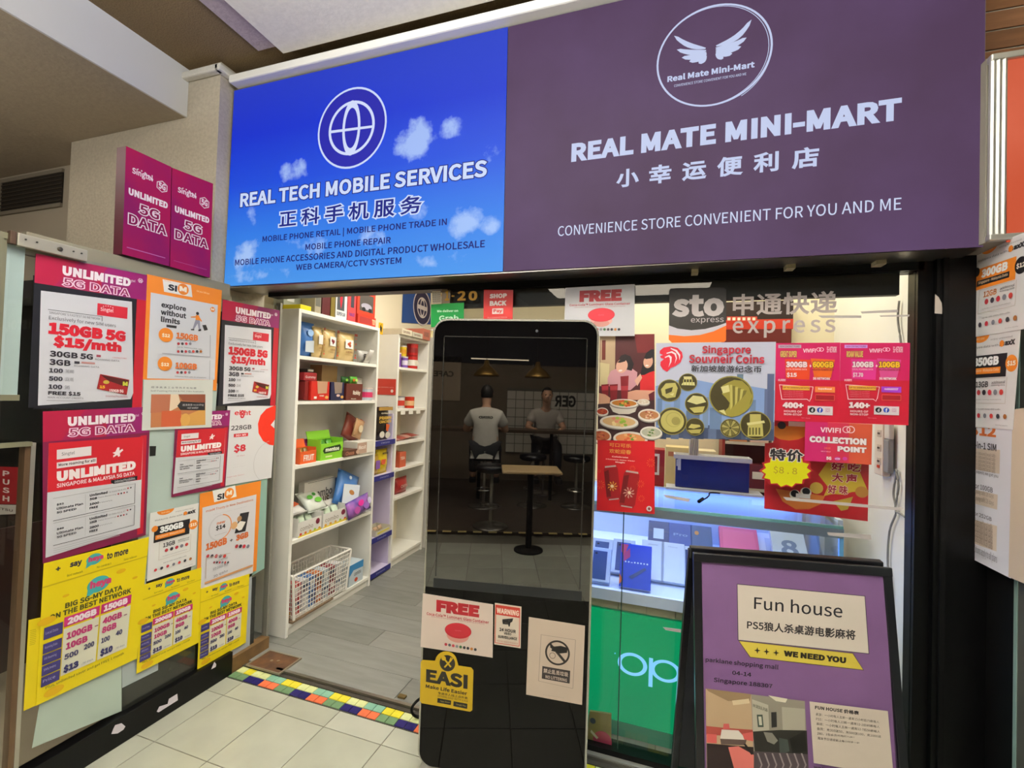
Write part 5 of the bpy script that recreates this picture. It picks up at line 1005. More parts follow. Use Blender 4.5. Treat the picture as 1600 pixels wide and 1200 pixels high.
def carton(label, x, y, z, d, w, h, col, items=(), rz=0, group=None, name='carton', cat='box', plane='x', tilt=0, col2=None, lid=None):
    """cardboard carton, base centre at (x, y, z); d along its facing axis, w across, h up"""
    y = fit(x, y, w, plane == 'x' and z < 1.96 and 'basket' not in label)
    bm = bmesh.new()
    if plane == 'x': box(bm, -d/2, -w/2, 0, d/2, w/2, h, bev=min(.002, h*.1))
    else: box(bm, -w/2, -d/2, 0, w/2, d/2, h, bev=min(.002, h*.1))
    o = obj(name, bm, M(col, .4, noise=.06, scale=14), None, (x, y, z), (0 if plane == 'x' else tilt, tilt if plane == 'x' else 0, rz)); tag(o, label, cat, group)
    if items: face_text(o, items, w, h, plane, d=d)
    if lid:
        b = bmesh.new()
        if plane == 'x': box(b, -d/2, -w/2-.0006, h-.0006, d/2+.0006, w/2+.0006, h+.001)
        else: box(b, -w/2, -d/2, h-.0006, w/2, d/2, h+.001)
        obj('top_flap', b, M(lid, .4), o)
    return o
def tray_box(label, x, y, z, d, w, h, col, items=(), inner='#8a8a80', flap=None, group=None, rz=0, fill=None):
    """open display box with a raised back flap"""
    y = fit(x, y, w, True)
    bm = bmesh.new(); t = .003
    box(bm, -d/2, -w/2, 0, d/2, w/2, t); box(bm, d/2-t, -w/2, t, d/2, w/2, h*.8); box(bm, -d/2, -w/2, t, -d/2+t, w/2, h); box(bm, -d/2+t, -w/2, t, d/2-t, -w/2+t, h); box(bm, -d/2+t, w/2-t, t, d/2-t, w/2, h)
    o = obj('display_box', bm, M(col, .4, noise=.05, scale=12), None, (x, y, z), (0, 0, rz)); tag(o, label, 'box', group)
    if items: face_text(o, items, w, h*.8, d=d)
    if flap:
        b = bmesh.new(); box(b, -d/2-.004, -w/2, h, -d/2, w/2, h+flap); b.transform(Matrix.Translation((-d/2, 0, h)) @ Matrix.Rotation(R(-18), 4, 'Y') @ Matrix.Translation((d/2, 0, -h)))
        obj('lid_flap', b, M(col, .45), o)
    if fill:
        for k in range(3):
            b = pillow(w/3.4, h*.75, .02, 5); b.transform(Matrix.Translation((0, (k-1)*w/3.2, h*.25)) @ Matrix.Rotation(R(-25), 4, 'Y')); obj('sachet', b, M(fill, .3), o, smooth=True)
    return o
def pillow(w, h, d, n=8, crimp=.06):
    """a sealed bag standing in the y-z plane, base at z=0, bulging along x"""
    bm = bmesh.new(); G = {}
    for s_ in (1, -1):
        for i in range(n+1):
            for j in range(n+1):
                u, v = i/n, j/n; e = max(0, math.sin(math.pi*u))**.55*max(0, math.sin(math.pi*min(1, max(0, (v-crimp)/(1-2*crimp)))))**.5
                if i in (0, n) or j in (0, n): e = 0
                wr = 1+.05*math.sin(v*23+u*5)+.04*math.cos(u*19)
                k = (i, j, s_ if e else 0)
                if k not in G: G[k] = bm.verts.new((s_*d/2*e*wr+.0004*s_*(1 if e else 0), (u-.5)*w*(1-.05*math.sin(math.pi*v)), v*h))
        for i in range(n):
            for j in range(n):
                q = [G.get((a, b, s_)) or G[(a, b, 0)] for a, b in ((i, j), (i+1, j), (i+1, j+1), (i, j+1))]
                try: bm.faces.new(q if s_ > 0 else q[::-1])
                except ValueError: pass
    return bm
def pouch(label, x, y, z, w, h, d, col, items=(), rz=0, tilt=0, roll=0, group=None, name='snack_bag', cat='bag', h2=None):
    y = fit(x, y, w, True); z += w/2*abs(math.sin(roll))*.9 + d/2*abs(math.sin(tilt))*.6; bm = pillow(w, h, d); o = obj(name, bm, M(col, .28, noise=.2, scale=10, h2=h2), None, (x, y, z), (roll, tilt, rz), smooth=True); tag(o, label, cat, group)
    b = bmesh.new(); box(b, -.0012, -w/2*.98, h*.955, .0012, w/2*.98, h*1.0); box(b, -.0012, -w/2*.98, 0, .0012, w/2*.98, h*.045); obj('sealed_edge', b, M(col, .35), o)
    if items: face_text(o, items, w*.8, h, d=d*.98, off=.004)
    return o
def tin(label, x, y, z, r, h, col, band=None, lid='#d8d4cc', group=None, st=None, cat='tin'):
    y = fit(x, y, r*2, True)
    bm = lathe(bmesh.new(), [(r*.96, 0), (r, .003), (r, h-.004), (r*.96, h)], 20); o = obj('tin', bm, M(col, .25, .2), None, (x, y, z), smooth=False); tag(o, label, cat, group)
    obj('lid', lathe(bmesh.new(), [(r*1.02, h-.004), (r*1.02, h+.006), (r*.9, h+.007)], 20), M(lid, .3, .3), o)
    if band: obj('label_band', lathe(bmesh.new(), [(r*1.008, h*.25), (r*1.008, h*.7)], 20), M(band, .4), o)
    if st: face_text(o, [('t', .1, .35, .9, .65, st, '#f4ead8', .03)], r*1.3, h, off=.002, d=r*2)
    return o
# ================================================================== BOOKCASES ON THE LEFT SHOP WALL
def bookcase(label, y0, y1, xf, depth, H, shelves, mat=WHITE_LAM):
    t = .022; e = empty('bookcase', (xf-depth/2, (y0+y1)/2, .0125), label, 'shelving unit'); c = Vector(e.location)
    def pc(name, a, b, m=mat, bev=.0012): return block(name, Vector(a)-c, Vector(b)-c, m, e, bev)
    z0 = .0125
    pc('side_panel', (xf-depth, y0, z0), (xf, y0+t, H)); pc('side_panel', (xf-depth, y1-t, z0), (xf, y1, H)); pc('top_panel', (xf-depth, y0+t, H-t), (xf, y1-t, H))
    pc('back_panel', (xf-depth, y0+t, z0+.05), (xf-depth+.005, y1-t, H-t)); pc('plinth', (xf-.03, y0+t, z0), (xf-.015, y1-t, .06))
    for z in shelves: pc('shelf', (xf-depth+.005, y0+t, z-t), (xf-.002, y1-t, z))
    return e
XF = -2.085
S1 = [1.688, 1.415, 1.025, .578, .085]
bookcase('white bookcase filled with snacks, nearest the doorway', 2.205, 3.03, XF, .29, 1.968, S1)
BX = LEFT(-2.13)
def yz(px, py): p = BX.at(px, py); return p.y, p.z
def item(pl, pr_, pt, zb):                                  # y centre, width and height of a shelf item
    ya = BX.at(pl, 600).y; yb = BX.at(pr_, 600).y
    return (ya+yb)/2, (yb-ya)
# on top of the bookcase
T = 1.969
carton('flat yellow box at the near end on top of the nearest bookcase', -2.2, 2.275, T, .2, .09, .03, '#e4d50c', name='flat_box')
carton('grey toy pack behind the yellow box on top of the bookcase', -2.27, 2.30, T, .08, .14, .2, '#8f9488', [('p', [(.2, .1), (.6, .1), (.6, .7), (.2, .7)], '#c9ccd0'), ('p', [(.3, .2), (.5, .2), (.5, .5), (.3, .5)], '#45506a')], name='toy_pack', cat='toy box')
carton('tan grey toy carton next to the maroon one on top of the bookcase', -2.2, 2.40, T, .16, .055, .24, '#a59c86', [('p', [(.1, .2), (.9, .2), (.9, .8), (.1, .8)], '#6a6a60')], cat='toy box')
carton('dark maroon toy carton on top of the bookcase', -2.2, 2.475, T, .16, .075, .25, '#5c1c22', [('t', .1, .1, .9, .25, 'RACE', '#c9a070', .02)], cat='toy box')
carton('olive gold toy carton on top of the bookcase', -2.2, 2.540, T, .16, .04, .25, '#7e6c28', cat='toy box')
carton('white toy box with a red racing car picture on top of the bookcase', -2.2, 2.625, T, .16, .115, .25, '#dcdcdc', [('p', [(.1, .1), (.75, .1), (.75, .75), (.1, .75)], '#4c4f55'), ('p', [(.35, .12), (.6, .12), (.55, .5), (.45, .72), (.35, .5)], '#d01f38'), ('t', .1, .8, .85, .9, 'SUPER CAR', '#40506a', .02)], cat='toy box')
carton('tall narrow pink red toy box on top of the bookcase', -2.2, 2.735, T, .16, .09, .26, '#d84a50', [('p', [(.35, .08), (.75, .08), (.75, .6), (.35, .6)], '#43424c'), ('t', .2, .75, .85, .84, 'FUN SET', '#3c3c9c', .02)], cat='toy box')
carton('orange red window toy box, upper of two on the bookcase top', -2.2, 2.895, T+.072, .17, .215, .2, '#d8452e', [('w', .12, .22, .88, .85, '#5a5450'), ('c', .5, .66, .3, .12, '#a9a4b4'), ('c', .35, .78, .1, .08, '#2a2a30'), ('c', .7, .78, .1, .08, '#2a2a30'), ('t', .2, .05, .8, .16, 'METAL TOYS', '#f0d8c8', .03)], cat='toy box', name='window_box')
carton('flat orange red toy box, lower of two on the bookcase top', -2.19, 2.895, T, .17, .215, .07, '#cf3c2c', [('w', .1, .2, .75, .85, '#b03a38'), ('t', .78, .2, .98, .8, 'TOY', '#f0c8a0', .03)], cat='toy box', name='window_box')
tg = carton('yellow warning placard hanging at the far top corner of the bookcase', -2.098, 3.06, 1.925, .004, .055, .09, '#d8a818', [('p', [(.3, .2), (.75, .4), (.6, .85), (.25, .6)], '#2a2418'), ('p', [(.5, .1), (.62, .14), (.5, .3)], '#2a2418')], name='placard', cat='sign')
# shelf one: bags
Z = S1[0]
pouch('blue snack bag at the near end of the top shelf', -2.19, 2.285, Z, .13, .225, .07, '#4a80cc', [('c', .5, .3, .25, .1, '#9cc0ee'), ('p', [(.1, .55), (.9, .5), (.9, .85), (.1, .85)], '#c0cad4')])
pouch('purple and silver bag behind the blue one on the top shelf', -2.27, 2.345, Z, .12, .215, .06, '#4a3a78', [('p', [(.1, .5), (.9, .45), (.9, .8), (.1, .8)], '#b0b4bc')])
def craft(label, y, w, rz, pic):
    o = pouch(label, -2.165, y, Z, w, .205, .075, '#d9bd82', [('p', [(.18, .25), (.72, .25), (.72, .55), (.18, .55)], '#e6e4e2')] + pic + [('p', [(.8, .0), (1.02, .0), (1.02, .09), (.8, .09)], '#6a2c20'), ('t', .84, .15, .98, .78, '天\n然\n食\n品', '#9a4634', .02), ('t', .2, .64, .7, .7, 'JUJUBE DRIED', '#8a5a3c', .02), ('t', .2, .75, .65, .79, 'NATURAL FOOD', '#a9805c', .0), ('p', [(.8, .86), (1.0, .86), (.9, .8)], '#d83a28')], name='paper_snack_bag', rz=rz, group='brown paper snack bags on the top shelf'); return o
craft('brown paper snack bag edge on, left of the three on the top shelf', 2.375, .085, 0, [])
craft('brown paper snack bag with a red dates picture, middle of the three', 2.485, .15, .1, [('c', .38, .38, .08, .055, '#7c2030'), ('c', .52, .40, .08, .055, '#8c2c30'), ('c', .45, .45, .06, .05, '#6a1a28')])
craft('brown paper snack bag with an orange nuts picture, right of the three', 2.655, .19, 0, [('c', .40, .40, .08, .05, '#b8482c'), ('c', .5, .36, .07, .05, '#c0582c'), ('c', .5, .45, .08, .05, '#a03c28')])
pouch('small silver and white snack bag at the far end of the top shelf', -2.15, 2.86, Z, .15, .095, .05, '#c9c8c4', [('t', .2, .2, .8, .75, '天才', '#3c3836', .03)], h2='#8a8680')
pouch('white crinkled sachet hanging over the edge of the top shelf', -2.115, 2.89, Z+.0, .06, .11, .03, '#dedad4', tilt=.5, name='sachet')
# shelf two
Z = S1[1]
obj_ = block('brown_liner', (-2.2, 2.235, Z), (-2.085, 2.62, Z+.0015), M('#6e6255', .7)); tag(obj_, 'brown card liner on the near half of the second shelf', 'liner')
Zl = Z+.0018
carton('dark red cookie carton at the near end of the second shelf', -2.17, 2.252, Zl, .11, .03, .12, '#7c1a1a')
carton('bright red cookie box with a tan face on the second shelf', -2.15, 2.375, Zl, .1, .165, .122, '#c8261c', [('p', [(.3, .0), (.88, .0), (.85, .62), (.36, .66)], '#c09478'), ('t', .45, .72, .7, .8, 'COOKIES', '#f0e0d0', .03), ('c', .85, .84, .1, .08, '#e0a858'), ('p', [(.15, .8), (.3, .8), (.3, .92), (.15, .92)], '#e8dcd0')])
carton('navy cookie box with a brown face on the second shelf', -2.15, 2.535, Zl, .1, .13, .122, '#23264c', [('p', [(.2, .0), (.85, .0), (.82, .6), (.3, .64)], '#8f7d72'), ('c', .55, .74, .14, .07, '#d8b8b0'), ('c', .85, .82, .12, .08, '#d8a050')])
carton('brown cookie box with white script on the second shelf', -2.145, 2.705, Z, .11, .18, .118, '#6a2f28', [('t', .4, .4, .85, .72, 'Rokky', '#e6dccf', .03), ('t', .3, .86, .6, .94, 'Biscuits', '#d8c8b8', .02)], lid='#7c5a3c')
carton('small red carton stacked on the red cookie box', -2.16, 2.29, Zl+.1235, .09, .11, .05, '#9a2028', [('t', .1, .4, .9, .8, 'Gummy', '#d8c0c0', .02)])
carton('small black and cream packet on the small red carton', -2.16, 2.30, Zl+.175, .07, .055, .022, '#38302e', [('p', [(.1, .2), (.9, .2), (.9, .7), (.1, .7)], '#b0a894')], name='packet')
carton('plain tan cardboard box behind the cookie boxes on the second shelf', -2.245, 2.455, Zl, .1, .155, .235, '#a28456', [('p', [(.0, .49), (1, .49), (1, .51), (0, .51)], '#8f7446')])
pouch('green and dark sachet on the brown cookie box, left one', -2.16, 2.665, Z+.119, .09, .048, .03, '#2c6a30', [('c', .5, .5, .2, .2, '#8ac04a')], name='sachet')
pouch('bright green sachet on the brown cookie box, right one', -2.14, 2.755, Z+.119, .09, .052, .03, '#5cae3c', [('c', .3, .5, .2, .2, '#c0702a'), ('c', .7, .5, .2, .2, '#b8dc70')], name='sachet')
pouch('white and brown snack bag behind the pink tin on the second shelf', -2.21, 2.83, Z, .1, .165, .05, '#d4cec4', [('c', .5, .7, .3, .15, '#8a5a3a')])
tin('round tin with a pink band on the second shelf', -2.14, 2.895, Z, .055, .088, '#c8d0dc', '#d83a6c', '#d8c8c0')
# shelf three
Z = S1[2]
tray_box('open orange candy box at the near end of the third shelf', -2.145, 2.30, Z, .09, .135, .095, '#e0602c', [('t', .2, .3, .85, .8, 'FRUIT', '#f0e4dc', .03)], group=None, flap=.05, fill='#8a7038')
tray_box('open pink candy box behind the orange one', -2.225, 2.36, Z, .06, .13, .11, '#c03a8c', [('p', [(.7, .2), (.95, .2), (.95, .9), (.7, .9)], '#d8a0d0')], flap=.02)
tray_box('open lime green candy box with a black label on the third shelf', -2.15, 2.50, Z, .11, .215, .135, '#86c832', [('p', [(.15, .25), (.85, .15), (.92, .35), (.85, .55), (.15, .6), (.08, .42)], '#1c3a18'), ('t', .2, .27, .82, .5, 'mentos', '#e8f0d8', .04), ('p', [(.2, .75), (.5, .75), (.5, .85), (.2, .85)], '#d8ec9c')], flap=.05, fill='#4a8a2c')
carton('flat brown chocolate box at the middle of the third shelf', -2.14, 2.70, Z, .12, .18, .045, '#5c382c', [('t', .1, .2, .6, .8, 'Choco', '#b07860', .03), ('c', .82, .5, .1, .3, '#c9a890')])
pouch('brown and red snack bag leaning over the flat chocolate box', -2.19, 2.735, Z+.047, .2, .19, .05, '#8a4034', [('c', .6, .4, .3, .2, '#c88868'), ('p', [(.7, .0), (1.1, .0), (1.1, .12), (.7, .12)], '#d0303c')], roll=-.5, tilt=-.15)
pouch('tan packet with a cookie picture leaning on the white carton', -2.15, 2.81, Z+.095, .11, .14, .04, '#b88e66', [('c', .5, .5, .3, .2, '#d8c8a8')], roll=-.35)
carton('white carton with a tan label at the far end of the third shelf', -2.14, 2.875, Z, .12, .2, .092, '#e2ded4', [('p', [(.0, .1), (.55, .1), (.55, .95), (.0, .95)], '#b89a88'), ('t', .08, .3, .5, .6, 'Biscuit', '#f0e6dc', .02)])
# shelf four
Z = S1[3]
G4 = 'white fruit snack display boxes on the fourth shelf'
carton('tall white fruit snack box at the back of the fourth shelf', -2.27, 2.44, Z, .05, .30, .285, '#ddd9d2', [('t', .28, .22, .9, .42, 'combo', '#4a4846', .02), ('t', .18, .5, .55, .72, 'LABUB', '#6a3a2c', .04), ('t', .6, .42, .8, .62, 'US', '#5c4634', .04), ('c', .12, .8, .1, .1, '#b8462c'), ('p', [(.1, .02), (.95, .02), (.95, .03), (.1, .03)], '#4a4846')])
def fruit_box(label, y, w, seed):
    rr = random.Random(seed); it = [('t', .08, .3, .62, .62, 'combo', '#9a8f84', .01)]
    for k in range(5): it.append(('c', .1+.2*k, .82, .05, .1, rr.choice(['#d8a030', '#c83a30', '#8ab83c', '#4a5a80', '#d87030'])))
    it += [('c', .82, .3, .09, .2, '#7c2c40'), ('p', [(.0, .9), (1, .84), (1, 1), (0, 1)], '#d8c040')]
    return tray_box(label, -2.145, y, Z, .1, w, .115, '#dedbd6', it, fill=rr.choice(['#d8d8d2', '#c8d8c0']), group=G4, flap=.03)
fruit_box('open white fruit snack box nearest the doorway on the fourth shelf', 2.335, .2, 1); fruit_box('open white fruit snack box, second on the fourth shelf', 2.565, .24, 2)
pouch('orange and white snack packet lying on the nearest fruit box', -2.15, 2.30, Z+.12, .12, .12, .035, '#e0dcd8', [('p', [(.1, .3), (.8, .2), (.9, .5), (.2, .6)], '#cf6038')], tilt=-1.15, name='sachet')
pouch('white and green leaf pattern snack bag on the fruit boxes', -2.15, 2.46, Z+.10, .19, .16, .05, '#dfe4da', [('c', .3, .4, .16, .1, '#5cae3c'), ('c', .65, .6, .2, .12, '#6cb83c'), ('c', .6, .3, .1, .08, '#3c8a34')], tilt=-.8)
pouch('blue and white snack bag sprawled at the middle of the fourth shelf', -2.17, 2.70, Z+.02, .24, .25, .09, '#4a80c8', [('p', [(.05, .45), (.95, .3), (1.0, .95), (.1, .98)], '#d4dce4'), ('c', .55, .6, .15, .07, '#b07840'), ('c', .35, .2, .08, .05, '#d8e4f0')], roll=-.45, tilt=-.2)
pouch('blue packet leaning behind the sprawled snack bag', -2.26, 2.66, Z+.10, .2, .16, .04, '#3866b0', [('c', .4, .5, .12, .1, '#c8d8f0')], tilt=-.2)
pouch('shiny purple candy bag hanging over the edge of the fourth shelf', -2.075, 2.86, Z-.005, .27, .12, .07, '#5a4a9a', [('c', .45, .3, .15, .18, '#e02c98'), ('c', .7, .6, .15, .2, '#9a6ac0'), ('c', .2, .6, .15, .2, '#b04a9c'), ('c', .9, .4, .1, .2, '#c8c0e0')], roll=.12, tilt=-.2, h2='#b06ab8')
# bottom shelf: white basket
Z = S1[4]
cb = carton('flat brown cardboard sheet under the white basket', -2.16, 2.42, Z, .18, .36, .012, '#7d6750', name='cardboard_sheet', cat='cardboard')
bk = empty('plastic_basket', (-2.16, 2.50, Z+.013), 'white plastic lattice basket full of small packs on the bottom shelf', 'basket')
WP = M('#e4e0d8', .35)
bw, bd, bh = .255, .085, .27
def rail(bm, z, r, k=1.0):
    p = [(-bd*k, -bw*k, z), (bd*k, -bw*k, z), (bd*k, bw*k, z), (-bd*k, bw*k, z), (-bd*k, -bw*k, z)]
    for a, b in zip(p, p[1:]): tube(bm, [a, b], r, 6)
bm = bmesh.new(); rail(bm, bh, .007, 1.04); obj('rim', bm, WP, bk)
bm = bmesh.new()
for j in range(9): rail(bm, .02+.028*j, .0022, .93+.012*j)
obj('lattice_ring', bm, WP, bk)
bm = bmesh.new()
for k in range(22):
    y = -1+2*k/21
    for sx in (-1, 1): tube(bm, [(sx*bd*.92, y*bw*.92, .0), (sx*bd*1.03, y*bw*1.03, bh)], .0024, 5)
for k in range(8):
    x = -1+2*k/7
    for sy in (-1, 1): tube(bm, [(x*bd*.92, sy*bw*.92, 0), (x*bd*1.03, sy*bw*1.03, bh)], .0024, 5)
obj('lattice_bar', bm, WP, bk)
for sx in (-1, 1):
    for sy in (-1, 1): obj('corner_post', tube(bmesh.new(), [(sx*bd*.93, sy*bw*.93, 0), (sx*bd*1.04, sy*bw*1.04, bh)], .009, 8), WP, bk)
obj('base', bx(-bd*.9, -bw*.9, 0, bd*.9, bw*.9, .006), WP, bk)
rr = random.Random(3)
for k in range(14):
    c = ['#c83a3c', '#d8d8dc', '#4a78b8', '#c86a2c', '#b8c4d0', '#8a2c3c', '#e0e0e4'][k % 7]; nm = {'#c83a3c': 'red', '#d8d8dc': 'pale grey', '#4a78b8': 'blue', '#c86a2c': 'orange', '#b8c4d0': 'silver blue', '#8a2c3c': 'dark red', '#e0e0e4': 'white'}[c]
    yy = -.19+.063*(k % 7); up_ = k//7
    o = carton(nm + ' small pack %s in the white basket' % ('on the upper layer' if up_ else 'on the lower layer'), -2.16, 2.50+yy, Z+.022+.095*up_, .11, .055, .09, c, [('p', [(.1, .2), (.9, .2), (.9, .5), (.1, .5)], '#e8e4e0' if k % 2 else '#3a4a6a'), ('t', .15, .6, .85, .8, 'SWEET', '#f0f0f0' if k % 2 else '#5a2c2c', .02)], group='small packs in the white basket', name='small_pack', cat='pack')
carton('blue and white snack carton beside the white basket', -2.155, 2.87, Z, .12, .16, .15, '#c8d4dc', [('p', [(.0, .0), (1, .0), (1, .35), (.3, .3), (0, .55)], '#3c8cc8'), ('t', .35, .4, .85, .6, 'combo', '#5a5a60', .02), ('c', .5, .8, .12, .1, '#c85030')])
pouch('orange packet squeezed under the near corner of the basket', -2.12, 2.285, Z+.001, .09, .07, .03, '#d8942c', tilt=-.6, name='sachet')
# ------------------------------------------------------------------ lilac display stand between the bookcases
ds = empty('display_stand', (-2.24, 3.20, .0125), 'narrow lilac lit display stand with dark blue price rails between the bookcases', 'display stand')
LILAC_LIT = M('#d6cce6', .5); DBL = M('#26277c', .4)  # purple light on the stand put into its panel colour
def dsb(name, a, b, m): c = Vector(ds.location); return block(name, Vector(a)-c, Vector(b)-c, m, ds)
dsb('back_panel', (-2.385, 3.045, .0125), (-2.37, 3.365, 1.38), LILAC_LIT); dsb('side_panel', (-2.37, 3.355, .0125), (-2.15, 3.365, 1.30), LILAC_LIT); dsb('side_panel', (-2.37, 3.045, .0125), (-2.15, 3.055, 1.30), LILAC_LIT)
for k, z in enumerate((1.075, .80, .32, .045)):
    dsb('shelf', (-2.37, 3.055, z), (-2.125, 3.355, z+.012), LILAC_LIT)
    r_ = dsb('price_rail', (-2.125, 3.055, z-.022), (-2.12, 3.36, z+.018), DBL)
    b = bmesh.new(); V, Fc, bb = glyphs('$ best price', .0)
    vs = [b.verts.new((.003, -.05+(v[0]-bb[0])/(bb[2]-bb[0])*.12, -.007+(v[1]-bb[1])/(bb[3]-bb[1])*.016)) for v in V]
    for fc in Fc: b.faces.new([vs[j] for j in fc])
    obj('lettering', b, M('#c8ccec', .5), r_)
o = pouch('black and gold prawn cracker bag on the lilac stand', -2.19, 3.17, 1.088, .22, .27, .08, '#241c18', [('p', [(.0, .0), (1.1, .0), (1.1, .1), (0, .1)], '#b08840'), ('t', .2, .16, .9, .22, 'Crispy', '#d8d0b8', .02), ('t', .05, .28, 1.0, .38, 'PRAWN', '#d0a848', .04), ('t', .05, .4, 1.0, .48, 'CRACKER', '#d0a848', .04), ('p', [(.6, .5), (.9, .55), (.75, .75), (.6, .7)], '#d8602c'), ('c', .3, .82, .2, .1, '#d8d4c8'), ('c', .75, .85, .2, .1, '#d0ccc0')])
pouch('yellow snack bag on the second level of the lilac stand', -2.19, 3.19, .813, .16, .2, .07, '#e0c41c', [('t', .2, .12, .8, .2, 'NOODLE', '#3a2c1c', .04), ('p', [(.1, .4), (.6, .4), (.5, .6), (.1, .6)], '#d85a3c')], group='yellow snack bags on the lilac stand')
pouch('purple and yellow snack bag behind the yellow one on the lilac stand', -2.19, 3.10, .813, .09, .17, .06, '#c8a040', [('p', [(.1, .3), (.9, .3), (.9, .7), (.1, .7)], '#8a5cb0')], group='yellow snack bags on the lilac stand')
tray_box('clear tray of pale yellow sweets on the third level of the lilac stand', -2.2, 3.2, .333, .14, .2, .05, '#cfc9b4', [('p', [(.1, .3), (.9, .2), (.9, .5), (.1, .6)], '#d8c83c')], fill='#c8a888')
# ------------------------------------------------------------------ third bookcase
S3 = [1.695, 1.34, 1.055, .83, .59, .09]
XF3 = -2.13
bookcase('white bookcase farthest from the doorway with jars and packs', 3.37, 3.90, XF3, .28, 1.968, S3)
carton('flat red notice stuck on the near side of the farthest bookcase', -2.235, 3.367, 1.455, .002, .19, .135, '#cf3c30', [('t', .1, .5, .9, .56, 'NO SMOKING AREA', '#e8a09a', .01), ('c', .82, .75, .07, .1, '#f0d8d4'), ('c', .1, .75, .04, .05, '#e0706a')], plane='y', name='red_notice', cat='notice')
X3 = -2.20
for k, (y, w, h, c, l) in enumerate(((3.45, .16, .05, '#d8cdb4', 'flat cream carton'), (3.63, .17, .045, '#c9c2ae', 'flat grey cream carton'), (3.79, .13, .1, '#b86a58', 'reddish toy pack'))):
    carton(l + ' on top of the farthest bookcase', X3, y, T, .2, w, h, c, [('t', .1, .3, .8, .7, 'CAR SERIES', '#7a5a54', .02)])
tin('yellow tin standing on another tin, top shelf of the farthest bookcase', X3, 3.46, S3[0]+.102, .035, .085, '#d8b42c', '#c88a1c', cat='tin'); tin('yellow tin at the bottom of a stack on the top shelf', X3, 3.46, S3[0], .035, .095, '#d0a828', '#8a3c8c')
tin('purple tin at the near end of the top shelf of the farthest bookcase', X3+.01, 3.405, S3[0], .02, .12, '#8a5cb8', '#6a3c98'); tin('lilac and white tin in front of the purple one', X3+.04, 3.50, S3[0], .028, .09, '#8a62b8', '#d8d0e4')
tin('red tin, lower of two at the right of the top shelf', X3, 3.62, S3[0], .052, .115, '#c02c2c', '#e0dcd0', '#9a2424', st='Milo'); tin('red tin, upper of two at the right of the top shelf', X3, 3.62, S3[0]+.122, .052, .10, '#b82424', '#8a1c1c', '#b02c2c')
tin('red and white jar, left on the second shelf of the farthest bookcase', X3+.02, 3.44, S3[1], .045, .1, '#d8d0cc', '#c83c2c', '#8c8c90'); tin('orange red jar, right on the second shelf of the farthest bookcase', X3+.02, 3.60, S3[1], .045, .095, '#cf4028', '#e0b080', '#c83424')
for k in range(3): tag(block('price_tag', (XF3+.001, 3.44+.13*k, S3[1]-.05), (XF3+.003, 3.51+.13*k, S3[1]-.004), M('#e8e4dc', .5)), 'small white price tag under the jars, ' + ('left', 'middle', 'right')[k] + ' of three', 'price tag', 'price tags under the jars')
for k in range(4): pouch(('nearest and lowest', 'second', 'third', 'farthest and uppermost')[k] + ' reddish packet in the fan on the third shelf', X3+.02, 3.46+.09*k, S3[2]+.004+.006*k, .14, .12, .018, ('#c88a84', '#b8584c', '#d8a090', '#a84438')[k], tilt=-1.45, name='sachet', group='reddish packets fanned on the third shelf')
carton('orange red carton on the fourth shelf of the farthest bookcase', X3, 3.45, S3[3], .1, .1, .13, '#d06040', [('t', .1, .3, .8, .5, 'TEA', '#f0d8c8', .03)])
pouch('dark red crisp bag on the fifth shelf of the farthest bookcase', X3, 3.50, S3[4], .2, .14, .09, '#a82c2c', [('t', .1, .4, .8, .6, 'CHIPS', '#d8a8a0', .03)])
# globe poster on the shop's left wall
s = Sheet('globe_poster', 'blue poster with a white globe in a ring, high on the shop wall', 'poster', [(630, 455), (673, 455), (673, 507), (628, 504)], LEFT(-2.395), '#1c4c98', .002)
s.disc(660, 481, 13.5, '#dcd2d4', n=32, ry=1.0); s.disc(660, 481, 12.5, '#26224e', n=32, ry=1); s.disc(660, 481, 8, '#dcd2d4', ring=.14, n=24); s.disc(660, 481, 3.4, '#dcd2d4', ring=.3, ry=2.35, n=20); s.prect(653, 480.4, 667, 481.6, '#dcd2d4'); s.done()
# drinks cooler beyond the bookcases
ck = empty('drinks_shelf', (-2.24, 4.27, .0125), 'dark open rack of red drinks beyond the farthest bookcase', 'rack')
block('back_panel', (-.16, -.33, 0), (-.15, .6, 2.0), BLACKM, ck); block('side_panel', (-.15, -.33, 0), (.12, -.31, 2.0), M('#c8c4bc', .5), ck)
for z in (.05, .4, .72, 1.02, 1.32, 1.6, 1.85): block('shelf', (-.15, -.31, z), (.12, .6, z+.02), M('#23242c', .5), ck)
for z, c, n_ in ((.072, '#8c1c28', 'dark red'), (.422, '#a82430', 'red'), (.742, '#8c1c28', 'dark red'), (1.042, '#5c1824', 'maroon'), (1.342, '#c02c28', 'bright red'), (1.622, '#c03c34', 'bright red'), (1.872, '#d8c890', 'cream')):
    lv = ('floor', 'second', 'third', 'fourth', 'fifth', 'sixth', 'top')[[.072, .422, .742, 1.042, 1.342, 1.622, 1.872].index(z)]
    for j in range(4):
        bm = lathe(bmesh.new(), [(.026, 0), (.03, .01), (.03, .13), (.012, .18), (.012, .2)], 12); o = obj('drink_bottle', bm, M(c, .2), None, (-2.16, 4.0+.085*j, z+.0125), smooth=True)
        tag(o, '%s drink bottle on the %s level of the dark rack, %s from the bookcase' % (n_, lv, ('first', 'second', 'third', 'fourth')[j]), 'bottle', 'drink bottles on the %s level of the dark rack' % lv)
        obj('cap', lathe(bmesh.new(), [(.014, .2), (.014, .215)], 10), M('#d8d4cc', .4), o)
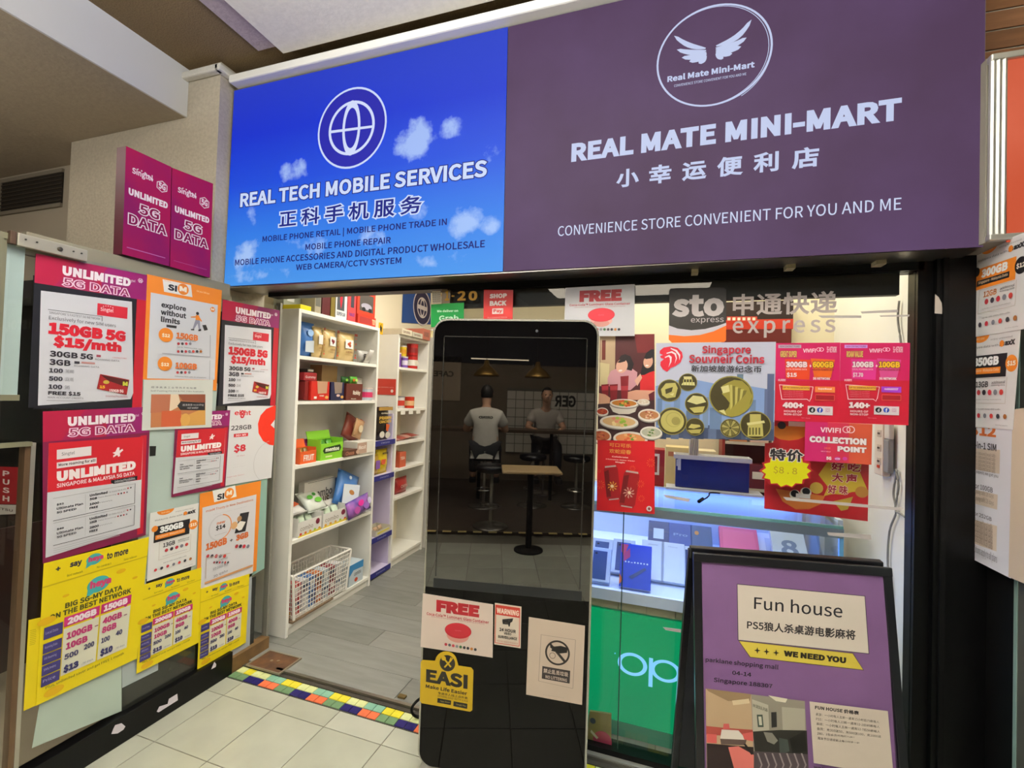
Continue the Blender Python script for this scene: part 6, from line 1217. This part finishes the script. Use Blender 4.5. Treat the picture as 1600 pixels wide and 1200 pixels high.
# ================================================================== GLASS COUNTER IN THE WINDOW
ct = empty('glass_counter', (.06, 2.36, .0125), 'glass display counter glowing blue white with phone boxes and a green lit base', 'counter')
cc = Vector(ct.location)
def cb_(name, a, b, m, bev=0): return block(name, Vector(a)-cc, Vector(b)-cc, m, ct, bev)
cx0, cx1, cy0, cy1 = -.66, .665, 2.10, 2.66
WL = M('#dfe3ea', .4)
cb_('glass_top', (cx0, cy0, 1.022), (cx1, cy1, 1.030), GLASS_SOFT); cb_('glass_edge', (cx0, cy0-.003, 1.020), (cx1, cy0+.003, 1.032), M('#86c4c8', .2))
cb_('front_glass', (cx0, cy0, .655), (cx1, cy0+.006, 1.018), GLASS_SOFT); cb_('side_glass', (cx1-.006, cy0+.006, .655), (cx1, cy1, 1.018), GLASS)
cb_('front_trim', (cx0, cy0-.004, .985), (cx1, cy0+.012, 1.019), M('#a9b8cc', .3, .6)); cb_('corner_trim', (cx1-.012, cy0-.002, .655), (cx1+.002, cy0+.012, 1.02), M('#6aa8e0', .3))
cb_('back_panel', (cx0, cy1-.012, .0125), (cx1, cy1, 1.02), WL); cb_('deck', (cx0, cy0, .60), (cx1, cy1-.012, .648), M('#c6d2ea', .35)); cb_('raised_step', (cx0, 2.36, .648), (cx1, cy1-.012, .745), WL)
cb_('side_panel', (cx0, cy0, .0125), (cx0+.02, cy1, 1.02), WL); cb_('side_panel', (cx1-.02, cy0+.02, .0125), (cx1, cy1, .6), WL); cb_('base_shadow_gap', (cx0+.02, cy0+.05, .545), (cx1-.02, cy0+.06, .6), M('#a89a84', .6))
for k in range(5): cb_('cream_brick', (cx0+.04+.12*k+.33, cy0+.03, .555), (cx0+.04+.12*k+.446, cy0+.05, .598), M('#b9ab8c', .6))
GRN = M('#02985c', .4, emit=.95, noise=.12, scale=1.5, h2='#058a58')
cb_('green_light_panel', (cx0+.02, cy0+.02, .075), (cx1-.02, cy0+.035, .545), GRN); cb_('base_strip', (cx0+.02, cy0+.02, .0125), (cx1-.02, cy0+.034, .073), M('#3f8f74', .4))
LEDC = M('#b9d0ff', .4, emit=5)
lst = cb_('led_strip', (cx0+.02, cy0+.012, 1.008), (cx1-.02, cy0+.02, 1.016), LEDC)
area('counter_led', (.0, 2.14, 1.0), 1.25, .03, 2.6, (.17, .32, 1), (R(-22), 0, 0))
area('counter_led', (.0, 2.60, 1.005), 1.25, .03, 2.3, (.17, .32, 1), (R(18), 0, 0))
# glowing brand letters on the green panel
s = Sheet('green_panel_letters', None, None, [(960, 1020), (962, 1020), (962, 1022), (960, 1022)], FRONT(2.118), '#6cc8f8', .002, parent=ct, emit=1.05)
s.part = 'glowing_letter'
OC = '#84ccff'
s.Z = (900, 900, .25)
s.disc(352, 552, 94, OC, ry=.78, ring=.27, n=36); s.disc(560, 595, 96, OC, ry=.76, ring=.27, n=36); s.prect(452, 515, 482, 690, OC)
s.disc(820, 650, 96, OC, ry=.76, ring=.27, n=36); s.prect(712, 570, 742, 750, OC); s.disc(1090, 710, 94, OC, ry=.78, ring=.27, n=36); s.done()
area('letters_glow', (.06, 2.09, .28), .3, .12, .25, (.3, .8, 1), (R(90), 0, R(180)))
# phone boxes, standing on the deck and leaning back on the step
def phone_box(label, px, py, w, h, col, items, lean=38, y=None, z=.649, pl=2.16, group='phone boxes in the glass counter', th=.028):
    p = FRONT(pl).at(px, py); a = -R(lean)
    o = carton(label, p.x, pl, z, th, w, h, col, items, plane='y', tilt=a, name='phone_box', cat='phone box', group=group)
    o.location.z = z + th/2*math.sin(R(lean)) + .001; return o
PH = lambda c: [('p', [(.18, .1), (.82, .1), (.82, .93), (.18, .93)], c), ('c', .32, .18, .06, .03, '#101830')]
phone_box('blue phone box with pink zigzag corner standing in the counter', 992, 905, .135, .185, '#2c4cc8', [('p', [(.02, .02), (.25, .02), (.12, .3), (.02, .2)], '#e04a70'), ('p', [(.1, .25), (.3, .1), (.32, .3), (.12, .42)], '#c8407c'), ('t', .15, .4, .9, .44, '• • - • • • • •', '#e8f0ff', .03), ('p', [(.3, .75), (.8, .5), (.85, .55), (.4, .8)], '#4a5a90'), ('p', [(0, .7), (.12, .85), (0, .95)], '#e0603c')], lean=22, pl=2.135)
G5 = 'phone boxes in the glass counter'
phone_box('white phone box with a dark phone picture, lower left of the counter', 935, 905, .10, .15, '#c8d4ec', PH('#3c5088'), lean=30, pl=2.14)
phone_box('white phone box with a slate phone picture, upper left of the counter', 938, 850, .105, .16, '#c8d4ec', PH('#44588c'), lean=42, pl=2.27)
phone_box('white phone box with a navy phone picture behind the blue box', 973, 850, .105, .17, '#c4d0ea', PH('#2f3f78'), lean=42, pl=2.27)
phone_box('plain white phone box left of a pair in the middle of the counter', 1020, 860, .105, .19, '#d4dcee', [('t', .3, .1, .7, .13, 'Phone', '#8a94b0', .01)], lean=42, pl=2.25)
phone_box('plain white phone box right of a pair in the middle of the counter', 1052, 862, .105, .19, '#d0d8ec', [('t', .3, .1, .7, .13, 'Phone', '#8a94b0', .01)], lean=42, pl=2.25)
phone_box('white phone box with a dark slab phone right of the plain pair', 1085, 850, .105, .18, '#ccd6ec', PH('#384878'), lean=42, pl=2.26)
phone_box('blue grey phone box behind the board top', 1125, 850, .13, .18, '#5878a8', [('t', .2, .2, .8, .26, 'Note', '#b8c8e0', .02)], lean=45, pl=2.27)
phone_box('bright blue phone box near the board top', 1180, 858, .11, .13, '#3c80d8', [('c', .5, .4, .2, .15, '#60a8f0')], lean=40, pl=2.22)
G6 = 2.42
phone_box('pink phone box with rounded shape in the back row of the counter', 1158, 815, .17, .16, '#d85a90', [('p', [(.1, .1), (.9, .1), (.95, .9), (.08, .9)], '#e06498'), ('c', .2, .8, .06, .04, '#f0d0e0')], lean=48, pl=G6, z=.747)
phone_box('navy phone box in the back row, left', 1030, 795, .10, .15, '#24387c', [('w', .25, .3, .75, .7, '#b8c8e8')], lean=50, pl=G6, z=.747)
phone_box('deep blue phone box in the back row, second from left', 1065, 798, .11, .15, '#2a48a0', [('t', .2, .4, .8, .5, 'Pro', '#8098d0', .02)], lean=50, pl=G6, z=.747)
phone_box('slate blue phone box in the back row, third from left', 1098, 800, .10, .15, '#33508c', [('c', .3, .3, .1, .08, '#c08040')], lean=50, pl=G6, z=.747)
phone_box('pale box with a large grey emblem at the right of the counter', 1240, 835, .14, .2, '#cdd6e6', [('t', .25, .3, .75, .7, '8', '#7a88a8', .03)], lean=48, pl=2.36, z=.747)
phone_box('pale lilac phone box at the right end of the back row', 1210, 805, .13, .14, '#c9cde8', [('p', [(.3, .2), (.5, .2), (.5, .8), (.3, .8)], '#a8b0d8')], lean=52, pl=2.46, z=.747)
# dark blue unlit box on the counter
bl = empty('blue_lightbox', (.24, 2.60, 1.031), 'dark blue light box with a clear rim lying on the glass counter', 'box')
obj('body', bx(-.175, -.03, .012, .172, .052, .165, bev=.003), M('#1b2278', .3, noise=.25, scale=6), bl); obj('top_face', bx(-.177, -.032, .165, .174, .054, .172), M('#d8d4c8', .3), bl)
for a in ((-.185, -.042, .182, -.034), (-.185, .054, .182, .062), (-.185, -.034, -.178, .054), (.175, -.034, .182, .054)): obj('clear_rim', bx(a[0], a[1], .160, a[2], a[3], .182), M('#cfd0d4', .15), bl)
obj('base_plate', bx(-.22, -.06, 0, .23, .055, .011), M('#c9cdd4', .3), bl)
obj('white_scuff', bx(-.165, -.0306, .10, -.150, -.0298, .165), M('#cfd0d8', .6), bl); obj('white_scuff', bx(-.172, -.0306, .12, -.166, -.0298, .155), M('#cfd0d8', .6), bl)
TP_ = Plane((0, 0, 1.035), (1, 0, 0), (0, 1, 0)); c = bmesh.new(); q = [TP_.at(*v) for v in ((1125, 771), (1110, 770), (1108, 774), (1104, 778), (1098, 781))]; tube(c, spline(q), .0035, 6)
ca_ = tag(obj('charging_cable', c, BLACKM), 'short black charging cable on the counter in front of the blue box', 'cable')
obj('plug', tube(bmesh.new(), [TP_.at(1098, 781)+Vector((0, 0, .004)), TP_.at(1092, 785)+Vector((0, 0, .004))], .008, 8), BLACKM, ca_)
bc = empty('back_cabinet', (-.1, 2.85, .0125), 'low white cabinet against the back wall behind the counter', 'cabinet')
block('body', (-.42, -.11, .0), (.40, .12, .93), M('#e6e2d6', .5), bc); block('top', (-.43, -.13, .93), (.41, .125, .955), M('#efece2', .4), bc)
CT = .0125+.956
carton('red cabinet like carton with a white window, left of the blue light box', -.06, 2.83, CT, .12, .14, .24, '#9c1f24', [('p', [(.2, .1), (.8, .1), (.8, .6), (.2, .6)], '#e4dcd8'), ('p', [(.28, .16), (.72, .16), (.72, .54), (.28, .54)], '#8a1c22')], plane='y')
carton('warm yellow carton behind the blue light box, left one', .08, 2.83, CT, .12, .13, .26, '#e2cc92', [('p', [(.1, .1), (.9, .1), (.9, .2), (.1, .2)], '#c07a58')], plane='y')
carton('cream carton behind the blue light box, right one', .215, 2.83, CT, .12, .125, .25, '#e8dab4', [('p', [(.1, .1), (.9, .1), (.9, .3), (.1, .3)], '#c86a50')], plane='y')
pk = bmesh.new()
for k in range(5): box(pk, -.03+.009*k, -.04, 0, -.023+.009*k, .04, .09+.004*k)
tag(obj('card_stack', pk, M('#b8b0a0', .5), None, (.16, 2.60, 1.204)), 'small upright stack of cards on the blue light box', 'cards')
# goods rack on the back wall seen through the window
rk = empty('goods_rack', (.495, 2.86, 0.0125), 'dark red goods rack on the back wall behind the vinyl letters', 'rack')
block('back_panel', (-.185, .09, .9), (.175, .1, 2.06), M('#5c1c1c', .6), rk); block('header_board', (-.185, .06, 1.955), (.175, .09, 2.06), M('#2a1816', .5), rk); block('header_stripe', (-.185, .056, 1.90), (.175, .09, 1.955), M('#cf3a24', .5), rk); block('maroon_panel', (-.185, .056, 1.74), (.165, .07, 1.899), M('#6c1f1c', .5), rk)
for z in (1.0, 1.25, 1.5): block('shelf', (-.17, -.06, z), (.17, .09, z+.015), M('#c9bfae', .5), rk)
for x in (-.185, .17): block('side_panel', (x, -.06, 0), (x+.015, .09, 1.74), M('#8a2a24', .5), rk)
cols = [('#b03428', 'brick red'), ('#d8d0c0', 'cream'), ('#6a2430', 'maroon'), ('#c88a5c', 'tan'), ('#3c5a7c', 'slate blue'), ('#d8b8a8', 'pale pink')]
for zi, z in enumerate((1.0, 1.25, 1.5)):
    for k in range(3):
        c, nm = cols[(k*2+zi*3) % 6]; w = .09
        carton(nm + ' packet on the %s shelf of the dark red rack, %s' % (('lowest', 'middle', 'top')[zi], ('left', 'centre', 'right')[k]), .39+.105*k, 2.84, z+.0285, .07, w, .13+.03*((k*3+zi) % 3), c, [('p', [(.15, .3), (.85, .3), (.85, .6), (.15, .6)], '#e8e0d4' if k % 2 else '#8a1c1c')], plane='y', name='packet', cat='pack', group='packets on the dark red rack')
s = gs('white_tag_row', 'row of small white price squares on the red stripe behind the glass', [(996, 298), (1215, 298), (1215, 330), (996, 330)], '#c8402c', (920, 430, .2166), pl=FRONT(2.88), cat='sign')
for k in range(6): s.prect(1000+36*k, 305, 1022+36*k, 326, '#e8e0cc')
s.done()
# white storage panel in the window corner
tag(block('white_board', (.70, 2.50, .0125), (.72, 2.72, 1.05), M('#e6e2d4', .5)), 'pale board standing upright right of the glass counter', 'board')
tag(block('foam_sheet', (.755, 2.45, .0125), (.775, 2.75, .98), M('#cfe0ea', .5)), 'pale blue sheet standing against the right shop wall', 'board')
# power strip and cables on the right shop wall
WPn = RIGHT(.884)
ps = empty('power_strip', (.868, 2.31, 1.33), 'white power strip with a plugged in adapter on the right shop wall', 'power strip')
obj('body', bx(-.014, -.03, -.12, .016, .05, .12, bev=.006), M('#e6d8c8', .4), ps)
for z in (.055, -.005, -.06): obj('socket', bx(-.016, -.018, z-.014, -.0135, .018, z+.014, bev=.001), M('#c8b8aa', .4), ps); b = bmesh.new(); box(b, -.018, -.008, z-.004, -.0155, -.003, z+.004); box(b, -.018, .004, z-.004, -.0155, .009, z+.004); obj('socket_hole', b, M('#4a3a34', .6), ps)
obj('switch', bx(-.018, -.008, -.088, -.0135, .012, -.076), M('#d04a34', .4), ps); obj('adapter', bx(-.012, -.075, -.10, .008, -.031, .035, bev=.004), M('#8f8f92', .4), ps); obj('adapter_plug', bx(-.010, -.075, .036, .008, -.031, .10, bev=.004), M('#d8d2cc', .4), ps)
CB = M('#8c8a86', .5)
def cable(label, pts, pl, col=CB, r=.004):
    P = [pl.at(*p) for p in pts]; tag(obj('cable', tube(bmesh.new(), spline(P), r, 7), col, smooth=True), label, 'cable')
cz = RIGHT(.875)
cable('grey cable hanging from the power strip down the right wall', [(1402, 735), (1396, 770), (1400, 800), (1390, 830), (1387, 880), (1392, 910), (1394, 1000)], cz)
cable('second grey cable looping beside the power strip', [(1400, 733), (1404, 760), (1399, 795), (1408, 803), (1414, 808)], cz)
cable('grey cable running down from the window header', [(1405, 470), (1403, 500), (1408, 540), (1410, 600), (1408, 662)], cz)
# floor fittings
hp = empty('floor_plate', (-1.955, 2.0, .012), 'rusty brown square floor hinge cover beside the glass panel', 'floor plate')
obj('plate', bx(-.105, -.07, 0, .10, .07, .006, bev=.002), M('#7a5436', .5, .3, noise=.4, scale=14, h2='#5a4030'), hp); frame = bmesh.new()
for a in ((-.115, -.078, .11, -.07), (-.115, .07, .11, .078), (-.115, -.07, -.105, .07), (.1, -.07, .11, .07)): box(frame, a[0], a[1], 0, a[2], a[3], .008)
obj('rim', frame, M('#8f8472', .5, .4), hp); b = bmesh.new(); lathe(b, [(.008, .006), (.008, .009)], 10, (-.02, 0, 0)); lathe(b, [(.008, .006), (.008, .009)], 10, (.015, .01, 0)); obj('screw', b, M('#a08c70', .4, .6), hp)
tag(obj('floor_catch', bx(-.02, -.012, 0, .02, .012, .01, bev=.002), M('#7c6a44', .4, .7), None, (-1.17, 2.0, .012)), 'small brass floor catch at the right end of the threshold', 'catch')
# ================================================================== THE CAFE OPPOSITE (seen mirrored in the kiosk)
S(block('wall_back', (-8, -4.46, 0), (4, -4.4, 3.2), M('#7d6f5e', .85, noise=.1, scale=4)))
tw = empty('wall_back', (.35, -4.36, 1.1), kind='structure')
block('grout', (-.75, -.02, -.6), (.75, .0, .5), M('#6f6a60', .8), tw)
tm = bpy.data.meshes.new('wall_tile'); b = bx(-.07, 0, -.07, .07, .008, .07, bev=.002); b.to_mesh(tm); b.free(); tm.materials.append(M('#dcd6c8', .2))
for i in range(10):
    for j in range(7): shared('wall_tile', tm, tw, (-.675+.15*i, 0, -.52+.15*j))
dk_ = block('wall_panel', (-8, -4.39, 2.0), (4, -4.37, 3.2), M('#1a1c26', .8)); S(dk_)
def lamp(x, label):
    e = empty('pendant_lamp', (x, -3.42, 1.75), label, 'lamp')
    pr_ = [(.20, 0), (.19, .03), (.13, .10), (.05, .16), (.03, .24)]
    bm = lathe(bmesh.new(), pr_+[(.024, .235), (.045, .155), (.125, .095), (.185, .028), (.195, 0)], 28); obj('shade', bm, M('#b08c4c', .3, .8), e, smooth=True)
    obj('bulb', lathe(bmesh.new(), [(.02, .12), (.05, .08), (.055, .045), (.03, .012), (.01, .004)], 16), M('#ffd9a0', .4, emit=9), e, smooth=True)
    obj('cord', tube(bmesh.new(), [(0, 0, .24), (0, 0, 1.44)], .006, 6), BLACKM, e)
lamp(-.75, 'brass dome pendant lamp over the cafe bar, mirrored on the left of the kiosk'); lamp(.02, 'brass dome pendant lamp over the cafe bar, mirrored on the right of the kiosk')
q = tag(block('track_light', (-1.0, -3.7, 2.02), (-.1, -3.68, 2.035), M('#ffe9c4', .4, emit=3)), 'thin glowing strip light above the cafe bar', 'lamp')
bar = empty('cafe_bar', (-.3, -2.95, .03), 'long dark bar counter in the cafe opposite', 'counter')
block('top', (-1.6, -.22, .94), (1.5, .22, .98), M('#4c3a2a', .4), bar)
for x in (-1.5, -.5, .5, 1.4): obj('leg', tube(bmesh.new(), [(x, 0, 0), (x, 0, .94)], .025, 10), BLACKM, bar)
def stool(x, y, label):
    e = empty('bar_stool', (x, y, .03), label, 'stool'); obj('seat', lathe(bmesh.new(), [(.15, .60), (.18, .62), (.18, .66), (.15, .68), (.02, .69)], 24), M('#15151a', .25), e, smooth=True)
    obj('pole', tube(bmesh.new(), [(0, 0, .02), (0, 0, .6)], .022, 12), M('#b8b4ac', .2, .9), e); obj('base', lathe(bmesh.new(), [(.2, 0), (.19, .012), (.03, .03)], 24), M('#a8a49c', .25, .9), e, smooth=True); r_ = bmesh.new()
    tube(r_, [(.11*math.cos(k*.524), .11*math.sin(k*.524), .22) for k in range(13)], .008, 6); obj('footrest', r_, M('#b8b4ac', .2, .9), e)
stool(-.62, -1.62, 'black bar stool nearest the cafe edge'); stool(-.72, -2.52, 'bar stool under the person in the white shirt'); stool(-.08, -2.62, 'bar stool in the middle of the cafe bar'); stool(.5, -2.6, 'bar stool at the right end of the cafe bar'); stool(.15, -3.4, 'bar stool under the person behind the bar')
tb = empty('cafe_table', (-.25, -.95, 0), 'small cafe table with a pale wooden top on a black post', 'table')
obj('tabletop', bx(-.28, -.2, .76, .28, .2, .785, bev=.01), M('#c9a878', .35), tb); obj('post', tube(bmesh.new(), [(0, 0, .02), (0, 0, .76)], .03, 12), BLACKM, tb); obj('base', lathe(bmesh.new(), [(.14, 0), (.14, .012), (.03, .03)], 24), BLACKM, tb)
cp_ = tag(block('framed_picture', (-1.78, -4.39, 1.35), (-1.2, -4.37, 2.1), M('#b9a68c', .6)), 'large pale framed picture on the cafe wall', 'picture')
def wall_words(st, x0, z0, x1, z1, y, col, parent):
    V, Fc, bb = glyphs(st, .03); b = bmesh.new(); c = parent.location
    vs = [b.verts.new((x1-(v[0]-bb[0])/(bb[2]-bb[0])*(x1-x0)-c.x, y-c.y, z0+(v[1]-bb[1])/(bb[3]-bb[1])*(z1-z0)-c.z)) for v in V]
    for fc in Fc: b.faces.new([vs[j] for j in fc])
    obj('lettering', b, M(col, .6), parent)
wall_words('GER', .42, 1.30, .78, 1.50, -4.35, '#2a2622', tw); wall_words('CAFE', -1.66, 1.75, -1.32, 1.85, -4.365, '#5c5244', cp_)
def skin_body(name, pts, edges, radii, mat, parent, sub=2, root=0):
    me = bpy.data.meshes.new(name); me.from_pydata(pts, edges, []); o = bpy.data.objects.new(name, me); COL.objects.link(o)
    m = o.modifiers.new('s', 'SKIN'); m.use_smooth_shade = True
    for i, r in enumerate(radii): v = me.skin_vertices[0].data[i]; v.radius = r if isinstance(r, tuple) else (r, r); v.use_root = (i == root)
    s_ = o.modifiers.new('b', 'SUBSURF'); s_.levels = sub; s_.render_levels = sub
    bpy.context.view_layer.update(); n = bpy.data.meshes.new_from_object(o.evaluated_get(bpy.context.evaluated_depsgraph_get())); bpy.data.objects.remove(o)
    n.materials.clear(); n.materials.append(mat)
    for p in n.polygons: p.use_smooth = True
    r_ = bpy.data.objects.new(name, n); return link(r_, parent)
def person(loc, rz, label, shirt, trousers, sitting_h, words=None):
    """seated figure facing -y (towards the bar), leaning forward, forearms on the counter"""
    e = empty('person', loc, label, 'person', rz=rz); h = sitting_h; SKN = M('#c99a7c', .55)
    P = [(0, .0, h+.10), (0, -.02, h+.30), (0, -.09, h+.47), (0, -.13, h+.56), (0, -.17, h+.63), (0, -.21, h+.72),
         (-.17, -.07, h+.47), (-.27, -.16, h+.28), (-.20, -.38, h+.27), (.17, -.07, h+.47), (.27, -.16, h+.28), (.20, -.38, h+.27),
         (-.10, -.02, h+.06), (-.15, -.36, h+.04), (-.16, -.34, h-.33), (-.16, -.42, h-.38), (.10, -.02, h+.06), (.15, -.36, h+.04), (.16, -.34, h-.33), (.16, -.42, h-.38)]
    E_ = [(0, 1), (1, 2), (2, 3), (3, 4), (4, 5), (2, 6), (6, 7), (7, 8), (2, 9), (9, 10), (10, 11), (0, 12), (12, 13), (13, 14), (14, 15), (0, 16), (16, 17), (17, 18), (18, 19)]
    Rr = [(.16, .11), (.145, .10), (.15, .10), .06, .055, .09, .07, .045, .032, .07, .045, .032, .09, .065, .045, .035, .09, .065, .045, .035]
    skin_body('body', P, E_, Rr, SKN, e)
    TP_ = [P[i] for i in (0, 1, 2, 3)] + [P[6], (-.25, -.13, h+.34), P[9], (.25, -.13, h+.34), (0, 0, h+.03)]
    skin_body('shirt', TP_, [(8, 0), (0, 1), (1, 2), (2, 3), (2, 4), (4, 5), (2, 6), (6, 7)], [(.185, .135), (.17, .125), (.175, .12), .07, .09, .07, .09, .07, (.18, .13)], M(shirt, .8, noise=.08, scale=14, bump=.3), e)
    q_ = [P[0]] + [P[i] for i in (12, 13, 14, 16, 17, 18)]
    skin_body('trousers', q_, [(0, 1), (1, 2), (2, 3), (0, 4), (4, 5), (5, 6)], [(.17, .12), .11, .08, .06, .11, .08, .06], M(trousers, .8), e)
    for sx in (-1, 1): obj('shoe', bx(-.045, -.2, -.06, .045, .06, .02, bev=.02), M('#1a1a1c', .5), e, (sx*.16, -.40, h-.40))
    hd = bmesh.new(); bmesh.ops.create_uvsphere(hd, u_segments=20, v_segments=14, radius=.1)
    for v in hd.verts: v.co.x *= .78; v.co.z *= 1.15; v.co.y *= .95
    hc = (0, -.22, h+.76); head = obj('head', hd, SKN, e, hc, smooth=True)
    for sx in (-1, 1):
        b = bmesh.new(); bmesh.ops.create_uvsphere(b, u_segments=8, v_segments=6, radius=.022); [setattr(v.co, 'x', v.co.x*.4) for v in b.verts]; obj('ear', b, SKN, head, (sx*.079, .005, 0), smooth=True)
        b = bmesh.new(); bmesh.ops.create_uvsphere(b, u_segments=8, v_segments=6, radius=.011); obj('eye', b, M('#2a1c16', .3), head, (sx*.03, -.086, .01), smooth=True)
    b = bmesh.new(); lathe(b, [(.016, -.012), (.011, .012), (.004, .03)], 8); obj('nose', b, SKN, head, (0, -.1, -.015), (R(-12), 0, 0), smooth=True)
    obj('mouth', bx(-.022, -.003, -.004, .022, .003, .004, bev=.0015), M('#9a5a50', .5), head, (0, -.089, -.05))
    hr = bmesh.new(); bmesh.ops.create_uvsphere(hr, u_segments=20, v_segments=14, radius=.108)
    bmesh.ops.delete(hr, geom=[v for v in hr.verts if v.co.z < .0-.05*(v.co.y > 0) or (v.co.y < -.06 and v.co.z < .055)], context='VERTS')
    for v in hr.verts: v.co.x *= .8; v.co.z *= 1.15; v.co.y *= .97
    obj('hair', hr, M('#15110f', .6), head, smooth=True)
    for sx in (-1, 1):
        wr = Vector((sx*.20, -.38, h+.27)); b = bmesh.new()
        pts = [tuple(wr), tuple(wr+Vector((-sx*.03, -.045, 0)))]; ed = [(0, 1)]; ra = [.028, .034]
        for k, L_ in enumerate((.065, .078, .082, .074, .055)):
            base = len(pts); off = (k-2)*.017
            if k == 0: d0 = Vector((-sx*.035, -.02, .005)); pts += [tuple(wr+Vector((-sx*.035, -.02, 0))), tuple(wr+Vector((-sx*.065, -.045, -.005))), tuple(wr+Vector((-sx*.075, -.07, -.015)))]
            else: pts += [tuple(wr+Vector((-sx*.03+off, -.07, .004))), tuple(wr+Vector((-sx*.035+off, -.07-L_*.5, 0))), tuple(wr+Vector((-sx*.035+off, -.07-L_*.9, -.02)))]
            ed += [(1 if k else 0, base), (base, base+1), (base+1, base+2)]; ra += [.010, .009, .007]
        skin_body('hand', pts, ed, ra, SKN, e, 1)
    if words:
        V, Fc, bb = glyphs(words, .03); b = bmesh.new()
        vs = [b.verts.new((.09-(v[0]-bb[0])/(bb[2]-bb[0])*.18, .075-.02*0, h+.44+(v[1]-bb[1])/(bb[3]-bb[1])*.035)) for v in V]
        for fc in Fc: b.faces.new([vs[j] for j in fc])
        obj('shirt_lettering', b, M('#3a3430', .7), e)
    return e
person((-.72, -2.46, .03), 0, 'person in a white t-shirt seated at the cafe bar, back to the shop', '#e2ddd2', '#23242a', .70, 'GRIND')
person((.15, -3.42, .03), math.pi, 'person in a light top seated on the far side of the cafe bar', '#b8b0a6', '#2a2c34', .70)
